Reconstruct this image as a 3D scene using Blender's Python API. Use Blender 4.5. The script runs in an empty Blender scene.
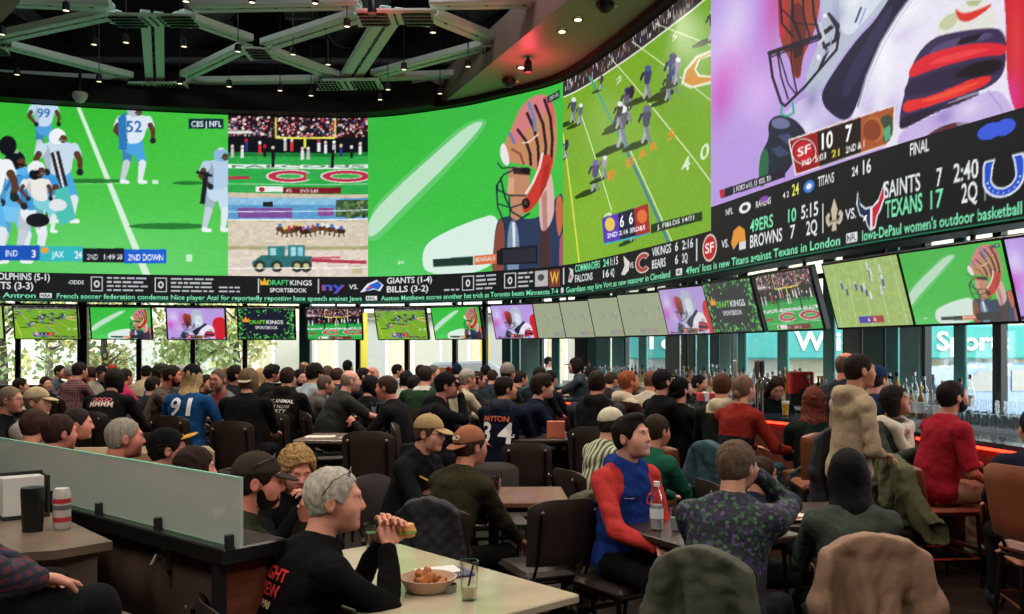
import bpy, math, random
import numpy as np
from mathutils import Vector, Matrix
R = math.radians
random.seed(7)
scene = bpy.context.scene
COL = scene.collection
F_PX, CX, HY, EYE = 900.0, 512.0, 350.0, 1.70      # focal length in pixels, principal column, horizon row, eye height

def at(px, py, d):
    """world point seen at photo pixel (px, py) at distance d along +Y"""
    return Vector(((px - CX) / F_PX * d, d, EYE + (HY - py) / F_PX * d))

def srgb(h):
    if isinstance(h, str):
        h = h.lstrip('#'); h = tuple(int(h[i:i + 2], 16) / 255 for i in (0, 2, 4))
    return tuple((c / 12.92 if c <= 0.04045 else ((c + 0.055) / 1.055) ** 2.4) for c in h)

# ------------------------------------------------------------------ materials
MATS = {}
def mat(name, col, rough=0.6, metal=0.0, spec=0.5, bump=0.0, bscale=30.0, var=0.0, vscale=6.0, alpha=None,
        trans=0.0, emit=None, estr=1.0, coat=0.0, aniso=None):
    if name in MATS: return MATS[name]
    m = bpy.data.materials.new(name); m.use_nodes = True
    nt = m.node_tree; b = nt.nodes['Principled BSDF']
    c = (*srgb(col), 1)
    b.inputs['Base Color'].default_value = c
    b.inputs['Roughness'].default_value = rough
    b.inputs['Metallic'].default_value = metal
    b.inputs['Specular IOR Level'].default_value = spec
    b.inputs['Coat Weight'].default_value = coat
    if trans: b.inputs['Transmission Weight'].default_value = trans
    if alpha is not None: b.inputs['Alpha'].default_value = alpha
    if emit is not None:
        b.inputs['Emission Color'].default_value = (*srgb(emit), 1); b.inputs['Emission Strength'].default_value = estr
    if var or bump:
        tc = nt.nodes.new('ShaderNodeTexCoord')
        mp = nt.nodes.new('ShaderNodeMapping'); nt.links.new(tc.outputs['Object'], mp.inputs[0])
        if aniso: mp.inputs['Scale'].default_value = aniso
    if var:
        n = nt.nodes.new('ShaderNodeTexNoise'); n.inputs['Scale'].default_value = vscale; n.inputs['Detail'].default_value = 5
        nt.links.new(mp.outputs[0], n.inputs['Vector'])
        mr = nt.nodes.new('ShaderNodeMapRange'); mr.inputs[1].default_value = .3; mr.inputs[2].default_value = .7
        mr.inputs[3].default_value = 1 - var; mr.inputs[4].default_value = 1 + var
        nt.links.new(n.outputs['Fac'], mr.inputs[0])
        mx = nt.nodes.new('ShaderNodeMix'); mx.data_type = 'RGBA'; mx.blend_type = 'MULTIPLY'; mx.inputs['Factor'].default_value = 1
        mx.inputs[6].default_value = c
        nt.links.new(mr.outputs[0], mx.inputs[7]); nt.links.new(mx.outputs[2], b.inputs['Base Color'])
    if bump:
        n2 = nt.nodes.new('ShaderNodeTexNoise'); n2.inputs['Scale'].default_value = bscale; n2.inputs['Detail'].default_value = 4
        nt.links.new(mp.outputs[0], n2.inputs['Vector'])
        bp = nt.nodes.new('ShaderNodeBump'); bp.inputs['Strength'].default_value = bump; bp.inputs['Distance'].default_value = .01
        nt.links.new(n2.outputs['Fac'], bp.inputs['Height']); nt.links.new(bp.outputs[0], b.inputs['Normal'])
    MATS[name] = m
    return m

def ramp_mat(name, cols, scale=20.0, kind='noise', rough=.85, vec=(1, 1, 1), bump=.3, detail=3, const=True):
    """a cloth pattern of several colours picked by a procedural texture"""
    if name in MATS: return MATS[name]
    m = bpy.data.materials.new(name); m.use_nodes = True
    nt = m.node_tree; b = nt.nodes['Principled BSDF']; b.inputs['Roughness'].default_value = rough
    tc = nt.nodes.new('ShaderNodeTexCoord'); mp = nt.nodes.new('ShaderNodeMapping'); mp.inputs['Scale'].default_value = vec
    nt.links.new(tc.outputs['Object'], mp.inputs[0])
    if kind == 'noise':
        t = nt.nodes.new('ShaderNodeTexNoise'); t.inputs['Scale'].default_value = scale; t.inputs['Detail'].default_value = detail; o = t.outputs['Fac']; lo, hi = .32, .68
    elif kind == 'voronoi':
        t = nt.nodes.new('ShaderNodeTexVoronoi'); t.inputs['Scale'].default_value = scale
        s = nt.nodes.new('ShaderNodeSeparateColor'); nt.links.new(t.outputs['Color'], s.inputs[0]); o = s.outputs[0]; lo, hi = 0, 1
    else:
        t = nt.nodes.new('ShaderNodeTexWave'); t.inputs['Scale'].default_value = scale; t.bands_direction = kind[-1].upper(); t.inputs['Distortion'].default_value = .3; o = t.outputs['Fac']; lo, hi = 0, 1
    nt.links.new(mp.outputs[0], t.inputs['Vector'])
    cr = nt.nodes.new('ShaderNodeValToRGB'); el = cr.color_ramp.elements
    cr.color_ramp.interpolation = 'CONSTANT' if const else 'LINEAR'
    n = len(cols)
    for i, c in enumerate(cols):
        p = lo + (hi - lo) * i / n if const else lo + (hi - lo) * i / max(1, n - 1)
        e = el[i] if i < 2 else el.new(min(1, p)); e.position = min(1, p) if i else 0; e.color = (*srgb(c), 1)
    nt.links.new(o, cr.inputs[0]); nt.links.new(cr.outputs[0], b.inputs['Base Color'])
    MATS[name] = m
    return m

def plaid_mat(name, c0, c1, c2, scale=14.0):
    if name in MATS: return MATS[name]
    m = bpy.data.materials.new(name); m.use_nodes = True
    nt = m.node_tree; b = nt.nodes['Principled BSDF']; b.inputs['Roughness'].default_value = .9
    tc = nt.nodes.new('ShaderNodeTexCoord')
    def wave(d, thr):
        w = nt.nodes.new('ShaderNodeTexWave'); w.bands_direction = d; w.inputs['Scale'].default_value = scale
        nt.links.new(tc.outputs['Object'], w.inputs['Vector'])
        g = nt.nodes.new('ShaderNodeMath'); g.operation = 'GREATER_THAN'; g.inputs[1].default_value = thr
        nt.links.new(w.outputs['Fac'], g.inputs[0]); return g.outputs[0]
    mx = nt.nodes.new('ShaderNodeMix'); mx.data_type = 'RGBA'; mx.inputs[6].default_value = (*srgb(c0), 1); mx.inputs[7].default_value = (*srgb(c1), 1)
    nt.links.new(wave('X', .55), mx.inputs['Factor'])
    m2 = nt.nodes.new('ShaderNodeMix'); m2.data_type = 'RGBA'; m2.inputs[7].default_value = (*srgb(c2), 1)
    nt.links.new(mx.outputs[2], m2.inputs[6]); nt.links.new(wave('Z', .6), m2.inputs['Factor'])
    nt.links.new(m2.outputs[2], b.inputs['Base Color'])
    MATS[name] = m
    return m

def cloth(col, rough=.9):
    return mat('cloth_' + col.strip('#'), '#' + ''.join('%02x' % int(int(col.strip('#')[i:i + 2], 16) * .88) for i in (0, 2, 4)), rough=.95, spec=.08, bump=.5, bscale=60, var=.14, vscale=9)

# ------------------------------------------------------------------ objects
def tag(o, label=None, cat=None, group=None, kind=None):
    if label: o['label'] = label
    if cat: o['category'] = cat
    if group: o['group'] = group
    if kind: o['kind'] = kind
    return o

def empty(name, loc=(0, 0, 0), rz=0.0):
    o = bpy.data.objects.new(name, None); COL.objects.link(o); o.location = loc; o.rotation_euler = (0, 0, rz)
    o.empty_display_size = .1
    return o

class MB:
    """collects polygons with material slots"""
    def __init__(s): s.v = []; s.f = []; s.m = []; s.mats = []
    def slot(s, m):
        if m not in s.mats: s.mats.append(m)
        return s.mats.index(m)
    def add(s, vs, fs, m=None, M=None):
        n = len(s.v); k = s.slot(m) if m is not None else 0
        if M is not None: vs = [M @ Vector(v) for v in vs]
        s.v += [tuple(v) for v in vs]; s.f += [tuple(i + n for i in f) for f in fs]; s.m += [k] * len(fs)
        return s
    def box(s, c, d, m=None, M=None, bev=0.0, rz=0.0):
        x, y, z = d[0] / 2, d[1] / 2, d[2] / 2
        if bev:
            b = min(bev, x * .9, y * .9, z * .9)
            vs = []; 
            for sx in (-1, 1):
                for sy in (-1, 1):
                    for sz in (-1, 1):
                        vs += [(sx * x, sy * (y - b), sz * (z - b)), (sx * (x - b), sy * y, sz * (z - b)), (sx * (x - b), sy * (y - b), sz * z)]
            def i(sx, sy, sz, k): return ((sx > 0) * 4 + (sy > 0) * 2 + (sz > 0)) * 3 + k
            fs = []
            for a in (-1, 1):
                fs.append([i(a, -1, -1, 0), i(a, 1, -1, 0), i(a, 1, 1, 0), i(a, -1, 1, 0)][::a])
                fs.append([i(-1, a, -1, 1), i(-1, a, 1, 1), i(1, a, 1, 1), i(1, a, -1, 1)][::a])
                fs.append([i(-1, -1, a, 2), i(1, -1, a, 2), i(1, 1, a, 2), i(-1, 1, a, 2)][::a])
            for p in (-1, 1):
                for q in (-1, 1):
                    fs.append([i(p, q, -1, 0), i(p, q, -1, 1), i(p, q, 1, 1), i(p, q, 1, 0)][::p * q])
                    fs.append([i(p, -1, q, 2), i(p, 1, q, 2), i(p, 1, q, 0), i(p, -1, q, 0)][::p * q])
                    fs.append([i(-1, p, q, 1), i(1, p, q, 1), i(1, p, q, 2), i(-1, p, q, 2)][::p * q])
                    for r in (-1, 1):
                        fs.append([i(p, q, r, 0), i(p, q, r, 1), i(p, q, r, 2)][::p * q * r])
        else:
            vs = [(-x, -y, -z), (x, -y, -z), (x, y, -z), (-x, y, -z), (-x, -y, z), (x, -y, z), (x, y, z), (-x, y, z)]
            fs = [(0, 3, 2, 1), (4, 5, 6, 7), (0, 1, 5, 4), (1, 2, 6, 5), (2, 3, 7, 6), (3, 0, 4, 7)]
        T = Matrix.Translation(c) @ Matrix.Rotation(rz, 4, 'Z')
        return s.add(vs, fs, m, (M @ T) if M is not None else T)
    def tube(s, pts, r, m=None, n=8, M=None, cap=True):
        pts = [Vector(p) for p in pts]; rs = r if isinstance(r, (list, tuple)) else [r] * len(pts)
        vs = []; fs = []; up = None
        for k, p in enumerate(pts):
            t = ((pts[min(k + 1, len(pts) - 1)] - pts[max(k - 1, 0)])).normalized()
            if up is None: up = Vector((0, 0, 1)) if abs(t.z) < .9 else Vector((1, 0, 0))
            a = t.cross(up).normalized(); up = a.cross(t).normalized()
            for j in range(n):
                w = 2 * math.pi * j / n
                vs.append(p + (a * math.cos(w) + up * math.sin(w)) * rs[k])
        for k in range(len(pts) - 1):
            for j in range(n):
                fs.append((k * n + j, k * n + (j + 1) % n, (k + 1) * n + (j + 1) % n, (k + 1) * n + j))
        if cap:
            fs.append(tuple(range(n))[::-1]); fs.append(tuple((len(pts) - 1) * n + j for j in range(n)))
        return s.add(vs, fs, m, M)
    def lathe(s, prof, m=None, n=16, M=None, c=(0, 0, 0)):
        """profile of (radius, z)"""
        vs = [(c[0] + r * math.cos(2 * math.pi * j / n), c[1] + r * math.sin(2 * math.pi * j / n), c[2] + z) for r, z in prof for j in range(n)]
        fs = [(k * n + j, k * n + (j + 1) % n, (k + 1) * n + (j + 1) % n, (k + 1) * n + j) for k in range(len(prof) - 1) for j in range(n)]
        if prof[0][0] > 1e-4: fs.append(tuple(range(n))[::-1])
        if prof[-1][0] > 1e-4: fs.append(tuple((len(prof) - 1) * n + j for j in range(n)))
        return s.add(vs, fs, m, M)
    def prism(s, poly, z0, z1, m=None, M=None):
        n = len(poly); vs = [(x, y, z0) for x, y in poly] + [(x, y, z1) for x, y in poly]
        fs = [tuple(range(n))[::-1], tuple(range(n, 2 * n))] + [(i, (i + 1) % n, n + (i + 1) % n, n + i) for i in range(n)]
        return s.add(vs, fs, m, M)
    def build(s, name, m=None, parent=None, smooth=False):
        me = bpy.data.meshes.new(name); me.from_pydata(s.v, [], s.f); me.update()
        for q in (s.mats or ([m] if m else [])): me.materials.append(q)
        if s.mats and any(s.m): me.polygons.foreach_set('material_index', s.m)
        if smooth:
            me.polygons.foreach_set('use_smooth', [True] * len(me.polygons))
            try: me.set_sharp_from_angle(angle=R(40))
            except Exception: pass
        o = bpy.data.objects.new(name, me); COL.objects.link(o)
        if parent is not None: o.parent = parent
        return o

def struct(o, name=None):
    o['kind'] = 'structure'; return o

def tree_of(root):
    out = []
    def rec(o):
        for ch in KIDS.get(o, []): out.append((ch, o)); rec(ch)
    rec(root); return out
def copy_tree(o, parent=None):
    c = o.copy(); COL.objects.link(c); c.parent = parent
    for ch in list(o.children): copy_tree(ch, c)
    return c

# ------------------------------------------------------------------ implicit surfaces
class Field:
    """signed distance field on an uneven grid; polygonised with surface nets"""
    def __init__(s, lo, hi, h, fine=()):
        """fine: list of (centre, halfsize, spacing)"""
        s.ax = []
        for a in range(3):
            xs = [lo[a]]
            while xs[-1] < hi[a]:
                x = xs[-1]; st = h
                for c, r, hf in fine:
                    if abs(x - c[a]) < r: st = min(st, hf)
                xs.append(x + st)
            s.ax.append(np.array(xs, dtype=np.float32))
        s.F = np.full([len(a) for a in s.ax], 1.0, dtype=np.float32)
    def win(s, lo, hi):
        sl = []
        for a in range(3):
            i0 = max(0, int(np.searchsorted(s.ax[a], lo[a])) - 1); i1 = min(len(s.ax[a]), int(np.searchsorted(s.ax[a], hi[a])) + 1)
            if i1 <= i0: return None
            sl.append(slice(i0, i1))
        X = s.ax[0][sl[0]][:, None, None]; Y = s.ax[1][sl[1]][None, :, None]; Z = s.ax[2][sl[2]][None, None, :]
        return tuple(sl), X, Y, Z
    def put(s, w, d, k, op):
        sl = w[0]; F = s.F[sl]
        if op == 'add':
            if k > 0:
                hh = np.maximum(k - np.abs(F - d), 0) / k
                s.F[sl] = np.minimum(F, d) - hh * hh * k * .25
            else: s.F[sl] = np.minimum(F, d)
        else:
            d = -d
            if k > 0:
                hh = np.maximum(k - np.abs(F - d), 0) / k
                s.F[sl] = np.maximum(F, d) + hh * hh * k * .25
            else: s.F[sl] = np.maximum(F, d)
    def cap(s, a, b, ra, rb, k=.03, op='add', flat=None):
        a = np.array(a, float); b = np.array(b, float); e = max(ra, rb) + k + .03
        w = s.win(np.minimum(a, b) - e, np.maximum(a, b) + e)
        if w is None: return
        _, X, Y, Z = w; d = b - a; L = max(1e-9, float(d @ d))
        t = np.clip(((X - a[0]) * d[0] + (Y - a[1]) * d[1] + (Z - a[2]) * d[2]) / L, 0, 1)
        q = np.sqrt((X - a[0] - t * d[0]) ** 2 + (Y - a[1] - t * d[1]) ** 2 + (Z - a[2] - t * d[2]) ** 2) - (ra + (rb - ra) * t)
        s.put(w, q.astype(np.float32), k, op)
    def ell(s, c, r, M=None, k=.03, op='add'):
        """ellipsoid with radii r; M = 3x3 rotation (columns are its axes)"""
        c = np.array(c, float); e = max(r) + k + .03
        w = s.win(c - e, c + e)
        if w is None: return
        _, X, Y, Z = w; X, Y, Z = X - c[0], Y - c[1], Z - c[2]
        if M is not None:
            m = np.array(M); x = X * m[0, 0] + Y * m[1, 0] + Z * m[2, 0]; y = X * m[0, 1] + Y * m[1, 1] + Z * m[2, 1]; z = X * m[0, 2] + Y * m[1, 2] + Z * m[2, 2]
        else: x, y, z = X, Y, Z
        q = np.sqrt((x / r[0]) ** 2 + (y / r[1]) ** 2 + (z / r[2]) ** 2)
        g = np.sqrt((x / r[0] ** 2) ** 2 + (y / r[1] ** 2) ** 2 + (z / r[2] ** 2) ** 2) + 1e-6
        s.put(w, (q * (q - 1) / g).astype(np.float32), k, op)
    def fn(s, lo, hi, f, k=0.0, op='add'):
        w = s.win(lo, hi)
        if w is None: return
        s.put(w, np.broadcast_to(f(w[1], w[2], w[3]), s.F[w[0]].shape).astype(np.float32), k, op)
    def wrinkle(s, amp, freq, seed=0, zlim=None):
        rs = np.random.RandomState(seed); X = s.ax[0][:, None, None]; Y = s.ax[1][None, :, None]; Z = s.ax[2][None, None, :]
        near = np.abs(s.F) < .05
        acc = 0
        for q in range(4):
            v = rs.uniform(-1, 1, 3) * freq; ph = rs.uniform(0, 6.28); v2 = rs.uniform(-1, 1, 3) * freq * .4
            acc = acc + np.sin(X * v[0] + Y * v[1] + Z * (v[2] * .8 + freq * .5) + ph + 1.6 * np.sin(X * v2[0] + Y * v2[1] + Z * v2[2]))
        acc = acc / 4
        acc = 1 - 2 * np.abs(acc)
        s.F += np.where(near, amp * acc, 0).astype(np.float32)
    def mesh(s):
        F = s.F; ins = F < 0
        nx, ny, nz = F.shape
        c = np.zeros((nx - 1, ny - 1, nz - 1), dtype=np.uint8)
        for i in (0, 1):
            for j in (0, 1):
                for k in (0, 1): c += ins[i:nx - 1 + i, j:ny - 1 + j, k:nz - 1 + k]
        act = (c > 0) & (c < 8); I = np.argwhere(act)
        if len(I) == 0: return np.zeros((0, 3)), np.zeros((0, 4), int)
        idx = -np.ones(act.shape, dtype=np.int64); idx[act] = np.arange(len(I))
        P = np.zeros((len(I), 3)); N = np.zeros(len(I))
        cor = [(0, 0, 0), (1, 0, 0), (0, 1, 0), (1, 1, 0), (0, 0, 1), (1, 0, 1), (0, 1, 1), (1, 1, 1)]
        V = [F[I[:, 0] + a, I[:, 1] + b, I[:, 2] + d] for a, b, d in cor]
        for p in range(8):
            for ax in range(3):
                if cor[p][ax] == 0:
                    q = p + (1 << ax); m = (V[p] < 0) != (V[q] < 0)
                    t = np.where(m, V[p] / np.where(m, V[p] - V[q], 1), 0)
                    pos = np.array(cor[p], float)[None, :] + np.eye(3)[ax][None, :] * t[:, None]
                    P += np.where(m[:, None], pos, 0); N += m
        P = P / N[:, None] + I
        out = np.stack([np.interp(P[:, a], np.arange(len(s.ax[a])), s.ax[a]) for a in range(3)], 1)
        Q = []
        for ax in range(3):
            u, v = (ax + 1) % 3, (ax + 2) % 3
            A = np.moveaxis(ins, (ax, u, v), (0, 1, 2)); J = np.moveaxis(idx, (ax, u, v), (0, 1, 2))
            ch = A[:-1, 1:-1, 1:-1] != A[1:, 1:-1, 1:-1]; e = np.argwhere(ch)
            if len(e) == 0: continue
            i, j, k = e[:, 0], e[:, 1] + 1, e[:, 2] + 1
            q = np.stack([J[i, j - 1, k - 1], J[i, j, k - 1], J[i, j, k], J[i, j - 1, k]], 1)
            fl = A[i, j, k]; q[~fl] = q[~fl][:, ::-1]
            Q.append(q)
        return out, np.concatenate(Q) if Q else np.zeros((0, 4), int)

def np_mesh(name, V, Q, mats, parent=None, smooth=True, midx=None, colors=None):
    me = bpy.data.meshes.new(name)
    me.vertices.add(len(V)); me.vertices.foreach_set('co', np.asarray(V, dtype=np.float32).ravel())
    k = Q.shape[1]
    me.loops.add(Q.size); me.loops.foreach_set('vertex_index', Q.astype(np.int32).ravel())
    me.polygons.add(len(Q)); me.polygons.foreach_set('loop_start', np.arange(0, Q.size, k, dtype=np.int32))
    try: me.polygons.foreach_set('loop_total', np.full(len(Q), k, dtype=np.int32))
    except Exception: pass
    for m in (mats if isinstance(mats, (list, tuple)) else [mats]): me.materials.append(m)
    if midx is not None: me.polygons.foreach_set('material_index', midx.astype(np.int32))
    me.update(calc_edges=True); me.validate()
    if smooth: me.polygons.foreach_set('use_smooth', np.ones(len(me.polygons), dtype=bool))
    if colors is not None:
        a = me.color_attributes.new('picture', 'FLOAT_COLOR', 'POINT')
        c4 = np.ones((len(V), 4), dtype=np.float32); c4[:, :3] = colors; a.data.foreach_set('color', c4.ravel())
    o = bpy.data.objects.new(name, me); COL.objects.link(o)
    if parent is not None: o.parent = parent
    return o
# ================================================================== the curved video wall
CURVE = [(-13.2, 15.6), (-11.4, 16.4), (-9.66, 17.0), (-7.4, 17.6), (-5.1, 18.0), (-2.93, 18.15), (-1.2, 17.45), (-.22, 16.75), (.89, 15.7), (1.65, 13.9), (2.24, 12.0), (2.48, 11.1),
         (3.19, 8.2), (3.73, 6.55), (4.55, 4.3), (5.2, 2.6)]
def _spline(P, n=14):
    P = [Vector(p) for p in P]; out = []
    for i in range(len(P) - 1):
        p0, p1, p2, p3 = P[max(0, i - 1)], P[i], P[i + 1], P[min(len(P) - 1, i + 2)]
        for k in range(n):
            t = k / n
            out.append(.5 * ((2 * p1) + (p2 - p0) * t + (2 * p0 - 5 * p1 + 4 * p2 - p3) * t * t + (3 * p1 - p0 - 3 * p2 + p3) * t ** 3))
    out.append(P[-1]); return out
class Path:
    def __init__(s, pts, smooth=True):
        s.p = _spline(pts) if smooth else [Vector(p) for p in pts]
        s.L = [0.0]
        for a, b in zip(s.p, s.p[1:]): s.L.append(s.L[-1] + (b - a).length)
        s.P = np.array([tuple(q) for q in s.p]); s.LA = np.array(s.L)
    def pos(s, t): return Vector((float(np.interp(t, s.LA, s.P[:, 0])), float(np.interp(t, s.LA, s.P[:, 1]))))
    def dir(s, t): return (s.pos(t + .12) - s.pos(t - .12)).normalized()
    def nrm(s, t):                                   # towards the room
        d = s.dir(t); return Vector((d.y, -d.x))
    def arr(s, t): return np.interp(t, s.LA, s.P[:, 0]), np.interp(t, s.LA, s.P[:, 1])
    def hit(s, px):                                  # arc length where the line of sight through column px crosses
        q = (px - CX) / F_PX; g = s.P[:, 0] - q * s.P[:, 1]
        for i in range(len(g) - 1):
            if g[i] <= 0 < g[i + 1] or g[i + 1] <= 0 < g[i]:
                return s.L[i] + (s.L[i + 1] - s.L[i]) * abs(g[i]) / (abs(g[i]) + abs(g[i + 1]))
        return s.L[-1] if g[-1] < 0 else 0
    def offset(s, o):                                # new path moved outwards by o
        return Path([tuple(s.pos(t) - s.nrm(t) * o) for t in s.L[::4]], smooth=False)
LED = Path(CURVE)
Z_T0, Z_T1, Z_T2, Z_TOP = 2.66, 3.18, 3.47, 6.38

GLY = {}
def glyphs(txt):
    """triangles of a string of letters, scaled to 0..1 in width, 1 = capital height"""
    if txt in GLY: return GLY[txt]
    cu = bpy.data.curves.new('lettering', 'FONT'); cu.body = txt; cu.resolution_u = 3; cu.offset = .018
    o = bpy.data.objects.new('lettering', cu)
    me = o.to_mesh(); me.calc_loop_triangles()
    v = np.array([p.co[:2] for p in me.vertices]).reshape(-1, 2); t = np.array([q.vertices[:] for q in me.loop_triangles]).reshape(-1, 3)
    o.to_mesh_clear(); bpy.data.objects.remove(o); bpy.data.curves.remove(cu)
    x0, x1 = v[:, 0].min(), v[:, 0].max(); v = np.stack([(v[:, 0] - x0) / (x1 - x0), v[:, 1] / .69], 1)
    GLY[txt] = (v, t, (x1 - x0) / .69); return GLY[txt]

class Feed:
    """what one screen shows: shapes in the screen's own coordinates (0..1, 0..1)"""
    def __init__(s, bg, t0=0, t1=1, z0=0, z1=1):
        s.bg = bg; s.ops = []; s.box = (t0, t1, z0, z1)
    def uv(s, px, py):
        t = LED.hit(px); d = LED.pos(t).y; z = EYE + (HY - py) / F_PX * d
        t0, t1, z0, z1 = s.box; return ((t - t0) / (t1 - t0), (z - z0) / (z1 - z0))
    def col(s, c):
        if isinstance(c, str): c = c.lstrip('#'); c = [int(c[i:i + 2], 16) / 255 for i in (0, 2, 4)]
        return np.array(c, dtype=np.float32)
    def poly(s, pts, c, a=1.0, soft=0, raw=False):
        s.ops.append(('p', np.array([p if raw else s.uv(*p) for p in pts]), s.col(c), a, soft)); return s
    def org(s, pts, c, a=1.0):
        P = [tuple(p) for p in pts]
        if len(P) > 4:
            for _ in range(2):
                Q = []
                for i in range(len(P)):
                    p, q = P[i], P[(i + 1) % len(P)]; Q += [(p[0] * .75 + q[0] * .25, p[1] * .75 + q[1] * .25), (p[0] * .25 + q[0] * .75, p[1] * .25 + q[1] * .75)]
                P = Q
        return s.poly(P, c, a)
    def limb(s, pts, ws, c, a=1.0):
        for i in range(len(pts) - 1): s.line(pts[i], pts[i + 1], ws[i], c, a, w2=ws[i + 1])
        for p, w in zip(pts, ws): s.ell(p[0], p[1], w / 2, w / 2, c, a)
        return s
    def line(s, a, b, w, c, al=1.0, w2=None):
        w2 = w if w2 is None else w2; dx, dy = b[0] - a[0], b[1] - a[1]; L = math.hypot(dx, dy) or 1; nx, ny = -dy / L / 2, dx / L / 2
        return s.poly([(a[0] + nx * w, a[1] + ny * w), (b[0] + nx * w2, b[1] + ny * w2), (b[0] - nx * w2, b[1] - ny * w2), (a[0] - nx * w, a[1] - ny * w)], c, al)
    def path(s, pts, w, c):
        for p, q in zip(pts, pts[1:]): s.line(p, q, w, c)
        return s
    def ell(s, cx, cy, rx, ry, c, a=1.0, rot=0, soft=0):
        cs, sn = math.cos(R(rot)), math.sin(R(rot))
        return s.poly([(cx + rx * math.cos(t) * cs - ry * math.sin(t) * sn, cy + rx * math.cos(t) * sn + ry * math.sin(t) * cs) for t in [i * math.pi / 9 for i in range(18)]], c, a, soft)
    def glow(s, cx, cy, rx, ry, c, a=1.0, raw=False):
        if raw: u, v, ru, rv = cx, cy, rx, ry
        else:
            (u, v), (u2, _), (_, v2) = s.uv(cx, cy), s.uv(cx + rx, cy), s.uv(cx, cy + ry); ru, rv = abs(u2 - u), abs(v2 - v)
        s.ops.append(('g', (u, v, ru, rv), s.col(c), a)); return s
    def rect(s, x0, y0, x1, y1, c, a=1.0, sl=0.0):
        k = sl * (x1 - x0); return s.poly([(x0, y0), (x1, y0 + k), (x1, y1 + k), (x0, y1)], c, a)
    def text(s, t, a, b, h, c, h2=None, raw=False, al=1.0):
        """baseline from a to b; letter height h at a and h2 at b (pixels, or 0..1 when raw)"""
        v, tr, _ = glyphs(t); h2 = h if h2 is None else h2; sg = 1 if raw else -1
        x = a[0] + (b[0] - a[0]) * v[:, 0]; y = a[1] + (b[1] - a[1]) * v[:, 0] + sg * v[:, 1] * (h + (h2 - h) * v[:, 0])
        P = np.stack([x, y], 1)
        if not raw: P = np.array([s.uv(*p) for p in P])
        s.ops.append(('t', P[tr], s.col(c), al)); return s
    def tm(s, t, p0, p1, z, h, c):
        """text from column p0 to column p1 with its baseline at height z, h metres tall"""
        t0, t1, z0, z1 = s.box; u0 = (LED.hit(p0) - t0) / (t1 - t0); u1 = (LED.hit(p1) - t0) / (t1 - t0)
        return s.text(t, (u0, (z - z0) / (z1 - z0)), (u1, (z - z0) / (z1 - z0)), h / (z1 - z0), c, raw=True)
    def rm(s, p0, p1, za, zb, c, a=1.0):
        t0, t1, z0, z1 = s.box; u0 = (LED.hit(p0) - t0) / (t1 - t0); u1 = (LED.hit(p1) - t0) / (t1 - t0); va, vb = (za - z0) / (z1 - z0), (zb - z0) / (z1 - z0)
        return s.poly([(u0, va), (u1, va), (u1, vb), (u0, vb)], c, a, raw=True)
    def em(s, p, z, rt, rz, c, k0=0, k1=360, ring=0, rot=0):
        """an ellipse, or a ring sector, round column p and height z, radii in metres"""
        t0, t1, z0, z1 = s.box; t = LED.hit(p); A = [R(k0 + (k1 - k0) * i / 20) for i in range(21)]
        P = [(t + rt * math.cos(q), z + rz * math.sin(q)) for q in A]
        if ring: P += [(t + rt * ring * math.cos(q), z + rz * ring * math.sin(q)) for q in A[::-1]]
        return s.poly([((x - t0) / (t1 - t0), (y - z0) / (z1 - z0)) for x, y in P], c, raw=True)
    def pm(s, p, z, pts, c):
        t0, t1, z0, z1 = s.box; t = LED.hit(p)
        return s.poly([((t + x - t0) / (t1 - t0), (z + y - z0) / (z1 - z0)) for x, y in pts], c, raw=True)
    def speck(s, x0, y0, x1, y1, n, r, cols, seed=1, ry=None):
        rs = random.Random(seed)
        for _ in range(n):
            x, y = rs.uniform(x0, x1), rs.uniform(y0, y1); q = r * rs.uniform(.5, 1.2)
            s.rect(x, y, x + q, y + (ry or q), rs.choice(cols))
        return s
    def grain(s, amp, seed=0): s.ops.append(('n', amp, seed)); return s
    def raster(s, W, H):
        W2, H2 = W * 2, H * 2
        C = np.empty((H2, W2, 3), dtype=np.float32); C[:] = s.col(s.bg)
        X = (np.arange(W2) + .5) / W2; Y = (np.arange(H2) + .5) / H2
        def fill(P, c, a):
            x0, x1 = np.searchsorted(X, P[:, 0].min()), np.searchsorted(X, P[:, 0].max()); y0, y1 = np.searchsorted(Y, P[:, 1].min()), np.searchsorted(Y, P[:, 1].max())
            if x1 <= x0 or y1 <= y0: return
            gx, gy = X[x0:x1][None, :], Y[y0:y1][:, None]; m = np.zeros((y1 - y0, x1 - x0), bool)
            for i in range(len(P)):
                (ax, ay), (bx, by) = P[i], P[i - 1]
                if ay == by: continue
                m ^= ((ay > gy) != (by > gy)) & (gx < (bx - ax) * (gy - ay) / (by - ay) + ax)
            v = C[y0:y1, x0:x1]; v[m] = v[m] * (1 - a) + c * a
        for o in s.ops:
            if o[0] == 'p': fill(o[1], o[2], o[3])
            elif o[0] == 't':
                for T in o[1]: fill(T, o[2], o[3])
            elif o[0] == 'g':
                u, v, ru, rv = o[1]; g = np.exp(-((X[None, :] - u) / ru) ** 2 - ((Y[:, None] - v) / rv) ** 2) * o[3]
                C[:] = C * (1 - g[..., None]) + o[2] * g[..., None]
            elif o[0] == 'n':
                rs = np.random.RandomState(o[2]); n = rs.uniform(-1, 1, (H2 // 6 + 2, W2 // 10 + 2)); n = np.repeat(np.repeat(n, 6, 0), 10, 1)[:H2, :W2]
                C *= (1 + o[1] * n[..., None])
        C = C.reshape(H, 2, W, 2, 3).mean((1, 3)); C = np.clip(C, 0, 1)
        return np.where(C <= .04045, C / 12.92, ((C + .055) / 1.055) ** 2.4)

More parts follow.
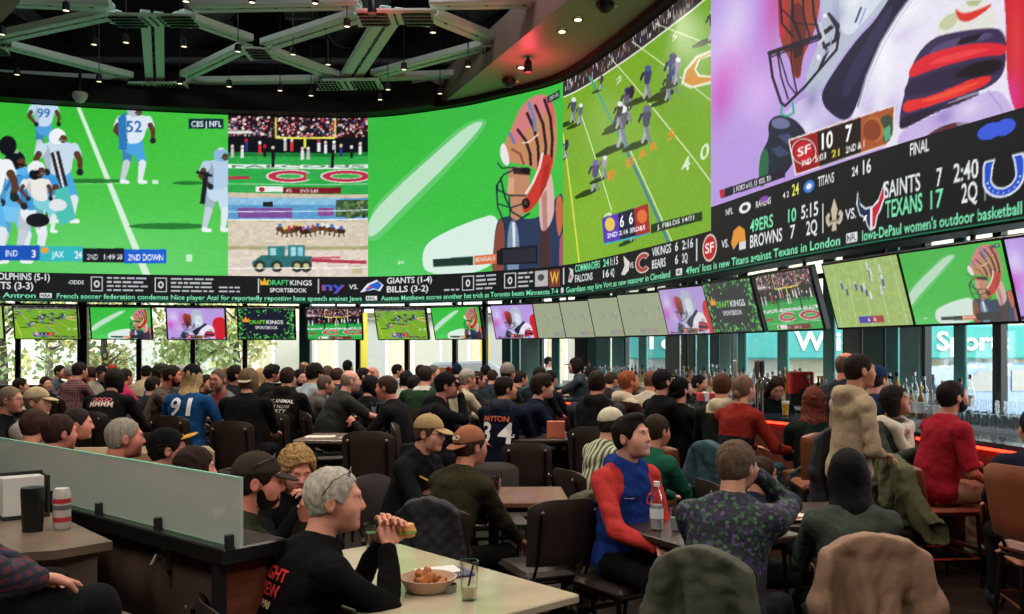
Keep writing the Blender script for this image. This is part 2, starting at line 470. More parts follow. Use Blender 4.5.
def screen_material(name, strength, base='#0a0a0a'):
    m = bpy.data.materials.new(name); m.use_nodes = True; nt = m.node_tree; b = nt.nodes['Principled BSDF']
    b.inputs['Base Color'].default_value = (*srgb(base), 1); b.inputs['Roughness'].default_value = .7; b.inputs['Specular IOR Level'].default_value = .2
    a = nt.nodes.new('ShaderNodeAttribute'); a.attribute_name = 'picture'
    nt.links.new(a.outputs['Color'], b.inputs['Emission Color']); b.inputs['Emission Strength'].default_value = strength
    try: m.cycles.emission_sampling = 'NONE'
    except Exception: pass
    return m
SCR = screen_material('lit_screen', 1.0)
SCR_TV = screen_material('lit_television', 1.0)

def grid_faces(W, H):
    i = np.arange((W - 1) * (H - 1)); r, c = i // (W - 1), i % (W - 1); a = r * W + c
    return np.stack([a, a + 1, a + W + 1, a + W], 1)
def led_panel(name, feed, dens, parent, off=0.0):
    t0, t1, z0, z1 = feed.box; W = max(8, int((t1 - t0) * dens)); H = max(4, int((z1 - z0) * dens))
    px = feed.raster(W, H); t = np.linspace(t0, t1, W); X, Y = LED.arr(t)
    N = np.array([tuple(LED.nrm(q)) for q in t]); X, Y = X + N[:, 0] * off, Y + N[:, 1] * off
    V = np.zeros((H, W, 3)); V[..., 0] = X; V[..., 1] = Y; V[..., 2] = np.linspace(z0, z1, H)[:, None]
    return np_mesh(name, V.reshape(-1, 3), grid_faces(W, H), SCR, parent, smooth=False, colors=px.reshape(-1, 3))

def T(px): return LED.hit(px)
rr = random.Random(5)
def shade(c, k):
    c = c.lstrip('#'); return '#' + ''.join('%02x' % max(0, min(255, int(int(c[i:i + 2], 16) * k))) for i in (0, 2, 4))
def player(F, x, y, h, jer, pants, helm, num=None, lean=0, skin='#5a3a2a', f=1):
    """a player seen on the broadcast: x centre, y feet, h height (pixels)"""
    w = h * .12; hip = (x + lean * .4, y - h * .47); sh = (x + lean, y - h * .82)
    for q, kx in ((-1, .9), (1, 1.0)):
        kn = (x + q * w * .85 + f * w * .25, y - h * .25); ft = (x + q * w * .95 - f * w * .1, y - h * .02)
        pc = shade(pants, .82 if q < 0 else 1); F.limb([(hip[0] + q * w * .5, hip[1]), kn], [w * 1.25, w * .85], pc).limb([kn, ft], [w * .8, w * .5], '#dfe8ee' if q > 0 else '#c3ced8').limb([ft, (ft[0] + f * w * .6, ft[1] + h * .01)], [w * .5, w * .35], '#eef2f4')
    F.limb([(hip[0], hip[1] - h * .01), (hip[0] + lean * .1, hip[1] - h * .04)], [w * 2, w * 2.1], pants)
    F.org([(sh[0] - w * 1.5, sh[1] - h * .02), (sh[0] - w * .6, sh[1] - h * .05), (sh[0] + w * .7, sh[1] - h * .05), (sh[0] + w * 1.6, sh[1] - h * .02), (sh[0] + w * 1.4, sh[1] + h * .1), (hip[0] + w * .95, hip[1] - h * .03), (hip[0] - w * .95, hip[1] - h * .03), (sh[0] - w * 1.4, sh[1] + h * .1)], jer)
    F.org([(sh[0] - w * 1.5, sh[1]), (sh[0] - w * .7, sh[1] - h * .02), (sh[0] - w * .6, hip[1] - h * .1), (hip[0] - w * .95, hip[1] - h * .03), (sh[0] - w * 1.3, sh[1] + h * .14)], shade(jer, .84))
    for q in (-1, 1):
        a = (sh[0] + q * w * 1.45, sh[1] + h * .02); e = (sh[0] + q * w * 2.0, sh[1] + h * .15); hd = (sh[0] + q * w * (1.5 + .5 * f * q), sh[1] + h * .28)
        F.limb([a, ((a[0] + e[0]) / 2, (a[1] + e[1]) / 2)], [w * .95, w * .85], jer).limb([((a[0] + e[0]) / 2, (a[1] + e[1]) / 2), e, hd], [w * .6, w * .5, w * .38], skin).ell(hd[0], hd[1], w * .32, w * .32, '#20242a')
    F.ell(sh[0] + lean * .1, sh[1] - h * .105, w * .78, h * .085, helm).ell(sh[0] + f * w * .5, sh[1] - h * .08, w * .34, h * .045, skin).limb([(sh[0] + f * w * .1, sh[1] - h * .07), (sh[0] + f * w * .85, sh[1] - h * .055)], [w * .16, w * .12], shade(helm, .5)).line((sh[0] + lean * .1 - w * .3, sh[1] - h * .18), (sh[0] + lean * .1 + w * .25, sh[1] - h * .18), w * .22, '#ffffff', .6)
    if num: F.text(num, (sh[0] - w * .85, sh[1] + h * .17), (sh[0] + w * .85, sh[1] + h * .17), h * .14, '#2a6fb0')

# ---- feed 1: long shot of a game, blue and white side
F1 = Feed('#48c445', T(-30), T(228), Z_T1, Z_TOP)
F1.glow(120, 270, 150, 60, '#6fd678', .8).glow(60, 110, 120, 40, '#2fb52c', .6).grain(.015, 3)
F1.line((77, 104), (147, 276), 3.2, '#d8f0dc', w2=7).line((-30, 184), (130, 183), 1.2, '#9be0a0', .6)
for cx, cy, rx, ry in ((92, 181, 34, 2.3), (168, 226, 40, 3.2), (188, 183, 16, 2), (40, 215, 30, 3)): F1.ell(cx, cy, rx, ry, '#1f6e2a', .85)
F1.rect(152, 180, 158, 184, '#c8efcf').rect(186, 254, 192, 261, '#c8efcf')
player(F1, 132, 183, 78, '#dce8f6', '#4aa3e0', '#b8c4cc', '52', 2)
F1.poly([(118, 118), (126, 112), (127, 150), (119, 150)], '#2d78b8')
player(F1, 44, 158, 62, '#c4daf0', '#4fa2dc', '#10222c', '99')
player(F1, 62, 222, 92, '#c8dcee', '#4fa8e0', '#eef2f6', None, -4)
F1.line((55, 152), (68, 205), 9, '#23242c').line((55, 152), (68, 205), 2, '#e8e8e8')
player(F1, 12, 262, 110, '#5cb4ea', '#74c4ee', '#0f1720', '72', 3); player(F1, 30, 258, 96, '#3f9ad8', '#e6eef4', '#e8eef2', None, 6)
player(F1, -14, 262, 120, '#eef4f8', '#5ab4ea', '#0f1720'); player(F1, 46, 232, 62, '#ece8e4', '#7fd0dc', '#15161c', None, -10)
F1.poly([(55, 190), (68, 186), (76, 218), (62, 226), (56, 215)], '#4fbfb4').ell(38, 220, 12, 7, '#14161c').ell(58, 205, 9, 6, '#dfe6ec').ell(8, 146, 9, 10, '#12151c')
player(F1, 214, 231, 82, '#b4cfe6', '#c4dcee', '#8fb8d8', None, 6); F1.line((206, 172), (202, 204), 5, '#1c2026').line((196, 172), (212, 176), 3, '#1c2026')
F1.rect(-30, 245, 40, 260, '#1552b8').rect(40, 246, 83, 261, '#35b8c0').rect(83, 248, 124, 262, '#141a20').rect(124, 249, 166, 263, '#1a5fd0')
F1.text('IND', (6, 256), (18, 256), 6, '#e8f0ff').text('3', (32, 257), (36, 257), 7, '#ffffff').text('JAX', (52, 257), (64, 257), 6, '#e8ffff').text('24', (75, 258), (82, 258), 7, '#ffffff')
F1.text('2ND', (87, 259), (98, 259), 5, '#dfe4ea').text('1:49', (104, 259), (115, 259), 5, '#dfe4ea').text('38', (117, 259), (122, 259), 5, '#ffffff').text('2ND DOWN', (128, 260), (163, 260), 6, '#ffffff')
F1.ell(45, 250, 4, 3, '#f0a030').rect(188, 119, 223, 129, '#14303c').text('CBS | NFL', (191, 127), (221, 127), 5.5, '#e8f4f8')

# ---- feed 2: goalposts and end zone
F2 = Feed('#2fa84a', T(228), T(368), 4.84, Z_TOP)
F2.rect(228, 112, 368, 138, '#23161c').speck(228, 116, 367, 136, 420, 2.2, ['#c8485a', '#e8dcd8', '#8a2a38', '#3a2228', '#d8a8a8', '#4a5a8a', '#b8a090'], 2)
F2.rect(228, 137, 368, 152, '#11131a').rect(228, 131, 252, 134, '#d8d4d0').rect(228, 152, 368, 156, '#1d7a35')
F2.line((276, 118), (276, 138), 1.4, '#e8e05a').line((335, 118), (335, 138), 1.4, '#e8e05a').line((276, 138), (335, 138), 1.8, '#e8e05a').line((305, 138), (305, 148), 2.6, '#d8d850')
for k in range(16):
    x = 232 + k * 8.6 + rr.uniform(-3, 3); y = rr.uniform(150, 160); c = rr.choice(['#d83a3a', '#e8e8e8', '#2a3a7a', '#1a1a20', '#c8c0c0'])
    F2.line((x, y), (x, y - 9), 3, c).ell(x, y - 11, 1.6, 1.8, rr.choice(['#e0c8b8', '#c82a3a', '#e8e8e8']))
F2.rect(228, 164, 368, 168, '#e4efe6').text('FALCONS', (232, 167.6), (364, 167.6), 2.6, '#5a8a6a')
F2.line((273, 167), (274, 150), 3, '#14161c').line((332, 168), (333, 150), 3, '#14161c')
for cx, w in ((290, 24), (346, 26)):
    F2.ell(cx, 176, w, 6.6, '#f4dede').ell(cx, 176, w - 2, 5.6, '#b8304a').ell(cx, 176, w - 10, 2.8, '#f0dada').ell(cx, 176, w - 11.5, 2.2, '#3cb452')
F2.poly([(306, 173), (318, 172), (318, 180), (306, 179)], '#34ac4c').rect(228, 176, 250, 179, '#b8304a').rect(228, 183, 368, 184, '#8ad89a')
F2.rect(256, 186, 283, 191.5, '#e8ece8').rect(283, 187, 341, 193, '#7a1a24').text('ATL', (286, 191.6), (292, 191.6), 3, '#ffffff').text('2ND 5:10', (300, 192), (318, 192), 3, '#ffffff').ell(262, 189, 3, 2.4, '#b0282f')
F2.grain(.04, 5)
# ---- feed 3: horse race
F3 = Feed('#cdbfa8', T(228), T(368), Z_T1, 4.84)
F3.rect(228, 198, 368, 220, '#5a9ccc').rect(228, 198, 340, 205, '#8cc0e0').rect(238, 208, 292, 218, '#7a4a98').rect(318, 208, 334, 216, '#8a4a90').rect(336, 200, 368, 217, '#39583c').speck(336, 200, 366, 216, 60, 3, ['#2a4a2c', '#5a7a4a', '#7a8a5a'], 3)
F3.rect(263, 202, 273, 207, '#15181c').line((228, 220), (368, 219), 1.4, '#eef0f0').line((228, 212), (368, 210), .8, '#d8ecf4')
F3.rect(228, 222, 368, 245, '#d8cbb6').rect(228, 246, 368, 249, '#a8a878').rect(228, 250, 368, 280, '#e0d2c4')
for k in range(14):
    x = 280 + k * 4.7; y = 230 + rr.uniform(-2, 2)
    F3.ell(x, y, 4.2, 2.6, rr.choice(['#5a3524', '#3a2418', '#6e4632', '#2a1c18'])).line((x - 2, y + 2), (x - 3, y + 6), 1, '#3a2418').line((x + 2, y + 2), (x + 3, y + 6), 1, '#3a2418').ell(x, y - 3.4, 1.7, 2, rr.choice(['#d84a8a', '#e8e8f0', '#3a6ad0', '#c83a3a', '#e8c84a']))
F3.rect(268, 246, 285, 260, '#2f7f86').rect(288, 245, 305, 260, '#2d8088').rect(270, 248, 276, 255, '#a8d8e0').rect(291, 247, 296, 256, '#a8d8e0').rect(298, 247, 303, 256, '#8ac8d4').poly([(252, 262), (262, 255), (312, 256), (312, 266), (254, 268)], '#2a6a6c')
for cx in (260, 277, 297, 306): F3.ell(cx, 266, 6, 6, '#2a3432').ell(cx, 266, 3, 3, '#c8c088')
F3.line((312, 260), (366, 262), 3.4, '#b03a50').line((312, 258), (340, 257), 2, '#c85a6a').rect(352, 266, 362, 274, '#c0b890').line((228, 268), (368, 267), .8, '#ffffff').grain(.05, 7)

# ---- feed 4: helmet close-up
F4 = Feed('#3fc046', T(368), T(563), Z_T1, Z_TOP)
q4 = lambda L: [(360 + x / 2.79, 60 + y / 2.79) for x, y in L]
def o4(L, c, a=1.0): F4.org(q4(L), c, a)
def l4(L, w, c): F4.limb(q4(L), [w] * len(L), c)
F4.glow(390, 130, 60, 40, '#35b53c', .7).glow(400, 280, 80, 40, '#5ccf6c', .8).glow(480, 110, 50, 20, '#3ab446', .6).grain(.015, 9)
o4([(22, 425), (110, 338), (200, 258), (290, 176), (360, 160), (340, 205), (240, 315), (130, 425), (22, 530)], '#8fd6a0', .45); o4([(22, 440), (110, 350), (200, 270), (300, 182), (350, 168), (322, 208), (230, 306), (120, 412), (22, 512)], '#c8e6cf', .9)
o4([(172, 560), (182, 512), (240, 478), (320, 445), (390, 425), (392, 560), (300, 602), (186, 596)], '#dbeee4')
o4([(380, 452), (398, 436), (430, 436), (480, 446), (530, 420), (548, 378), (570, 368), (570, 620), (366, 620), (372, 520)], '#2b3a58'); o4([(384, 452), (400, 440), (404, 520), (398, 620), (368, 620), (372, 520)], '#8a4a3c'); o4([(412, 450), (436, 446), (446, 520), (440, 620), (408, 620)], '#7a90ac'); o4([(424, 452), (432, 452), (434, 560), (428, 560)], '#dfe6ee')
o4([(500, 440), (522, 420), (530, 520), (526, 620), (500, 620)], '#4a2e30'); o4([(544, 386), (562, 372), (568, 440), (556, 500), (548, 470)], '#c8684a'); o4([(556, 500), (570, 470), (570, 620), (554, 620)], '#a0586a')
o4([(498, 350), (516, 318), (534, 312), (542, 380), (540, 440), (516, 480), (500, 470)], '#d8b4ae'); o4([(506, 380), (520, 360), (522, 470), (510, 476)], '#b88078')
o4([(412, 300), (440, 296), (470, 306), (474, 360), (462, 420), (440, 450), (418, 440), (424, 400), (410, 372), (420, 350), (414, 330)], '#c08868'); o4([(414, 330), (430, 326), (428, 372), (410, 372)], '#d8a488'); o4([(424, 300), (470, 300), (476, 322), (428, 318)], '#3a2430')
o4([(424, 186), (442, 140), (470, 108), (506, 94), (532, 106), (546, 150), (550, 210), (545, 270), (532, 320), (508, 330), (484, 300), (450, 290), (420, 288), (406, 268), (402, 232)], '#c68a60')
o4([(430, 180), (446, 142), (472, 110), (506, 96), (530, 108), (536, 140), (510, 150), (470, 190), (440, 230), (420, 240)], '#d87c88', .85); o4([(510, 98), (534, 110), (544, 150), (540, 200), (530, 160)], '#d8606a', .8)
for L in ([(440, 196), (462, 226), (474, 262), (476, 292)], [(466, 150), (486, 196), (496, 240), (498, 296)], [(488, 128), (510, 180), (518, 240), (514, 300)], [(514, 112), (530, 160), (536, 220), (532, 290)]): l4(L, 3.0, '#33202a')
l4([(470, 122), (484, 160), (488, 196)], 3.4, '#6f86b0'); l4([(418, 206), (430, 232)], 3, '#6f7ca8'); l4([(454, 232), (470, 230), (496, 208)], 1.6, '#e8d0c8'); l4([(424, 250), (446, 262), (456, 290)], 2.2, '#8a4a40')
o4([(500, 268), (536, 262), (534, 310), (514, 362), (492, 402), (466, 428), (452, 424), (456, 396), (480, 356), (492, 310)], '#c8382e'); l4([(508, 262), (500, 300), (480, 346), (462, 372)], 2.4, '#f0d8d4'); o4([(512, 300), (530, 280), (520, 350), (500, 380)], '#a82820', .8)
F4.ell(*q4([(462, 400)])[0], 4.2, 5.4, '#1a1418').ell(*q4([(461, 398)])[0], 1.6, 2.4, '#5a3a38'); F4.ell(*q4([(462, 308)])[0], 5, 3, '#1c1418')
o4([(392, 236), (404, 232), (414, 262), (418, 292), (404, 296), (390, 270)], '#ece4e4')
for L, w in (([(384, 288), (396, 302), (430, 300)], 1.4), ([(430, 306), (400, 320), (384, 346), (382, 372)], 1.6), ([(380, 350), (384, 410), (402, 452), (404, 470)], 1.6), ([(384, 362), (416, 378), (462, 378)], 1.6), ([(392, 330), (404, 382), (424, 424), (452, 440), (472, 428)], 1.8), ([(388, 402), (420, 412), (456, 400)], 1.5), ([(416, 378), (418, 430), (414, 452)], 1.4)): l4(L, w, '#1e3038')
F4.poly(q4([(203, 555), (316, 546), (316, 571), (205, 576)]), '#20362e').poly(q4([(318, 545), (380, 540), (380, 566), (318, 571)]), '#d8744c').poly(q4([(382, 530), (392, 529), (392, 570), (382, 571)]), '#16181e').poly(q4([(392, 524), (495, 516), (495, 566), (392, 571)]), '#15171f').poly(q4([(398, 529), (490, 522), (490, 561), (398, 566)]), '#2a2c36')
F4.text('2nd', (398, 263.5), (404, 263.2), 3.4, '#ffffff').text('BENGALS', *q4([(322, 562), (376, 557)]), 4, '#f0e8e4').poly(q4([(520, 105), (556, 84), (556, 106), (524, 122)]), '#1c2a2c').text('CBS NFL', *q4([(527, 116), (553, 101)]), 3.6, '#e8e8e8')

# ---- feed 5: the field from high up
F5 = Feed('#79ab2c', T(563), T(711), Z_T1, Z_TOP)
F5.glow(590, 230, 40, 60, '#8cbc34', .6).glow(690, 60, 40, 60, '#68a028', .6)
F5.rm(563, 711, 6.12, Z_TOP, '#34302f')
rs = random.Random(9); L5 = F5.box[1] - F5.box[0]
for k in range(260):
    u = rs.random(); v = .925 + rs.random() * .07; q = rs.uniform(.002, .005); F5.poly([(u, v), (u + q, v), (u + q, v + .022), (u, v + .022)], rs.choice(['#e8e8ec', '#1a1a20', '#c8c8d0', '#2a3a6a', '#8a4a3a', '#101014', '#b0a898']), raw=True)
F5.rm(563, 711, 6.09, 6.115, '#f0f0ea')
for a, b, w, c in (((563, 133), (580, 268), 1.6, '#d8dc50'), ((589, 76), (627, 152), 2.2, '#3aa08a'), ((627, 152), (672, 250), 2.4, '#3a7aa0'), ((630, 150), (674, 246), 1.0, '#e8f0c8'), ((612, 60), (652, 107), .9, '#e4ecc4'), ((652, 107), (711, 182), 1.1, '#e4ecc4'),
                   ((632, 42), (711, 101), .9, '#e4ecc4'), ((655, 24), (711, 46), .9, '#e4ecc4'), ((580, 112), (612, 211), .9, '#e4ecc4')): F5.line(a, b, w, c)
F5.text('4', (681, 174), (690, 168), 13, '#d8e8c8').text('0', (700, 162), (709, 155), 14, '#d8e8c8').text('3', (604, 226), (612, 222), 11, '#d8e8c8').text('2', (616, 86), (622, 80), 6, '#d8e8c8').text('5', (672, 42), (677, 38), 6, '#d8e8c8')
for dx in (0, .5, 1.0): F5.text('B', (607 + dx, 181), (615 + dx, 175.5), 8, '#d8902c', al=.8).text('E', (626 + dx, 168), (633 + dx, 163.5), 8, '#d8902c', al=.8).text('A', (638 + dx, 160), (646 + dx, 155), 8, '#d8902c', al=.8).text('R', (650 + dx, 152), (657 + dx, 147.5), 8, '#d8902c', al=.8).text('S', (667 + dx, 141), (674 + dx, 136.5), 8, '#d8902c', al=.8)
F5.poly([(711, 50), (696, 56), (684, 70), (681, 84), (690, 89), (711, 84), (711, 76), (700, 75), (696, 70), (700, 60), (711, 56)], '#d8e0c0').poly([(711, 53), (697, 59), (686, 72), (684, 82), (692, 86), (711, 81), (711, 78), (698, 77), (694, 70), (698, 60), (711, 54)], '#cf8a28')
for x, y, h, c in ((573, 122, 24, '#6a7088'), (580, 124, 20, '#8a8aa0'), (601, 90, 14, '#4a5a50'), (627, 122, 34, '#7a7a98'), (631, 108, 22, '#2a3040'), (647, 98, 32, '#4a5a90'), (672, 92, 38, '#3a4aa8'), (677, 84, 26, '#c8ccd8'), (668, 100, 26, '#3a5a50'), (646, 142, 36, '#6a6a8a'),
                   (622, 146, 40, '#7a7a90'), (619, 128, 26, '#3a4a3a'), (595, 190, 30, '#7a6aa8'), (604, 178, 22, '#e0e0ea'), (633, 240, 22, '#a8a890'), (566, 158, 18, '#3a4a8a'), (712, 40, 30, '#2a3444')):
    F5.limb([(x - 1, y), (x - h * .35, y + h * .12), (x - h * .62, y + h * .24)], [h * .16, h * .2, h * .1], '#26400f').limb([(x - h * .1, y), (x - h * .02, y - h * .24), (x, y - h * .46)], [h * .08, h * .09, h * .12], '#a8acb8').limb([(x + h * .12, y - h * .02), (x + h * .05, y - h * .22), (x, y - h * .46)], [h * .08, h * .09, h * .12], '#7a8090').limb([(x, y - h * .5), (x + 1, y - h * .78)], [h * .17, h * .24], shade(c, .72)).limb([(x - h * .12, y - h * .76), (x - h * .2, y - h * .56)], [h * .08, h * .06], shade(c, .5)).ell(x + 1, y - h * .92, h * .1, h * .1, rs.choice(['#e8e8f0', '#2a3060', c]))
F5.poly([(602, 218), (648, 203), (650, 232), (604, 243)], '#3a2a8a').poly([(602, 218), (618, 213), (620, 239), (604, 243)], '#5a3ab8').poly([(634, 208), (648, 203), (650, 232), (636, 235)], '#a8282c').poly([(618, 213), (634, 208), (636, 235), (620, 239)], '#182038')
F5.ell(610, 224, 5, 7, '#e8c85a').ell(642, 216, 5, 7, '#e0703a').text('6', (620, 227), (624, 226), 11, '#ffffff').text('6', (629, 224), (633, 223), 11, '#ffffff').text('2ND 2:16 3RD&5', (607, 238), (645, 229), 4.5, '#ffffff').poly([(651, 224), (702, 211), (702, 220), (651, 233)], '#23321c').text('J. FIELDS 14/21', (657, 229), (694, 219), 4.5, '#e8f0e8').line((604, 244), (650, 233), 1.4, '#3ab0c0')
F5.grain(.025, 11)

# ---- feed 6: close-up of a player from the side
F6 = Feed('#b79ade', T(711), T(1150), Z_T2, Z_TOP)
q6 = lambda L: [(624 + x / 2.557, y / 2.557) for x, y in L]
def o6(L, c, a=1.0): F6.org(q6(L), c, a)
def l6(L, w, c): F6.limb(q6(L), [w] * len(L), c)
F6.glow(735, 30, 20, 50, '#dccdf4', .9).glow(722, 92, 12, 30, '#c846b4', .75).glow(736, 70, 20, 26, '#d070d0', .5).glow(760, 96, 18, 30, '#e0b8f0', .7).glow(738, 150, 26, 28, '#b89ae0', .8).glow(764, 20, 10, 50, '#c87ad8', .5).glow(775, 0, 10, 40, '#d0307a', .5)
o6([(940, -400), (1400, -700), (1400, 120), (1024, 300), (1000, 310), (975, 230), (970, 60), (930, 0)], '#cf2130'); F6.glow(1010, 96, 13, 24, '#d8309a', .9).glow(1016, 40, 8, 40, '#e05048', .5)
o6([(392, -120), (500, -160), (505, -20), (494, 60), (474, 112), (456, 150), (452, 204), (432, 196), (424, 150), (404, 120), (394, 60)], '#9a4030'); o6([(420, 20), (452, 0), (470, 60), (456, 150), (450, 198), (434, 190), (430, 130)], '#6a2a26'); o6([(396, -60), (414, -60), (412, 90), (398, 96)], '#c03040'); o6([(432, 120), (462, 108), (456, 140), (436, 150)], '#3a181c')
o6([(496, -300), (700, -420), (720, -40), (660, 20), (610, 80), (560, 140), (530, 190), (500, 236), (470, 262), (462, 210), (480, 150), (500, 110), (506, 40)], '#b4bccf'); o6([(560, -200), (680, -260), (690, -40), (620, 50), (570, 100), (548, 60), (552, -40)], '#d8deea', .9); F6.glow(838, 14, 8, 12, '#8a98b8', .6).glow(856, -6, 10, 10, '#f2f4fa', .8)
o6([(430, 270), (470, 244), (502, 226), (512, 262), (560, 310), (640, 340), (600, 400), (440, 420), (420, 350), (400, 300)], '#c9bfe6'); F6.glow(812, 98, 7, 10, '#8f86b8', .8).glow(806, 128, 8, 8, '#e8e2f8', .8).glow(832, 124, 8, 8, '#a890d0', .5)
o6([(690, 40), (722, 4), (770, -70), (900, -120), (968, -40), (976, 60), (978, 230), (1012, 312), (860, 354), (700, 376), (600, 376), (560, 330), (590, 290), (615, 190), (650, 108)], '#e6e2f2')
F6.glow(884, 60, 9, 30, '#f6f4fc', .9).glow(868, 110, 8, 20, '#c4b6e2', .7).glow(893, 110, 9, 16, '#b8a6de', .6).glow(910, 10, 16, 12, '#f4f4f6', .7).glow(905, 34, 12, 7, '#cdbfe6', .5)
o6([(640, 56), (700, -40), (760, -120), (790, -100), (742, -20), (700, 34), (654, 110), (616, 196), (594, 276), (566, 312), (528, 290), (506, 262), (506, 230), (560, 148), (604, 90)], '#1b1c38'); o6([(640, 70), (690, 0), (680, 50), (630, 140), (590, 220), (560, 260), (560, 200)], '#2b2c50', .9); l6([(742, -20), (700, 36), (656, 108), (620, 192), (598, 272)], 1.8, '#8f8ca4'); l6([(752, -20), (708, 40), (664, 112), (628, 196), (606, 276)], 1.2, '#cfcadc')
o6([(790, 88), (806, 50), (846, 20), (884, 2), (940, 6), (962, 66), (900, 76), (830, 92)], '#e2e2dc'); o6([(800, 66), (826, 36), (858, 30), (850, 62), (820, 80)], '#b6c08c', .7); o6([(846, 18), (856, 30), (872, 34), (906, 24), (944, 6), (930, 24), (886, 54), (862, 56), (850, 42)], '#d8382c'); o6([(872, 2), (916, 0), (902, 14), (880, 14)], '#8aa050', .6)
o6([(786, 96), (850, 80), (930, 70), (966, 74), (978, 110), (974, 178), (950, 212), (900, 236), (850, 252), (796, 276), (744, 312), (702, 334), (706, 280), (722, 220), (740, 150)], '#3a2c52'); o6([(800, 110), (900, 84), (950, 84), (930, 100), (850, 118), (770, 146)], '#5a4e78', .8); o6([(860, 96), (920, 82), (900, 104), (850, 116)], '#1c1424')
o6([(736, 160), (790, 132), (880, 110), (976, 108), (978, 140), (920, 142), (860, 156), (790, 176), (722, 204)], '#dc2234'); o6([(760, 166), (860, 128), (950, 120), (900, 138), (820, 160)], '#f04a4c', .7)
o6([(720, 210), (780, 186), (860, 168), (920, 150), (976, 148), (966, 184), (900, 202), (840, 218), (780, 236), (714, 250)], '#2c2040'); o6([(830, 196), (900, 156), (968, 150), (960, 180), (900, 198)], '#120c14')
o6([(714, 256), (770, 250), (830, 226), (890, 200), (944, 190), (930, 214), (880, 236), (820, 258), (760, 276), (712, 290)], '#e22c30'); o6([(740, 262), (850, 224), (920, 202), (880, 226), (800, 256)], '#f8663c', .6); o6([(706, 300), (760, 282), (850, 256), (920, 232), (880, 256), (800, 284), (740, 316), (702, 334)], '#221a30')
o6([(700, 338), (760, 306), (860, 262), (940, 226), (974, 240), (1010, 312), (880, 350), (780, 370), (700, 380)], '#c6b2e4'); F6.glow(944, 116, 10, 8, '#8e7ac0', .7).glow(970, 108, 12, 8, '#e4daf4', .7); o6([(760, 356), (800, 326), (850, 308), (888, 318), (896, 346), (820, 366), (770, 374)], '#5a2c30'); o6([(846, 312), (880, 312), (894, 344), (870, 340)], '#8a7a90'); l6([(930, 232), (960, 270), (980, 312)], 1.2, '#9a88c0')
o6([(368, 322), (376, 302), (398, 292), (430, 300), (452, 318), (474, 352), (448, 380), (420, 440), (372, 470), (346, 440), (350, 392), (372, 352)], '#1f2638'); o6([(376, 304), (410, 298), (430, 318), (410, 330), (380, 326)], '#6a7098'); o6([(392, 346), (420, 340), (446, 362), (420, 370)], '#3e4a70'); o6([(376, 380), (400, 372), (424, 392), (396, 402)], '#3a4668'); o6([(346, 400), (362, 372), (372, 400), (366, 470), (344, 480)], '#2a6a48'); l6([(404, 268), (402, 292), (418, 296), (434, 288), (432, 262)], 2, '#2fa888')
for L, w in (([(372, 136), (430, 116), (500, 92), (530, 70)], 4.4), ([(374, 146), (440, 122), (504, 100)], 1.6), ([(372, 136), (380, 196), (402, 262), (412, 270)], 2.8), ([(392, 132), (402, 196), (420, 252)], 1.8), ([(426, 122), (430, 176), (442, 236)], 1.6), ([(412, 270), (462, 222), (506, 170), (544, 126), (550, 84), (524, 36)], 2.6), ([(396, 134), (420, 214), (440, 240)], 1.6),
             ([(400, 0), (404, 60), (432, 94)], 2.2), ([(430, -60), (432, 50), (456, 108)], 2.6), ([(456, -60), (460, 40), (476, 96)], 2), ([(402, 22), (440, 60), (500, 64)], 1.6), ([(478, -60), (486, 40), (500, 92)], 2.6), ([(500, 92), (520, 130), (500, 176)], 3), ([(524, 36), (548, 64), (540, 104), (512, 120)], 3.4)): l6(L, w, '#221f30')
l6([(500, 60), (512, 96), (500, 110)], 3, '#c8ccd8'); l6([(512, 140), (528, 118), (530, 96)], 1.4, '#9aa0b8'); F6.ell(*q6([(514, 40)])[0], 2, 2, '#f0f0f4').ell(*q6([(498, 146)])[0], 2, 3, '#e8e8f0'); l6([(592, 56), (606, 20)], 2, '#3a4470'); l6([(602, 62), (618, 22)], 1.4, '#9aa4c8')
F6.poly(q6([(420, 356), (694, 266), (690, 345), (672, 372), (438, 448)]), '#e8e0dc').poly(q6([(424, 359), (690, 271), (686, 343), (669, 368), (441, 443)]), '#96161c').poly(q6([(494, 336), (606, 299), (606, 388), (500, 424)]), '#1e1416').poly(q6([(606, 299), (690, 271), (686, 343), (669, 368), (606, 388)]), '#a8562e')
F6.ell(*q6([(460, 386)])[0], 12.5, 13, '#e8d8d4').ell(*q6([(460, 386)])[0], 11.6, 12, '#8a1218').ell(*q6([(460, 386)])[0], 9.6, 10, '#c41c26').text('SF', *q6([(444, 400), (478, 388)]), 8.5, '#f4eeee'); F6.ell(*q6([(638, 330)])[0], 11, 13, '#b86a38').ell(*q6([(634, 332)])[0], 9, 11, '#8a4026'); o6([(650, 300), (684, 288), (690, 330), (676, 366), (660, 360), (668, 330)], '#3a4a3c'); o6([(662, 330), (680, 318), (682, 352), (668, 362)], '#5aa880')
F6.text('10', *q6([(506, 382), (534, 373)]), 16, '#ffffff').text('7', *q6([(566, 362), (584, 356)]), 16, '#ffffff').text('2ND', *q6([(454, 424), (479, 416)]), 5.5, '#ffffff').text('5:03', *q6([(488, 414), (517, 404)]), 6.5, '#ffffff').text('21', *q6([(531, 402), (551, 396)]), 7, '#e8e040').text('2ND & 1', *q6([(567, 391), (614, 374)]), 6.5, '#ffffff')
F6.poly(q6([(244, 486), (412, 430), (412, 452), (250, 506)]), '#221a2a').poly(q6([(244, 486), (258, 482), (258, 502), (248, 506)]), '#b82a3a').text('J. FORD 6/15, 51 YDS, TD', *q6([(280, 491), (376, 460)]), 5, '#f0ecf4').grain(.012, 13)

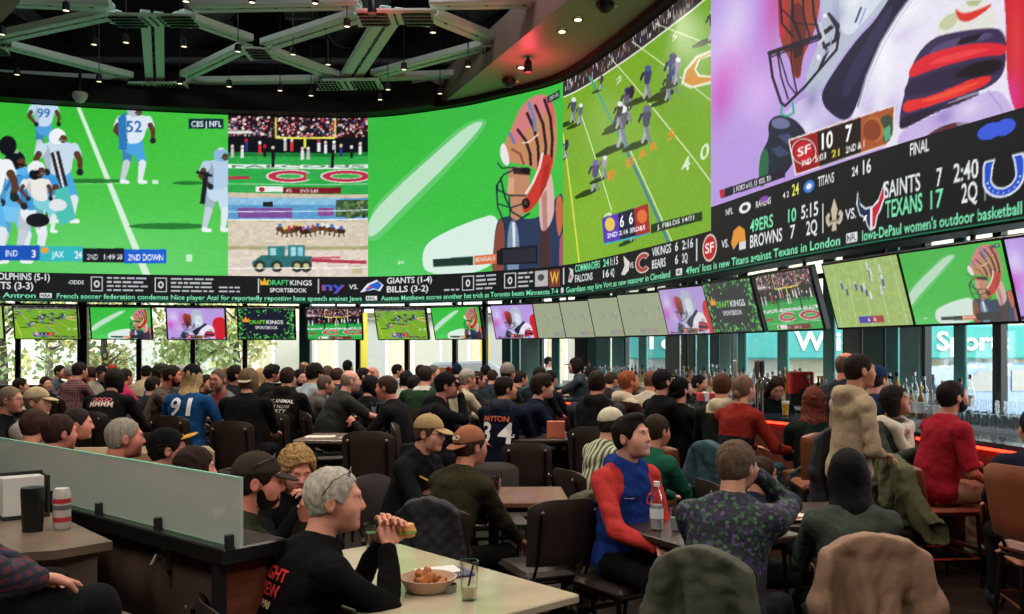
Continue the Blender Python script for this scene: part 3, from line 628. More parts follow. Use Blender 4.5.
# ---- feed 7: sportsbook advert
F7 = Feed('#1b1d2e')
def leafy(F, seed, n=150):
    rs = random.Random(seed)
    for _ in range(n):
        e = rs.random(); q = rs.random(); dep = abs(rs.gauss(0, .085))
        u, v = ((q, dep) if e < .3 else (q, 1 - dep) if e < .55 else (dep * .8, q) if e < .75 else (1 - dep * .8, q))
        a = rs.uniform(0, 6.28); L = rs.uniform(.02, .055); c, s_ = math.cos(a), math.sin(a)
        F.poly([(u, v), (u + L * c * .5 - .012 * s_, v + 1.6 * (L * s_ * .5 + .012 * c)), (u + L * c, v + 1.6 * L * s_), (u + L * c * .5 + .012 * s_, v + 1.6 * (L * s_ * .5 - .012 * c))], rs.choice(['#39c04a', '#1f8a36', '#5ad858', '#176a2a', '#8ae070']), raw=True)
leafy(F7, 4, 260)
F7.text('DRAFT', (.2, .5), (.48, .5), .12, '#7ad83a', raw=True).text('KINGS', (.5, .5), (.8, .5), .12, '#f0f4f0', raw=True).text('SPORTSBOOK', (.3, .34), (.7, .34), .09, '#f0f4f0', raw=True)
F7.poly([(.08, .56), (.07, .70), (.105, .63), (.135, .75), (.165, .63), (.20, .70), (.19, .56)], '#f0a030', raw=True)
# ---- feed 8: another game, wide
F8 = Feed('#a2bf6c')
for k in range(5): F8.poly([(.05 + k * .22, 0), (.06 + k * .22, 0), (.16 + k * .19, 1), (.155 + k * .19, 1)], '#dfe8c0', .7, raw=True)
rs = random.Random(21)
for k in range(17):
    u, v = .5 + rs.gauss(0, .16), .55 + rs.gauss(0, .13); c = rs.choice(['#4a4a98', '#e6e6ee', '#3a3a80', '#d0d0dc'])
    F8.poly([(u - .014, v), (u + .014, v), (u + .012, v + .1), (u - .012, v + .1)], c, raw=True).poly([(u - .03, v - .01), (u + .01, v - .01), (u + .01, v), (u - .03, v)], '#7a9a4a', raw=True).poly([(u - .008, v + .1), (u + .008, v + .1), (u + .008, v + .13), (u - .008, v + .13)], '#e8e8f0', raw=True)
F8.poly([(.33, .06), (.5, .06), (.5, .16), (.33, .16)], '#4a2aa8', raw=True).poly([(.5, .06), (.66, .06), (.66, .16), (.5, .16)], '#a82a3a', raw=True).text('6', (.45, .08), (.48, .08), .06, '#ffffff', raw=True).text('6', (.53, .08), (.56, .08), .06, '#ffffff', raw=True).grain(.04, 4)

# ---- the score ticker under the pictures
TK = Feed('#15171a', T(-30), T(1150), Z_T0, Z_T1)
W_, G_ = '#e4e8ea', '#7fe8b4'
def two(a, b, p0, p1, ca=W_, cb=W_, k=1.0, q0=None, q1=None):
    TK.tm(a, p0, p1, 3.03, .115 * k, ca).tm(b, q0 or p0, q1 or (p0 + (p1 - p0) * min(1, len(b) / len(a))), 2.86, .115 * k, cb)
two('DOLPHINS (5-1)', 'JETS (3-3)', -8, 50, k=1.1); TK.tm('-ODDS', 68, 84, 2.97, .07, W_)
def lines(p0, p1, n=4, seed=0):
    rs = random.Random(seed + int(p0))
    for k in range(n):
        x = p0
        while x < p1 - 3:
            w = rs.uniform(3, 11); TK.rm(x, min(p1, x + w), 2.85 + k * .077, 2.885 + k * .077, '#b8bcc0'); x += w + 1.6
def iconbox(p):
    TK.rm(p - 6, p + 6, 2.84, 3.12, '#cfd3d6'); TK.rm(p - 5, p + 5, 2.86, 3.1, '#15171a'); TK.em(p, 2.98, .055, .07, '#cfd3d6'); TK.em(p, 2.98, .025, .035, '#15171a')
for p in (97, 161, 468, 510): iconbox(p)
lines(107, 148); lines(171, 214); lines(219, 240, 2); lines(476, 496); lines(518, 533); lines(444, 459, 1)
for p in (258, 318, 563, 696, 822, 984): TK.rm(p, p + 1.2, 2.84, 3.13, '#cfd3d6')
TK.tm('DRAFT', 267, 289, 3.0, .1, '#4fd07a').tm('KINGS', 290, 312, 3.0, .1, W_).tm('SPORTSBOOK', 270, 307, 2.86, .08, W_).pm(263, 3.0, [(-.05, 0), (-.06, .12), (0, .06), (.03, .15), (.07, .06), (.13, .12), (.1, 0)], '#e8b030')
TK.tm('ny', 322, 345, 2.9, .17, '#d83a44').tm('ny', 323.5, 344, 2.905, .16, '#3a5ad8').tm('VS.', 349, 358, 2.93, .09, W_)
TK.pm(360, 2.86, [(0, 0), (.15, .17), (.35, .25), (.5, .14), (.42, .02), (.3, .06), (.15, .03)], '#e4e8f0').pm(364, 2.88, [(.02, 0), (.12, .13), (.3, .2), (.38, .12), (.3, .03), (.2, .06)], '#2a62c8').pm(364, 2.92, [(.0, 0), (.2, .05), (.3, .03), (.1, .06)], '#d83a3a')
two('GIANTS (1-4)', 'BILLS (3-2)', 387, 432)
TK.rm(535, 548, 2.84, 3.12, '#b8b4b0').em(541, 3.0, .08, .06, '#4a4a4a').rm(549, 560, 2.82, 3.12, '#7a3a34').tm('W', 550, 559, 2.88, .2, '#e8b83a')
TK.pm(568, 2.86, [(0, .02), (.07, .2), (.02, .26), (.16, .22), (.18, .1), (.1, 0)], '#c8cacc').pm(568, 2.9, [(.03, 0), (.09, .12), (.12, .05)], '#a82834')
two('COMMANDERS', 'FALCONS', 575, 600, G_, W_); two('24', '16', 603, 609, G_, W_); two('1:15', '4Q', 610.5, 618)
TK.pm(621, 2.86, [(0, .0), (.12, .12), (.08, .28), (.3, .16), (.26, .04), (.12, -.02)], '#d8d4c8').tm('VS.', 629.5, 634, 2.93, .08, W_)
TK.em(643, 2.97, .27, .15, '#e0c8c0', 40, 320, .45).em(643, 2.97, .24, .13, '#a8443c', 45, 315, .58)
two('VIKINGS', 'BEARS', 652, 671); two('6', '6', 675, 678, q0=675, q1=678); two('2:16', '2Q', 682, 693)
TK.em(709.5, 2.97, .2, .17, '#d8c0b0').em(709.5, 2.97, .17, .145, '#b8242c').tm('SF', 705, 714, 2.91, .12, '#f0e8e4').tm('VS.', 721.5, 728.5, 2.93, .09, W_)
TK.pm(731, 2.86, [(0, .1), (.06, .24), (.2, .28), (.33, .22), (.36, .08), (.24, .02), (.2, .1), (.06, .02)], '#e0953a').pm(739, 2.86, [(0, 0), (.16, 0), (.16, .09), (0, .09)], '#d8d8d8')
two('49ERS', 'BROWNS', 750, 773, G_, W_, 1.15, 750, 782); two('10', '7', 788, 796, G_, W_, 1.15, 790, 795); two('5:15', '2Q', 801, 818, k=1.15, q0=806, q1=817)
TK.pm(834, 2.84, [(-.04, .0), (.04, .0), (.03, .07), (.09, .05), (.13, .09), (.14, .15), (.09, .19), (.06, .15), (.09, .13), (.07, .1), (.03, .11), (.055, .2), (0, .31), (-.055, .2), (-.03, .11), (-.07, .1), (-.09, .13), (-.06, .15), (-.09, .19), (-.14, .15), (-.13, .09), (-.09, .05), (-.03, .07)], '#c8baa4').pm(834, 2.84, [(-.08, .085), (.08, .085), (.08, .105), (-.08, .105)], '#8a7a62').tm('VS.', 845, 856, 2.92, .09, W_)
TK.pm(858, 2.8, [(-.01, .36), (.03, .24), (.1, .19), (.2, .19), (.28, .24), (.36, .38), (.37, .24), (.31, .13), (.27, .09), (.24, -.01), (.17, -.03), (.12, .03), (.1, .09), (.02, .13), (-.03, .24)], '#dfe4ec').pm(858, 2.8, [(.0, .33), (.03, .22), (.1, .17), (.17, .17), (.17, -.01), (.13, .04), (.11, .1), (.03, .14), (-.01, .23)], '#1a2a50').pm(858, 2.8, [(.2, .17), (.28, .21), (.345, .34), (.35, .24), (.29, .14), (.25, .09), (.23, .01), (.2, .0)], '#c4233a').pm(858, 2.8, [(.08, .1), (.1, .12), (.13, .12), (.105, .09), (.115, .06), (.09, .08), (.07, .06)], '#ffffff')
two('SAINTS', 'TEXANS', 884, 920, W_, G_, 1.25, 885, 922); two('7', '17', 936, 942, W_, G_, 1.25, 930, 943); two('2:40', '2Q', 953, 978, k=1.25, q0=961, q1=977)
ho = [(.19 * math.cos(R(a)), .15 * math.sin(R(a)) + .02) for a in range(180, 361, 12)]; hi_ = [(.105 * math.cos(R(a)), .085 * math.sin(R(a)) + .03) for a in range(360, 179, -12)]
TK.pm(1003, 2.97, [(-.17, .17)] + [(-.19, .12)] + ho + [(.19, .12), (.17, .17), (.07, .17), (.09, .12)] + hi_ + [(-.09, .12), (-.07, .17)], '#e4e8f0')
sc_ = lambda L, k, c0: [(x * k, (y - c0) * k + c0) for x, y in L]
TK.pm(1003, 2.97, [(-.155, .155), (-.172, .12)] + [(x * .9, y * .9 + .003) for x, y in ho] + [(.172, .12), (.155, .155), (.09, .155), (.105, .12)] + [(x * 1.14, y * 1.14 - .006) for x, y in hi_] + [(-.105, .12), (-.09, .155)], '#2450c8')
for a in range(190, 351, 20): TK.em(1003, 2.97 + .118 * math.sin(R(a)) + .02, .008, .006, '#e4e8f0') if a == 270 else TK.pm(1003, 2.97, [(.145 * math.cos(R(a)) + u_, .115 * math.sin(R(a)) + .02 + v_) for u_, v_ in ((-.008, -.006), (.008, -.006), (.008, .006), (-.008, .006))], '#e4e8f0')
TK.tm('COLTS', 1034, 1070, 3.03, .14, W_).tm('JAGUARS', 1034, 1086, 2.86, .14, G_)
# the news line
TK.rm(-30, 1150, Z_T0, 2.675, '#1e8a60')
for a, p0, p1, c, w in (('Saint Antron', -22, 36, G_, 0), ('NBA', 40, 52, W_, 1), ('French soccer federation condemns Nice player Atal for reportedly reposting hate speech against Jews', 57, 362, G_, 0), ('NHL', 366, 377, W_, 1),
                        ('Auston Matthews scores another hat trick as Toronto beats Minnesota 7-4', 381, 558, G_, 0), ('NFL', 561, 563.5, W_, 1), ('Guardians may hire Vogt as new manager in Cleveland', 566, 670, G_, 0), ('NFL', 676, 682, W_, 1),
                        ("49ers' loss is new Titans against Texans in London", 686, 840, G_, 0), ('NFL', 846, 857, W_, 1), ("Iowa-DePaul women's outdoor basketball game sets record", 862, 1120, G_, 0)):
    if w: TK.rm(p0, p1, 2.7, 2.79, W_); TK.tm(a, p0 + 1, p1 - 1, 2.715, .06, '#15171a')
    else: TK.tm(a, p0, p1, 2.7, .088, c)
# the second, upper line on the right
TU = Feed('#17181d', T(711), T(1150), Z_T1, Z_T2)
for a, p0, p1, z, h, c in (('NFL', 726, 733, 3.31, .07, '#e8e8e8'), ('RAVENS', 756, 771, 3.29, .07, '#e8e8e8'), ('4 2', 783, 789, 3.3, .06, '#e8e8e8'), ('24', 792, 799, 3.3, .11, '#e8e860'), ('TITANS', 818, 834, 3.31, .09, '#e8e8e8'), ('24', 852, 858, 3.31, .08, '#e8e8e8'),
                           ('16', 863, 871, 3.3, .12, '#e8e8e8'), ('FINAL', 910, 929, 3.34, .1, '#f0f0f0'), ('FINAL', 1060, 1090, 3.34, .1, '#f0f0f0')): TU.tm(a, p0, p1, z, h, c)
TU.em(745, 3.33, .14, .06, '#e8e8ec').em(745, 3.33, .07, .03, '#303038').em(764, 3.36, .1, .03, '#8a4ab0').em(809, 3.34, .1, .06, '#3a7ad0').em(809, 3.34, .05, .03, '#e8e8f0').em(990, 3.36, .12, .06, '#3a5ad8').em(1004, 3.36, .1, .06, '#3a5ad8')

video = empty('video_wall')
tag(video, 'huge curved video wall of six big sports pictures with a score ticker below', 'video wall')
for nm, fd, dn, lb in (('picture_panel', F1, 58, 'panel of blue and white players on bright green grass'), ('picture_panel', F2, 62, 'panel of goalposts and end zone'), ('picture_panel', F3, 62, 'panel of a horse race and tractor'),
                       ('picture_panel', F4, 62, 'panel of an orange striped helmet in close-up'), ('picture_panel', F5, 82, 'panel of a football field from above'), ('picture_panel', F6, 92, 'panel of a player in close-up against purple')):
    o = led_panel(nm, fd, dn, video); o['label'] = lb
led_panel('score_ticker', TK, 108, video); led_panel('final_score_bar', TU, 120, video)
# casing behind and the dark cornice above
def ribbon(name, path, t0, t1, prof, m, parent=None, step=.3):
    """sweep a closed profile of (offset outwards, z) along the path"""
    n = max(2, int((t1 - t0) / step)); mb = MB(); vs = []; fs = []; k = len(prof)
    for i in range(n + 1):
        t = t0 + (t1 - t0) * i / n; p = path.pos(t); q = path.nrm(t)
        vs += [(p.x - q.x * a, p.y - q.y * a, z) for a, z in prof]
    for i in range(n):
        for j in range(k): fs.append((i * k + j, i * k + (j + 1) % k, (i + 1) * k + (j + 1) % k, (i + 1) * k + j))
    fs.append(tuple(range(k))[::-1]); fs.append(tuple(n * k + j for j in range(k)))
    mb.add(vs, fs, m); return mb.build(name, parent=parent)
BLACK = mat('black_painted_metal', '#121315', rough=.55, bump=.1)
ribbon('casing', LED, T(-30), LED.L[-1] - .3, [(.03, Z_T0 - .02), (.35, Z_T0 - .02), (.35, Z_TOP + .02), (.03, Z_TOP + .02)], BLACK, video)

# ---- televisions hung below
def tv_feed(fd, W=100, H=57): return fd.raster(W, H)
TVW, TVH = 1.09, .63
TVPIX = {}
def television(px, fd, label, wash=0.0, dens=1.0, gap=None, turn=0):
    path = TVLINE; t = path.hit(px) if gap is None else gap; p = path.pos(t); n = path.nrm(t)
    rz = math.atan2(n.y, n.x) + math.pi / 2 + R(turn)                # local -Y faces the room
    root = empty('hanging_television', (p.x, p.y, 1.92), rz); tag(root, label, 'television', 'televisions hung under the video wall')
    tilt = Matrix.Rotation(R(16), 4, 'X'); tilt = Matrix.Translation((0, 0, 0)) @ tilt
    mb = MB(); mb.box((0, .043, TVH / 2), (TVW + .065, .07, TVH + .05), TVB, M=tilt, bev=.008).box((0, .07, TVH * .45), (TVW * .6, .06, TVH * .5), TVB, M=tilt, bev=.01); mb.build('casing', parent=root)
    W = int(100 * dens); H = int(57 * dens); key = (id(fd), W, wash)
    if key not in TVPIX:
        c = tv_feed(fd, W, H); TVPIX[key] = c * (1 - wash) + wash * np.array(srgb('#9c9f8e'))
    x = np.linspace(-TVW / 2, TVW / 2, W); z = np.linspace(0, TVH, H); V = np.zeros((H, W, 3)); V[..., 0] = x; V[..., 2] = z[:, None]; V[..., 1] = .004
    V = V.reshape(-1, 3) @ np.array(tilt.to_3x3()).T
    np_mesh('screen', V, grid_faces(W, H), SCR_TV, root, smooth=False, colors=TVPIX[key].reshape(-1, 3))
    mb = MB(); mb.tube([(0, .1, TVH * .8), (0, .16, TVH + .35)], .022, BLACK, 8); mb.box((0, .12, TVH * .6), (.3, .05, .25), BLACK); mb.build('hanging_bracket', parent=root)
TVB = mat('television_bezel', '#0d0d10', rough=.35)
TVLINE = LED.offset(.2)
tvs = [(-29, F8, 'television with a wide pale green game at the left picture edge'), (47, F5, 'leftmost fully visible television showing a green field from above'), (122, F4, 'television left of the row showing an orange helmet close-up beside a black post'),
       (197, F6, 'television in the left row showing a white helmet close-up on purple'), (267, F7, 'television in the left row with a dark leafy sportsbook advert'), (335, F2, 'television in the left row showing goalposts and an end zone'),
       (403, F5, 'television in the middle of the far row showing the green field'), (459, F4, 'television in the middle of the row showing an orange helmet'), (519, F6, 'television at the bend showing the white helmet on purple')]
for px, fd, lb in tvs: television(px, fd, lb)
t_ = TVLINE.hit(952); step = 1.37
right = [(961, F4, 'large right-hand television showing an orange helmet on green', 1.4), (873, F8, 'right-hand television with a pale green wide game, left of the orange helmet one', 1.3), (794, F2, 'right-hand television showing goalposts and red end zone letters', 1.2),
         (737, F7, 'right-hand television with the green leafy sportsbook advert', 1.1), (693, F6, 'right-hand television showing white helmet on purple beside the leafy advert', 1.0), (650, F8, 'washed-out pale television just left of the purple helmet one', 1), (619, F8, 'second washed-out pale television from the purple helmet one', 1),
         (589, F8, 'third washed-out pale television from the purple helmet one', 1), (563, F8, 'grazing-angle pale television right of the bend', 1)]
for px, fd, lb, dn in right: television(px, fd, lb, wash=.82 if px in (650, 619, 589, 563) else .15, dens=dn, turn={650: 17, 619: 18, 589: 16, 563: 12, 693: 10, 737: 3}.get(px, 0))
television(1080, F6, 'purple television cut off by the right picture edge', dens=1.3)
# ================================================================== the room
FLOOR = mat('dark_wood_floor', '#2a211c', rough=.32, bump=.08, bscale=8, var=.35, vscale=3, aniso=(1, 6, 1))
mb = MB(); mb.prism([(-14, -3), (9, -3), (9, 4), (4.6, 12.5), (2.2, 19.4), (-14, 19.4)], -.2, 0, FLOOR); struct(mb.build('floor'))
mb = MB(); mb.prism([(-13.9, 8.8), (-3.0, 8.8), (-2.2, 11.5), (-1.0, 12.6), (-1.0, 18.4), (-4, 19.2), (-13.9, 17.3)], 0.001, .15, FLOOR); struct(mb.build('floor_platform'))
CEIL = mat('dark_open_ceiling', '#141416', rough=.9, var=.4, vscale=1.5)
mb = MB(); mb.prism([(-16, -3), (10, -3), (10, 4), (5.6, 13.5), (3.2, 21), (-16, 21)], 9.4, 9.6, CEIL); struct(mb.build('ceiling'))
GL = LED.offset(1.35)
# upper wall behind and over the video wall
o = ribbon('wall_upper', LED, .1, LED.L[-1] - .3, [(.75, 2.85), (1.5, 2.85), (1.5, 9.4), (.75, 9.4)], CEIL); struct(o)
# wall under the windows
SILL = mat('dark_blue_grey_panel', '#22262b', rough=.5, var=.1)
o = ribbon('wall_low', GL, .1, GL.hit(470), [(-.1, 0), (.15, 0), (.15, .93), (-.1, .93)], SILL); struct(o)
o = ribbon('wall_bar_side', GL, GL.hit(470), GL.L[-1] - .2, [(-.1, 0), (.15, 0), (.15, .9), (-.1, .9)], SILL); struct(o)
WALL = mat('brown_side_wall', '#2c2622', rough=.8)
mb = MB(); mb.box((-14.1, 7, 4.6), (.2, 20, 9.2), WALL); struct(mb.build('wall_left'))
mb = MB(); mb.box((-3.6, -3.1, 4.7), (21.2, .2, 9.4), WALL); struct(mb.build('wall_rear'))
mb = MB(); mb.box((6.9, .1, 4.7), (.2, 6.4, 9.4), WALL); struct(mb.build('wall_right'))

GLASS = bpy.data.materials.new('window_glass'); GLASS.use_nodes = True; nt = GLASS.node_tree; nt.nodes.remove(nt.nodes['Principled BSDF'])
tr = nt.nodes.new('ShaderNodeBsdfTransparent'); tr.inputs[0].default_value = (.93, .97, .96, 1); gl = nt.nodes.new('ShaderNodeBsdfGlossy'); gl.inputs['Roughness'].default_value = .03
fr = nt.nodes.new('ShaderNodeFresnel'); fr.inputs[0].default_value = 1.35; mx = nt.nodes.new('ShaderNodeMixShader')
mx.inputs[0].default_value = .05; nt.nodes.remove(fr); nt.links.new(tr.outputs[0], mx.inputs[1]); nt.links.new(gl.outputs[0], mx.inputs[2]); nt.links.new(mx.outputs[0], nt.nodes['Material Output'].inputs[0])
MULL = mat('black_window_frame', '#14171a', rough=.4)
TEAL = mat('teal_painted_column', '#58b0aa', rough=.4, var=.08)
TEALL = mat('light_teal_panel', '#a6dedb', rough=.45, var=.1)
TEALD = mat('dark_green_column', '#2c6c69', rough=.4)
GREYC = mat('grey_pillar', '#7a8682', rough=.5)
def post(name, p0, p1, m, z0=.9, z1=3.2, th=.16, out=0.0):
    t0, t1 = GL.hit(p0), GL.hit(p1); a, b = GL.pos(t0), GL.pos(t1); n = GL.nrm((t0 + t1) / 2); c = (a + b) / 2 - n * out
    mb = MB(); mb.box((c.x, c.y, (z0 + z1) / 2), ((b - a).length, th, z1 - z0), m, rz=math.atan2((b - a).y, (b - a).x), bev=.015)
    mb.box((c.x, c.y, z0 + .05), ((b - a).length + .02, th + .03, .1), m, rz=math.atan2((b - a).y, (b - a).x))
    o = mb.build(name); struct(o); return o
bars = [-28, 18, 83, 139, 193, 245, 305, 358, 407, 455]
wcount = 0
def window(pa, pb, z0=.93, z1=3.2):
    global wcount; wcount += 1
    t0, t1 = GL.hit(pa), GL.hit(pb); a, b = GL.pos(t0), GL.pos(t1); L = (b - a).length; rz = math.atan2((b - a).y, (b - a).x)
    M = Matrix.Translation(((a.x + b.x) / 2, (a.y + b.y) / 2, 0)) @ Matrix.Rotation(rz, 4, 'Z')
    w = MB()
    for z in (z0 + .03, 2.62, z1 - .03): w.box((0, 0, z), (L, .07, .06), MULL, M=M)
    for x in (-L / 2 + .025, L / 2 - .025): w.box((x, 0, (z0 + z1) / 2), (.05, .08, z1 - z0), MULL, M=M)
    f = w.build('window_%d' % wcount); struct(f)
    g = MB(); g.box((0, 0, (z0 + z1) / 2), (L - .04, .012, z1 - z0 - .04), GLASS, M=M); g.build('glass_pane', parent=f)
for a, b in zip(bars, bars[1:]): window(a, b)
for i, (a, b) in enumerate([(455, 485), (485, 505), (541, 578), (626, 669), (733, 783), (783, 848), (925, 1000), (1000, 1090)]): window(a, b)
post('trim_1', 78, 88, MULL, th=.25, z0=.28); post('trim_2', 300, 311, TEALD, th=.4, z0=.28)
k = 3
for p0, p1, m in ((505, 512, TEALD), (513, 521, TEAL), (522, 541, TEALL), (553, 561, TEAL), (578, 589, MULL), (589, 598, TEALD), (598, 612, TEAL), (614, 626, TEAL), (641, 649, TEAL), (669, 682, GREYC),
                  (684, 690, MULL), (691, 698, TEALD), (700, 711, TEAL), (713, 722, TEALD), (723, 734, TEALL), (741, 749, TEAL), (781, 791, TEAL), (827, 838, TEAL), (848, 866, GREYC), (867, 889, TEALD), (890, 902, TEAL), (904, 925, TEALL), (958, 970, TEAL)):
    post('trim_%d' % k, p0, p1, m, th=.05, out=-.04); k += 1

# ---- cornice, soffit, ceiling steel
CORN = mat('matte_black_cornice', '#0e0f10', rough=.8)
struct(ribbon('trim_%d' % k, LED, .1, LED.hit(440), [(-.35, 6.4), (.4, 6.4), (.4, 6.86), (-.35, 6.86)], CORN)); k += 1
struct(ribbon('trim_%d' % k, LED, LED.hit(440), LED.L[-1] - .3, [(-.14, 6.40), (.4, 6.40), (.4, 6.5), (-.14, 6.5)], CORN)); k += 1
SOFF = mat('grey_brown_soffit', '#94877f', rough=.5, var=.05, vscale=1)
vs = []; fs = []; ys = [18.0 - .5 * i for i in range(31)]
for y in ys:
    xr = float(np.interp(-y, -LED.P[:, 1][np.argmax(LED.P[:, 1]):], LED.P[:, 0][np.argmax(LED.P[:, 1]):])) + .35; xl = -1.55 + .41 * (18 - y)
    vs += [(xl, y, 6.5), (xr, y, 6.5), (xr, y, 7.1), (xl, y, 7.1)]
for i in range(len(ys) - 1):
    for j in range(4): fs.append((i * 4 + j, (i + 1) * 4 + j, (i + 1) * 4 + (j + 1) % 4, i * 4 + (j + 1) % 4))
struct(MB().add(vs, fs, SOFF).build('ceiling_soffit'))

STEEL = mat('screen_tinted_pale_steel', '#d4ecdf', rough=.5)  # green in the base colour stands in for light from the screens
BOLT = mat('dark_bolts', '#17191a', rough=.5)
ZT = 6.92
def on(px, py, z=ZT):
    d = F_PX * (z - EYE) / (HY - py); return Vector(((px - CX) / F_PX * d, d, z))
truss = empty('roof_truss', (0, 0, 0)); tag(truss, 'pale riveted steel roof bracing in crossed diamonds under the dark ceiling', 'roof truss')
def member(a, b, w, name='brace', split=True, h=.09):
    a, b = on(*a), on(*b); L = (b - a).length; M = Matrix.Translation((a + b) / 2) @ Matrix.Rotation(math.atan2((b - a).y, (b - a).x), 4, 'Z')
    mb = MB()
    for q in ((-1, 1) if split else (0,)):
        c = q * w * .28; ww = w * .4 if split else w
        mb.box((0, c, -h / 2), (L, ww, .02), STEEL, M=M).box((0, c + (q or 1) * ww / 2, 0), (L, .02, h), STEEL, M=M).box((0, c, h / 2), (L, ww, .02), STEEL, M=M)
    n = int(L / .5)
    for i in range(n): mb.box((-L / 2 + (i + .5) * L / n, 0, -h / 2 + .0), (.05, w * .5, .018), BOLT, M=M)
    mb.build(name, parent=truss)
def gusset(pts, name='gusset_plate', bolts=8):
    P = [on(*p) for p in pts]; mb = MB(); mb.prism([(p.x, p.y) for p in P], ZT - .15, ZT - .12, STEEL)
    xs = [p.x for p in P]; ys_ = [p.y for p in P]; x0, x1, y0, y1 = min(xs), max(xs), min(ys_), max(ys_)
    for i in range(bolts):
        for j in range(4):
            for s_ in (0, 1):
                x = (x0 + .12 + i * (x1 - x0) * .32 / bolts) if s_ == 0 else (x1 - .12 - i * (x1 - x0) * .32 / bolts); y = y0 + (y1 - y0) * (.2 + .2 * j)
                mb.lathe([(.03, 0), (.03, .025), (.0, .03)], BOLT, 6, M=Matrix.Translation((x, y, ZT - .178)))
    for i in range(3):
        mb.box(((x0 + x1) / 2 - .12 + .12 * i, (y0 + y1) / 2, ZT - .155), (.03, (y1 - y0) * .6, .02), BOLT)
    mb.build(name, parent=truss)
member((-60, -2), (112, 5), .3, 'chord'); member((192, 6), (360, 3), .3, 'chord'); member((430, 3), (620, 0), .3, 'chord')
member((-40, 72), (125, 80), .22, 'chord'); member((188, 81), (320, 79), .22, 'chord'); member((380, 77), (478, 73), .22, 'chord')
member((115, 12), (-10, 39), .3); member((178, 14), (248, 39), .28); member((8, 45), (130, 76), .26); member((246, 46), (186, 75), .26)
member((268, 44), (362, 14), .34); member((266, 50), (334, 75), .3); member((430, 14), (492, 39), .34); member((488, 44), (376, 74), .28)
member((152, 14), (155, 80), .34, 'cross_beam'); member((393, 10), (351, 76), .4, 'cross_beam')
gusset([(108, 4), (196, 6), (192, 19), (168, 17), (138, 17), (110, 14)]); gusset([(356, 0), (436, 0), (430, 18), (405, 15), (385, 16), (358, 18)])
gusset([(128, 75), (186, 75), (190, 84), (124, 84)], bolts=6); gusset([(322, 72), (378, 71), (384, 82), (316, 83)], bolts=6)
gusset([(238, 38), (262, 40), (278, 50), (250, 52)], bolts=3); gusset([(480, 38), (496, 37), (500, 44), (484, 46)], bolts=3); gusset([(-14, 38), (6, 39), (10, 47), (-10, 47)], bolts=3)
P_ = [on(a, b, 6.7) for a, b in ((-60, -30), (30, -30), (19, 4), (2, 22), (-60, 60))]
mb = MB(); mb.prism([(q.x, q.y) for q in P_], 6.7, 7.3, mat('tan_bulkhead', '#a8a08c', rough=.8)); struct(mb.build('ceiling_bulkhead'))
# ducts and pipes, dark, high up
DUCT = mat('dark_grey_duct', '#5a5d60', rough=.6, var=.2)
def duct(pts, r, label, z=8.2, cat='duct'):
    P = [on(x, y, z) for x, y in pts]; mb = MB(); mb.tube(P, r, DUCT, 14)
    for p, q in zip(P, P[1:]):
        n = max(1, int((q - p).length / 1.2))
        for i in range(n + 1):
            c = p.lerp(q, i / n); t = (q - p).normalized(); mb.tube([c - t * .03, c + t * .03], r * 1.05, DUCT, 14)
    o = mb.build('ceiling_duct', smooth=True); tag(o, label, cat)
duct([(230, -8), (170, 70)], .3, 'dark round duct crossing behind the left truss'); duct([(-30, 28), (300, 40)], .1, 'long thin dark pipe across the left ceiling', 8.6, 'pipe'); duct([(330, 66), (345, 30), (372, -10)], .38, 'fat dark duct running towards the middle gusset plate', 8.4)
duct([(400, 60), (520, -20)], .35, 'dark duct slanting up beside the soffit', 8.6); duct([(20, 66), (120, 30)], .22, 'dark duct at the upper left above the truss', 8.7); duct([(60, 60), (470, 62)], .07, 'long thin dark sprinkler pipe above the far chord', 7.5, 'pipe')
duct([(90, -6), (60, 62)], .16, 'dark pipe slanting down left of the left cross beam', 8.0, 'pipe')
for i, (a, b, c) in enumerate((((40, 56), (52, 10), 8.1), ((215, 56), (232, 8), 8.1), ((298, 40), (318, 6), 8.3))):
    p, q = on(*a, c), on(*b, c); mb = MB(); mb.box(((p.x + q.x) / 2, (p.y + q.y) / 2, c), (.5, (p - q).length, .3), DUCT, bev=.02)
    for j in range(4): mb.box(((p.x + q.x) / 2, min(p.y, q.y) + (p - q).length * (j + .5) / 4, c), (.54, .04, .34), DUCT)
    tag(mb.build('ceiling_duct'), ['square dark duct box at far left of the ceiling', 'square dark duct box between the two cross beams', 'square dark duct box left of the middle gusset plate'][i], 'duct')
# pendant lamps
LAMPB = mat('black_lamp_can', '#101112', rough=.5); LENS = mat('warm_lamp_lens', '#ffffff', emit='#ffe2b8', estr=3)
lamps = [(2, 35), (17, 75), (94, 45), (126, 43), (184, 47), (186, 2), (252, 3), (238, 52), (99, 82), (180, 84), (229, 87), (66, 11), (315, 4), (347, 27), (293, 55), (328, 65), (404, 70), (433, 33), (468, 67), (380, 100), (311, 96), (280, 91), (388, 90), (440, 94)]
LZ = 6.55
def pendant(p, label):
    root = empty('pendant_lamp', (p.x, p.y, p.z)); tag(root, label, 'lamp', 'small downlights hung from the ceiling')
    MB().lathe([(.03, .13), (.05, .12), (.055, 0), (.047, 0), (.047, .03)], LAMPB, 14).tube([(0, 0, .12), (0, 0, 9.4 - p.z)], .008, LAMPB, 6).build('lamp_can', parent=root, smooth=True)
    MB().lathe([(.0, .012), (.048, .012), (.048, .02), (0, .02)], LENS, 14).build('lens', parent=root)
for i, (x, y) in enumerate(lamps): pendant(on(x, y, LZ if y < 80 else 6.45), 'small black pendant downlight with a warm lens under the dark roof steel')
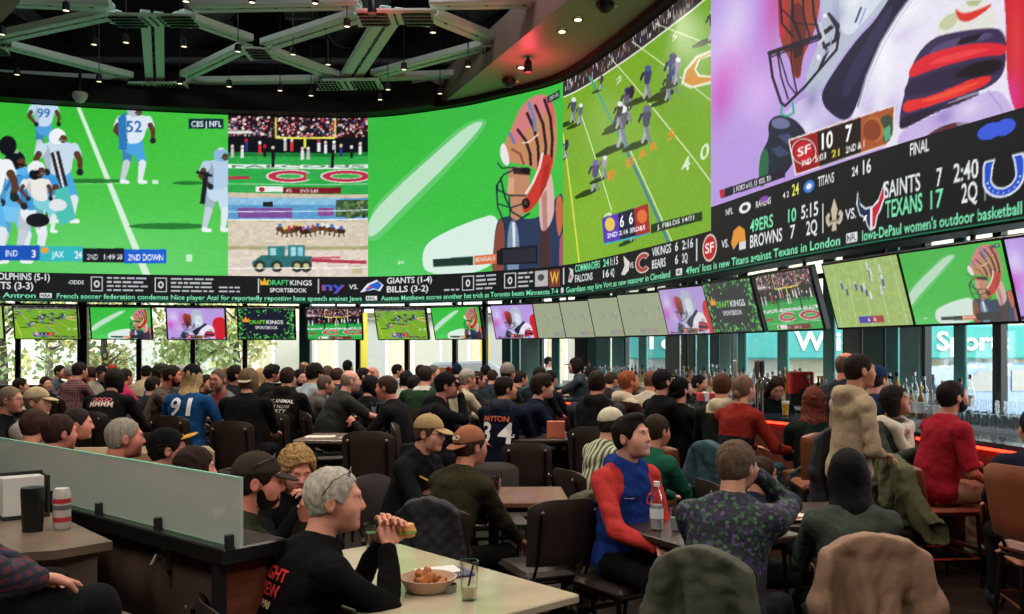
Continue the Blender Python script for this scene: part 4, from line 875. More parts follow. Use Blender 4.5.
def lamp_and_fill_light(x, y, z, power, size=.5, ang=130, col=(1, .9, .78), name='lamp_and_fill_light'):
    l = bpy.data.lights.new(name, 'SPOT'); l.energy = power; l.color = col; l.spot_size = R(ang); l.spot_blend = .6; l.shadow_soft_size = size
    o = bpy.data.objects.new(name, l); COL.objects.link(o); o.location = (x, y, z); return o
# dome camera under the cornice, small cans and red light on the soffit
mb = MB(); p = at(80, 98, 16.9); mb.lathe([(.12, .1), (.14, .06), (.12, .0), (.07, -.07), (0, -.1)], mat('white_plastic', '#d8d8d4', rough=.4), 16, M=Matrix.Translation(p)).tube([p + Vector((0, 0, .08)), p + Vector((0, 0, .5))], .03, LAMPB)
tag(mb.build('dome_camera', smooth=True), 'white dome camera hanging over the left end of the video wall', 'camera')
def soff(px, py): return on(px, py, 6.49)
for px, py, lb in ((578, 19, 'recessed light in the middle of the sloping soffit'), (562, 31, 'smaller recessed light lower on the soffit'), (521, 67, 'recessed light beside the red glow on the soffit'), (484, 97, 'recessed light at the lower tip of the soffit')):
    mb = MB(); mb.lathe([(0, -.02), (.05, -.02), (.06, 0)], LENS, 12, M=Matrix.Translation(soff(px, py))).lathe([(.055, -.012), (.08, -.012), (.08, .0)], LAMPB, 12, M=Matrix.Translation(soff(px, py))); tag(mb.build('recessed_light'), lb, 'light')
for px, py, lb in ((509, 78, 'dark camera bracket with a red glow on the soffit'), (605, 1, 'dark camera bracket at the top of the soffit')):
    p = soff(px, py); mb = MB(); mb.lathe([(.05, 0), (.13, -.03), (.12, -.1), (.05, -.16), (0, -.17)], LAMPB, 14, M=Matrix.Translation(p)).box(p + Vector((.03, 0, -.06)), (.3, .05, .03), mat('white_plastic', '#d8d8d4')); tag(mb.build('ceiling_camera', smooth=True), lb, 'camera')
for px, py in ((528, 80), (372, 22), (492, 3)):
    l = bpy.data.lights.new('red_glow', 'POINT'); l.energy = 26 if px == 528 else 7; l.color = (1, .05, .1); l.shadow_soft_size = .08
    o = bpy.data.objects.new('red_light', l); COL.objects.link(o); o.location = on(px, py, 6.12 if px == 528 else 6.5)
    p = Vector(o.location); 
    mb = MB(); mb.lathe([(.03, .34), (.06, .3), (.07, .12), (.05, .12)], LAMPB, 10, M=Matrix.Translation(p)); mb.tube([p + Vector((0, 0, .3)), p + Vector((0, 0, .42 if px == 528 else 2.9))], .02, LAMPB)
    tag(mb.build('red_spotlight', smooth=True), {528: 'little spotlight casting a red glow on the soffit', 372: 'little red spotlight behind the middle gusset plate', 492: 'little red spotlight at the top edge right of the truss'}[px], 'spotlight')

# ================================================================== outside
GROUND = mat('pale_pavement', '#a8a8a4', rough=.9, var=.1, vscale=1.5)
mb = MB(); mb.box((0, 32, -.35), (80, 60, .3), GROUND); struct(mb.build('ground'))
PALE = mat('pale_stucco', '#d6cfc0', rough=.9, var=.08); CREAM = mat('cream_stone', '#cfc4ac', rough=.9, var=.1); PANE = mat('shop_glass', '#a8a8a4', rough=.3); WHITE = mat('white_frame', '#e8e8e6', rough=.6)
AWN = mat('teal_sign_band', '#3a9490', rough=.6); LET = mat('white_letters', '#f2f6f4', rough=.6); YEL = mat('yellow_banner', '#e0c83a', rough=.7); BLU = mat('blue_shopfront', '#b6b2a8', rough=.4)
def facade(label, x0, x1, y, h, m, wins, rz=0):
    root = empty('shop_building', ((x0 + x1) / 2, y, -.2), rz); tag(root, label, 'building'); w = x1 - x0
    MB().box((0, 3, h / 2), (w, 6, h), m).build('wall', parent=root)
    for wx0, wx1, z0, z1, mm in wins:
        f = MB().box(((wx0 + wx1) / 2 - (x0 + x1) / 2, -.04, (z0 + z1) / 2), (wx1 - wx0 + .16, .1, z1 - z0 + .16), WHITE).build('window', parent=root)
        mbp = MB(); n = max(1, int((wx1 - wx0) / .9))
        for i in range(n): mbp.box((wx0 + (i + .5) * (wx1 - wx0) / n - (x0 + x1) / 2, -.1, (z0 + z1) / 2), ((wx1 - wx0) / n - .08, .04, z1 - z0), mm)
        mbp.build('pane', parent=f)
    return root
b1 = facade('long pale stone building across the street behind the left windows', -30, -9.5, 34, 9, PALE, [(x, x + 1.7, 1.0, 3.0, PANE) for x in (-28, -24.5, -21.3, -18, -14.8, -12)])
b2 = facade('cream shop front with blue glazing across the street behind the middle windows', -9.2, 6.5, 33, 9, CREAM, [(-8.7, -7.2, .3, 2.6, BLU), (-6.4, -4.6, .3, 3.0, PANE), (-3.6, -1.6, .3, 3.1, BLU), (-1, 1.2, .3, 3.1, PANE), (2, 4.6, .3, 3.1, BLU)])
MB().box((.6, -.3, 3.6), (13, .5, .7), WHITE).build('canopy', parent=b2)
b3 = facade('corner shop with a teal sign band of white letters seen behind the bar', 3.0, 22, 25.5, 8, CREAM, [(3.4, 5, .4, 1.9, PANE), (6.2, 7.6, .4, 1.9, BLU), (9.3, 10.4, .3, 2.0, PANE), (12.3, 14.2, .4, 1.9, PANE), (16, 18, .4, 1.9, PANE)])
MB().box((0, -.35, 2.12), (19, .6, .95), AWN, bev=.05).build('sign_band', parent=b3)
def text_mesh(txt, width, height, m, parent, M, name='lettering', depth=.03):
    v, t, _ = glyphs(txt); mb = MB(); n = len(v)
    vs = [(x * width, 0, y * height) for x, y in v] + [(x * width, -depth, y * height) for x, y in v]
    mb.add([M @ Vector(q) for q in vs], [tuple(int(i) + n for i in q) for q in t] + [tuple(int(i) for i in q[::-1]) for q in t], m); return mb.build(name, parent=parent)
text_mesh('Wrigleyville Sports', 5.9, .5, LET, b3, Matrix.Translation((7.8 - 12.5, -.66, 1.90)), depth=.04)
text_mesh('Toys', 1.6, .42, LET, b3, Matrix.Translation((3.6 - 12.5, -.66, 1.93)), depth=.04)
# striped banners
for i, (px, d, z0, z1, m, lb) in enumerate(((363, 29, .9, 2.9, YEL, 'tall yellow banner seen through the middle windows'), (485, 27, .7, 2.1, YEL, 'small yellow sign seen through the window beside the bend'))):
    x = (px - CX) / F_PX * d; r_ = MB(); r_.box((x, d, (z0 + z1) / 2), (.28, .04, z1 - z0), m).tube([(x, d + .05, -.2), (x, d + .05, z1 + .2)], .04, MULL); tag(r_.build('street_banner'), lb, 'banner')
# trees
def leaf_mat(n, c): return mat(n, c, rough=.8, var=.3, vscale=2)
LF = [leaf_mat('yellow_green_leaves', '#bcc47a'), leaf_mat('fresh_green_leaves', '#9db47a'), leaf_mat('golden_leaves', '#d8cc8c')]
BARK = mat('grey_bark', '#5a5248', rough=.95, bump=.6, bscale=14)
def tree(px, d, h, w, n, label, seed, mi):
    rs = random.Random(seed); x = (px - CX) / F_PX * d; root = empty('street_tree', (x, d, -.2)); tag(root, label, 'tree', 'trees along the street')
    mb = MB(); mb.tube([(0, 0, 0), (.05, 0, h * .3), (-.05, .05, h * .6), (.1, 0, h * .9)], [.16, .12, .08, .03], BARK, 8)
    for _ in range(9):
        a = rs.uniform(0, 6.28); z = h * rs.uniform(.25, .7); L = w * rs.uniform(.5, .9); mb.tube([(0, 0, z), (math.cos(a) * L * .5, math.sin(a) * L * .5, z + L * .3), (math.cos(a) * L, math.sin(a) * L, z + L * .5)], [.05, .03, .012], BARK, 5)
    mb.build('trunk', parent=root)
    V = np.zeros((n * 4, 3)); r2 = np.random.RandomState(seed); k = 26; cs = r2.normal(0, 1, (k, 3)) * [w * .45, w * .45, h * .2] + [0, 0, h * .58]
    c = cs[r2.randint(0, k, n)] + r2.normal(0, 1, (n, 3)) * w * .16; a = r2.normal(0, 1, (n, 3)); b = r2.normal(0, 1, (n, 3)); a /= np.linalg.norm(a, axis=1)[:, None]; b = np.cross(a, b); b /= np.linalg.norm(b, axis=1)[:, None]
    s_ = r2.uniform(.07, .13, n)[:, None]; V[0::4] = c - a * s_; V[1::4] = c - b * s_ * .6; V[2::4] = c + a * s_; V[3::4] = c + b * s_ * .6
    np_mesh('foliage', V, np.arange(n * 4).reshape(-1, 4), [LF[mi], LF[(mi + 1) % 3]], root, smooth=False, midx=r2.randint(0, 2, n))
tree(2, 25, 4.6, 1.7, 1700, 'yellow-green street tree behind the leftmost window', 3, 0); tree(48, 30, 5, .9, 900, 'thin pale street tree between the two leftmost posts', 8, 2); tree(104, 26, 4.4, 1.6, 1700, 'fresh green street tree just right of the thick black post', 4, 1)
tree(196, 25, 3.4, 1.3, 1300, 'low green street tree behind the window under the purple television', 5, 0); tree(236, 30, 4.6, 1.5, 1500, 'golden green street tree left of the advert television', 6, 2)
# cars
def car(loc, rz, body, label):
    root = empty('parked_car', loc, rz); tag(root, label, 'car'); m = mat('car_paint_' + body.strip('#'), body, rough=.3, coat=.6)
    P = [(-2.2, .3), (-2.2, .75), (-2.0, .95), (-1.3, 1.02), (-.7, 1.5), (.8, 1.55), (1.5, 1.05), (2.1, .95), (2.25, .6), (2.2, .3)]
    M = Matrix.Rotation(R(90), 4, 'X') @ Matrix.Translation((0, 0, -.85)); MB().prism(P, 0, 1.7, m, M=M).build('body', parent=root)
    for s_ in (-1, 1): MB().prism([(-1.15, 1.05), (-.65, 1.42), (.0, 1.46), (.0, 1.05)], 0, .02, PANE, M=Matrix.Rotation(R(90), 4, 'X') @ Matrix.Translation((0, 0, s_ * .86))).prism([(.08, 1.05), (.08, 1.46), (.75, 1.47), (1.25, 1.07)], 0, .02, PANE, M=Matrix.Rotation(R(90), 4, 'X') @ Matrix.Translation((0, 0, s_ * .86))).build('side_window', parent=root)
    for x in (-1.4, 1.4):
        for y in (-.8, .8): MB().lathe([(0, -.1), (.2, -.1), (.33, -.08), (.33, .08), (.2, .1), (0, .1)], MULL, 18, M=Matrix.Translation((x, y, .33)) @ Matrix.Rotation(R(90), 4, 'X')).build('wheel', parent=root, smooth=True)
car((9.6, 18.5, -.15), R(8), '#8fa6cc', 'pale blue car parked outside behind the back bar'); car((12.2, 21.5, -.15), R(185), '#3f6fa8', 'blue car parked outside at the far right'); car((-1.5, 26.5, -.15), 0, '#c8ccd0', 'pale car parked outside behind the middle windows')

# ================================================================== light
w = bpy.data.worlds.new('overcast_day'); scene.world = w; w.use_nodes = True
bg = w.node_tree.nodes['Background']; bg.inputs[0].default_value = (.95, .97, 1, 1); bg.inputs[1].default_value = 4.2
sun = bpy.data.lights.new('daylight_sun', 'SUN'); sun.energy = 4; sun.angle = R(20); sun.color = (1, .96, .9)
so = bpy.data.objects.new('daylight_sun', sun); COL.objects.link(so); so.rotation_euler = (R(48), R(6), R(-15))
for x, y, z, pw in ((-9, 12.5, 6.3, 420), (-5, 13.5, 6.3, 420), (-1.2, 12, 6.3, 420), (-7.5, 8.5, 6.3, 380), (-3, 9, 6.3, 420), (1.2, 9, 6.3, 380), (-2.5, 5, 6.3, 260), (1.6, 5.5, 6.3, 260), (-.5, 2.2, 6.3, 160), (3.6, 4.6, 6.2, 200), (-5, 16, 6.2, 260), (-10.5, 15.3, 6.2, 260), (3.0, 9.0, 6.2, 420), (2.0, 12.0, 6.2, 420), (.6, 14.5, 6.2, 300)):  # bar-side spots at the end are added to brighten the teal columns
    lamp_and_fill_light(x, y, z, pw * 1.2, size=.35)
for x, y, z in ((-6, 14, 7.9), (-1.5, 13, 7.9), (-4, 10, 7.9)):
    l = bpy.data.lights.new('duct_fill_light', 'POINT'); l.energy = 45; l.shadow_soft_size = .2; o = bpy.data.objects.new('duct_fill_light', l); COL.objects.link(o); o.location = (x, y, z)  # added lights without fixtures, so the dark ducts show
for x, y, z, pw in ((-2.2, -.6, 4.6, 200), (1.6, -.8, 4.6, 190), (-3.6, 1.6, 4.6, 240), (.6, .6, 5.0, 120), (3.4, 1.2, 5.0, 160), (-1.9, 2.6, 4.8, 120)): lamp_and_fill_light(x, y, z, pw, size=.4, ang=150)  # unseen spots added around the camera to brighten the foreground
cam = bpy.data.cameras.new('camera'); co = bpy.data.objects.new('camera', cam); COL.objects.link(co); co.location = (0, 0, EYE); co.rotation_euler = (R(90), 0, 0)
cam.sensor_width = 36; cam.lens = F_PX / 1024 * 36; cam.shift_y = (HY - 307) / 1024; cam.clip_start = .05; cam.clip_end = 200
scene.camera = co
scene.view_settings.view_transform = 'Standard'; scene.view_settings.look = 'None'; scene.view_settings.exposure = 0; scene.view_settings.gamma = 1; scene.view_settings.use_curve_mapping = False
cy = scene.cycles; cy.max_bounces = 6; cy.diffuse_bounces = 3; cy.glossy_bounces = 2; cy.transmission_bounces = 6; cy.transparent_max_bounces = 16; cy.caustics_reflective = False; cy.caustics_refractive = False; cy.sample_clamp_indirect = 4; cy.use_denoising = True
# ================================================================== people
from mathutils.bvhtree import BVHTree
SKINS = {}
def skin(c='#c98f74'):
    if c not in SKINS: SKINS[c] = mat('skin_' + c.strip('#'), c, rough=.55, spec=.35, bump=.12, bscale=120, var=.06, vscale=14)
    return SKINS[c]
def hair_mat(c): return mat('hair_' + c.strip('#'), c, rough=.75, spec=.12, bump=.9, bscale=55, var=.3, vscale=18, aniso=(3, 3, .6))
LIP = mat('lips', '#a8605a', rough=.5); EYEW = mat('eye_white', '#e6e0da', rough=.3); EYED = mat('iris_dark', '#241812', rough=.2)
def V3(*a): return np.array(a, float)
def rotx(a): c, s = math.cos(a), math.sin(a); return np.array([[1, 0, 0], [0, c, -s], [0, s, c]])
def rotz(a): c, s = math.cos(a), math.sin(a); return np.array([[c, -s, 0], [s, c, 0], [0, 0, 1]])
def roty(a): c, s = math.cos(a), math.sin(a); return np.array([[c, 0, s], [0, 1, 0], [-s, 0, c]])
def ik(sh, tgt, L1, L2, pole):
    d = tgt - sh; D = np.linalg.norm(d); D2 = min(D, (L1 + L2) * .985); u = d / D; a = (L1 * L1 - L2 * L2 + D2 * D2) / (2 * D2); h = math.sqrt(max(0, L1 * L1 - a * a))
    p = pole - u * (pole @ u); p /= np.linalg.norm(p) + 1e-9
    return sh + u * a + p * h, sh + u * D2

ARMS = {   # hand targets relative to the neck base: (out, forward, up)
    'table': (.14, .40, -.36), 'lap': (.08, .30, -.46), 'side': (.27, .02, -.50), 'mouth': (.03, .20, .10), 'cheek': (.07, .13, .14), 'cup': (.12, .36, -.18), 'clap': (.05, .34, -.10),
    'fold': (-.10, .28, -.30), 'reach': (.05, .52, -.30), 'chin': (.02, .18, .03), 'phone': (.06, .34, -.26), 'knee': (.16, .42, -.50), 'pocket': (.05, .19, -.40), 'food': (.04, .27, -.02), 'out': (.42, .28, -.34), 'back': (.22, -.1, -.45)}

PLAT = [(-13.9, 8.8), (-3.0, 8.8), (-2.2, 11.5), (-1.0, 12.6), (-1.0, 18.4), (-4, 19.2), (-13.9, 17.3)]
def in_platform(x, y):
    c = False
    for (ax, ay), (bx, by) in zip(PLAT, PLAT[1:] + PLAT[:1]):
        if (ay > y) != (by > y) and x < (bx - ax) * (y - ay) / (by - ay) + ax: c = not c
    return c

def person(px, py, hp, yaw, label, top='#1c1d20', pants='#17181b', sk='#c98f74', hair='short', hc='#2a1c14', hyaw=None, pitch=0, roll=0, lean=12, side=0, arms=('table', 'table'), stand=False, hood=False,
           short=False, cap=None, beard=None, glasses=False, S=1.0, build=1.0, zone=None, mats=None, chair='chair', collar=None, marks=None, hatmark=None, extra=None, group=None, floor=None, dist=None, legs=None, topname='top', shades=False, chairyaw=None):
    d = dist or F_PX * .25 * S / hp; s = F_PX / d
    head_w = np.array(at(px, py, d)); X, Y, Zh = head_w
    if floor is None: floor = .15 if in_platform(X, Y) else 0.0
    if stand and lean == 12: lean = 2
    hyaw = yaw if hyaw is None else hyaw; a = R(lean); b = R(side)
    B = rotx(-a) if True else None; B = roty(b) @ B
    def sp(h, k=1.0): return (roty(b * k) @ rotx(-a * k)) @ V3(0, 0, h * S)
    P = V3(0, 0, 0); waist = sp(.17, .6); chest = sp(.36, .9); nb = sp(.52, 1.0)
    rel = R(-(hyaw - yaw)); Hr = rotz(rel) @ rotx(R(pitch)) @ roty(R(roll))
    ntop = nb + (rotx(-a * .7) @ V3(0, .025, .09)) * S
    hc_ = ntop + V3(0, .015, 0) * S + Hr @ V3(0, .015, .085) * S
    hipz = Zh - hc_[2] - floor
    if stand: hipz = min(max(hipz, .8), 1.05)
    base = V3(0, 0, Zh - hc_[2] - floor)
    off = base
    P, waist, chest, nb, ntop, hc_ = [q + off for q in (P, waist, chest, nb, ntop, hc_)]
    st = max(1.0, hipz / .9) if stand else 1
    sh = [nb + B @ V3(q * .178 * build, 0, -.068) * S for q in (-1, 1)]
    hips = [P + V3(q * .09, 0, 0) * S for q in (-1, 1)]
    el = []; wr = []
    for i, q in enumerate((-1, 1)):
        t = ARMS[arms[i]] if isinstance(arms[i], str) else arms[i]
        tgt = nb + V3(q * t[0], t[1], t[2]) * S
        e, w_ = ik(sh[i], tgt, .29 * S, .255 * S, V3(q * .55, -.35, -.8)); el.append(e); wr.append(w_)
    kn = []; an = []
    for i, q in enumerate((-1, 1)):
        if stand: kn.append(hips[i] + V3(q * .02, .03, -hipz * .48)); an.append(V3(q * .1, -.03, .09))
        else:
            lg = (legs or {}).get(q, (.1, .42, -.02)); kn.append(hips[i] + V3(q * lg[0] * .6, lg[1], lg[2]) * S)
            an.append(kn[i] + V3(0, -.03, -min(.42 * S, max(.12, kn[i][2] - .09))))
    # grids
    hv = min(.016, max(.0105, 1.35 / s)); fv = min(.012, max(.0042, .75 / s))
    pts = np.array([P, nb, hc_, *sh, *el, *wr, *hips, *kn, *an]); lo = pts.min(0) - .2; hi = pts.max(0) + .2
    fine = [(hc_, .145 * S, fv)]
    if s > 105: fine += [(w_, .13, max(.006, 1.0 / s)) for w_ in wr]
    F = Field(lo, hi, hv, fine)
    def tors(F, g, k=.05):
        F.ell(chest, (.165 * build * S + g, .115 * S * build + g, .2 * S + g), B, k=k)
        F.ell(waist, (.155 * build * S + g, .128 * build * S + g, .19 * S + g), B, k=k)
        F.ell(P + V3(0, -.01, .02), (.165 * build * S + g, .13 * S + g, .13 * S + g), None, k=k)
        F.cap(sh[0] + (nb - sh[0]) * .12, sh[1] + (nb - sh[1]) * .12, .062 * S + g, .062 * S + g, k=k)
        F.cap(chest + (nb - chest) * .4, nb, .105 * S + g, .050 * S + g, k=k); F.cap(nb + B @ V3(-.06, -.01, -.018), nb + B @ V3(.06, -.01, -.018), .042 * S + g, .042 * S + g, k=k)
    def armsf(F, g, to=1.0, k=.03):
        for i in (0, 1):
            F.cap(sh[i], el[i], .052 * S * build ** .5 + g, .042 * S + g, k=k)
            e = el[i] + (wr[i] - el[i]) * to; F.cap(el[i], e, .041 * S + g, (.041 - .014 * to) * S + g, k=k * .7)
    tors(F, -.012); armsf(F, -.004)
    for i in (0, 1):
        F.cap(hips[i], kn[i], .07 * S, .05 * S, k=.04); F.cap(kn[i], an[i], .048 * S, .033 * S, k=.03); F.ell(an[i] + V3(0, .05, -.035), (.035, .1, .03), k=.02)
    # head
    def hd(v): return hc_ + Hr @ (np.array(v, float) * S)
    def hell(F, c, r, k=.02, op='add'): F.ell(hd(c), np.array(r) * S, Hr, k=k, op=op)
    F.cap(nb, hd((0, -.03, -.04)), .056 * S * build ** .4, .055 * S, k=.03)
    hell(F, (0, -.012, .028), (.076, .097, .089)); hell(F, (0, .028, -.028), (.061, .066, .084)); hell(F, (0, .034, -.078), (.049, .05, .036), .03)
    F.cap(hd((0, .088, .012)), hd((0, .105, -.026)), .008 * S, .0120 * S, k=.015); hell(F, (0, .096, -.030), (.017, .011, .009), .01)
    F.cap(hd((-.034, .082, .026)), hd((.034, .082, .026)), .010 * S, .010 * S, k=.02)
    for q in (-1, 1):
        hell(F, (q * .030, .096, .004), (.018, .012, .010), .012, 'sub'); hell(F, (q * .030, .0755, .004), (.0135, .0130, .0115), .004); hell(F, (q * .030, .090, .003), (.0115, .010, .0042), .002, 'sub')
        hell(F, (q * .040, .058, -.030), (.026, .022, .032), .035); hell(F, (q * .079, -.010, -.006), (.009, .019, .032), .008); hell(F, (q * .088, -.004, -.004), (.006, .010, .018), .006, 'sub')
    hell(F, (0, .086, -.060), (.024, .009, .0060), .008); hell(F, (0, .085, -.069), (.021, .009, .0065), .006); hell(F, (0, .097, -.0645), (.02, .005, .0018), .003, 'sub'); hell(F, (0, .074, -.098), (.022, .018, .017), .02)
    # hands
    for i, q in enumerate((-1, 1)):
        f = wr[i] - el[i]; f /= np.linalg.norm(f); am = arms[i] if isinstance(arms[i], str) else 'table'
        pn = V3(-q * .9, 0, -.3) if am in ('cup', 'clap', 'food', 'side', 'phone') else (V3(-q * .2, -1, .1) if am in ('mouth', 'cheek', 'chin') else V3(0, 0, -1))
        pn = pn - f * (pn @ f); pn /= np.linalg.norm(pn) + 1e-9; ac = np.cross(pn, f) * q
        M = np.stack([ac, f, pn], 1); mr = max(.0085, .55 * hv if s < 105 else .0085) * S
        F.ell(wr[i] + f * .052 * S, (.041 * S, .052 * S, .018 * S + (.004 if s < 105 else 0)), M, k=.012)
        curl = {'cup': 1.1, 'food': 1.1, 'mouth': 1.3, 'side': .7, 'clap': .2, 'cheek': 1.0, 'chin': 1.3, 'phone': 1.0, 'fold': .5, 'lap': .7}.get(am, .45)
        for j in range(4):
            o = wr[i] + f * (.092 - abs(j - 1.3) * .004) * S + ac * (-.030 + .020 * j) * S; L = (.043, .047, .044, .034)[3 - j] * S; p = o
            for n_ in range(3):
                c = curl * (.35 + .65 * n_); dv = f * math.cos(c) + pn * math.sin(c) + ac * (j - 1.5) * .06; q_ = p + dv * L * (1, .62, .5)[n_]; F.cap(p, q_, mr * (1 - .08 * n_), mr * (.94 - .1 * n_), k=.004); p = q_
        o = wr[i] + f * .025 * S + ac * .03 * S; t1 = o + (f * .55 + ac * .75 + pn * .25) * .042 * S; t2 = t1 + (f * .85 + ac * .15 + pn * .45 * (1 + curl * .5)) * .034 * S; F.cap(o, t1, .0135 * S, .0105 * S, k=.01); F.cap(t1, t2, .0105 * S, .0085 * S, k=.004)
    Vb, Qb = F.mesh()
    c = Vb[Qb].mean(1); hl = (c - hd((0, .092, -.0645))) @ Hr / S
    lip = (np.abs(hl[:, 0]) < .024) & (np.abs(hl[:, 2]) < .0115) & (np.abs(hl[:, 1]) < .014)
    skm = skin(sk)
    body = np_mesh('person', Vb, Qb, [skm, LIP], midx=lip.astype(int))
    rz = R(-yaw); hw = rotz(rz) @ hc_
    body.location = (X - hw[0], Y - hw[1], floor); body.rotation_euler = (0, 0, rz)
    tag(body, label, 'person', group or 'people in the sports bar')
    if s > 75:      # eyes and brows
        for q in (-1, 1):
            r = .0112 * S; e = MB(); e.lathe([(0, -r), (r * .7, -r * .7), (r, 0), (r * .7, r * .7), (0, r)], EYEW, 10, M=Matrix.Translation(hd((q * .030, .0755, .004))) @ Matrix(Hr.tolist()).to_4x4())
            e.lathe([(.0052 * S, -.004), (.0054 * S, .0), (.003 * S, .0026), (0, .003)], EYED, 10, M=Matrix.Translation(hd((q * .030 + .0, .0845, .004))) @ Matrix(Hr.tolist()).to_4x4() @ Matrix.Rotation(R(-90), 4, 'X')); e.build('eye', parent=body, smooth=True)
            MB().tube([hd((q * .014, .092, .021)), hd((q * .030, .0925, .026)), hd((q * .046, .080, .022))], [.003 * S, .0042 * S, .002 * S], hair_mat(hc if hair != 'bald' else '#4a3a30'), 6).build('eyebrow', parent=body)
    # top
    G = Field(lo - .03, hi + .03, hv * .95)
    tors(G, .012); armsf(G, .012, .38 * 0 + (0.12 if short else .93))
    if short:
        for i in (0, 1): G.cap(el[i], wr[i], .058, .05, k=.0, op='sub'); G.cap(sh[i], sh[i] + (el[i] - sh[i]) * .82, .064 * S, .062 * S, k=.03)
    if hood:
        G.cap(nb + B @ V3(-.075, .0, .03), nb + B @ V3(-.05, -.07, .03), .03, .036, k=.05); G.cap(nb + B @ V3(.075, .0, .03), nb + B @ V3(.05, -.07, .03), .03, .036, k=.05); G.cap(nb + B @ V3(-.045, -.085, .015), nb + B @ V3(.045, -.08, .015), .042, .042, k=.06); G.cap(nb + B @ V3(0, -.095, -.02), nb + B @ V3(0, -.10, -.10), .05, .02, k=.06); G.cap(nb + B @ V3(-.09, .02, .01), nb + B @ V3(0, .09, -.03), .03, .028, k=.02); G.cap(nb + B @ V3(.09, .02, .01), nb + B @ V3(0, .09, -.03), .03, .028, k=.02)
    else:
        n0 = nb + (ntop - nb) * .18
        for k_ in range(8):
            a0, a1 = k_ * math.pi / 4, (k_ + 1) * math.pi / 4; G.cap(n0 + B @ V3(.066 * math.cos(a0), .066 * math.sin(a0) - .005, .002), n0 + B @ V3(.066 * math.cos(a1), .066 * math.sin(a1) - .005, .002), .014, .014, k=.02)
    if arms[0] in ('side', 'back') or True:      # loose hem
        G.ell(P + V3(0, 0, .0), (.18 * build * S, .145 * S, .1 * S), None, k=.05)
    sd = int(abs(px * 7 + py * 13)) % 1000
    G.wrinkle(.006, 30, sd); G.wrinkle(.0025, 65, sd + 1)
    Vt, Qt = G.mesh()
    tm = mats or [cloth(top)]
    mi = None
    if zone is not None:
        c = Vt[Qt].mean(1); arm_d = []; tpar = []
        for i in (0, 1):
            for p0, p1, o_ in ((sh[i], el[i], 0), (el[i], wr[i], 1)):
                dv = p1 - p0; t = np.clip(((c - p0) @ dv) / (dv @ dv), 0, 1); arm_d.append(np.linalg.norm(c - p0 - t[:, None] * dv, axis=1)); tpar.append(t + o_)
        arm_d = np.array(arm_d); tp = np.choose(arm_d.argmin(0), np.array(tpar)); ad = arm_d.min(0)
        loc = (c - nb) @ B
        mi = zone(loc, ad, tp)
    tp_ = np_mesh(topname, Vt, Qt, tm, body, midx=mi)
    # trousers
    Pn = Field(lo, hi, max(hv, .014)); Pn.ell(P + V3(0, -.01, 0), (.172 * build * S, .14 * S, .125 * S), k=.04)
    for i in (0, 1): Pn.cap(hips[i], kn[i], .088 * S, .066 * S, k=.04); Pn.cap(kn[i], an[i] + V3(0, 0, .03), .064 * S, .055 * S, k=.03)
    Pn.wrinkle(.006, 45, sd + 3)
    Vp, Qp = Pn.mesh(); np_mesh('trousers', Vp, Qp, [cloth(pants)], body)
    if s > 70 or stand:
        for i in (0, 1):
            Sh = Field(an[i] - .14, an[i] + .22, .012); Sh.ell(an[i] + V3(0, .055, -.04), (.045, .13, .042), k=.02); Sh.cap(an[i], an[i] + V3(0, 0, -.02), .048, .05, k=.03)
            Sh.fn(an[i] - .2, an[i] + .25, lambda X_, Y_, Z_: (an[i][2] - .078 - Z_) + 0 * X_ + 0 * Y_, k=0, op='sub') if False else None
            Vs, Qs = Sh.mesh(); np_mesh('shoe', Vs, Qs, [(extra or {}).get('shoe', mat('dark_shoe', '#1a1a1c', rough=.6))], body)
    # hair
    hm = hair_mat(hc); nrm_ = Hr @ V3(0, -.622, .783)
    def cut(Fh, n, c0, k=.012):            # keep n.p > c0 (head frame)
        n = Hr @ (np.array(n, float) / np.linalg.norm(n)); o = hc_
        Fh.fn(lo - 1, hi + 1, lambda X_, Y_, Z_: (X_ - o[0]) * n[0] + (Y_ - o[1]) * n[1] + (Z_ - o[2]) * n[2] - c0 * S, k=k, op='sub')
    g = fv * 1.15
    hlo, hhi = hc_ - .2, hc_ + .2
    if hair in ('long', 'longwavy'): hlo = hlo - V3(.12, .3, .42)
    if hair in ('mid', 'curlymid'): hlo = hlo - V3(.02, .05, .08)
    Hf = Field(hlo, hhi, g)
    th = {'short': .010, 'buzz': .004, 'bald': .0035, 'curly': .026, 'bushy': .026, 'long': .014, 'longwavy': .02, 'bun': .008, 'mid': .018, 'curlymid': .028, 'quiff': .010, 'thin': .005}.get(hair, .01)
    th = max(th, .35 * g)
    hell(Hf, (0, -.014, .030), (.077 + th, .098 + th, .090 + th))
    hell(Hf, (0, -.040, -.015), (.068 + th * .6, .062 + th * .7, .068 + th * .4))
    if hair in ('mid', 'curlymid', 'long', 'longwavy'): hell(Hf, (0, -.02, -.03), (.082 + th * .4, .075, .085), .03)
    hell(Hf, (0, .104, -.030), (.088, .086, .104), .010, 'sub')
    if hair not in ('mid', 'curlymid', 'long', 'longwavy'):
        for q in (-1, 1): hell(Hf, (q * .092, .002, -.020), (.03, .026, .034), .008, 'sub')
        cut(Hf, (0, -.42, .91), -.032, .012)
    elif hair in ('mid', 'curlymid'): cut(Hf, (0, -.1, 1), -.115, .02)
    if hair == 'bald': hell(Hf, (0, .01, .075), (.075, .095, .07), .01, 'sub')
    if hair == 'thin': hell(Hf, (0, .06, .1), (.04, .05, .04), .01, 'sub')
    if hair == 'quiff': hell(Hf, (0, .045, .105), (.06, .05, .03), .03)
    if hair in ('bushy', 'curly'): hell(Hf, (0, .03, .095), (.075, .065, .04), .03)
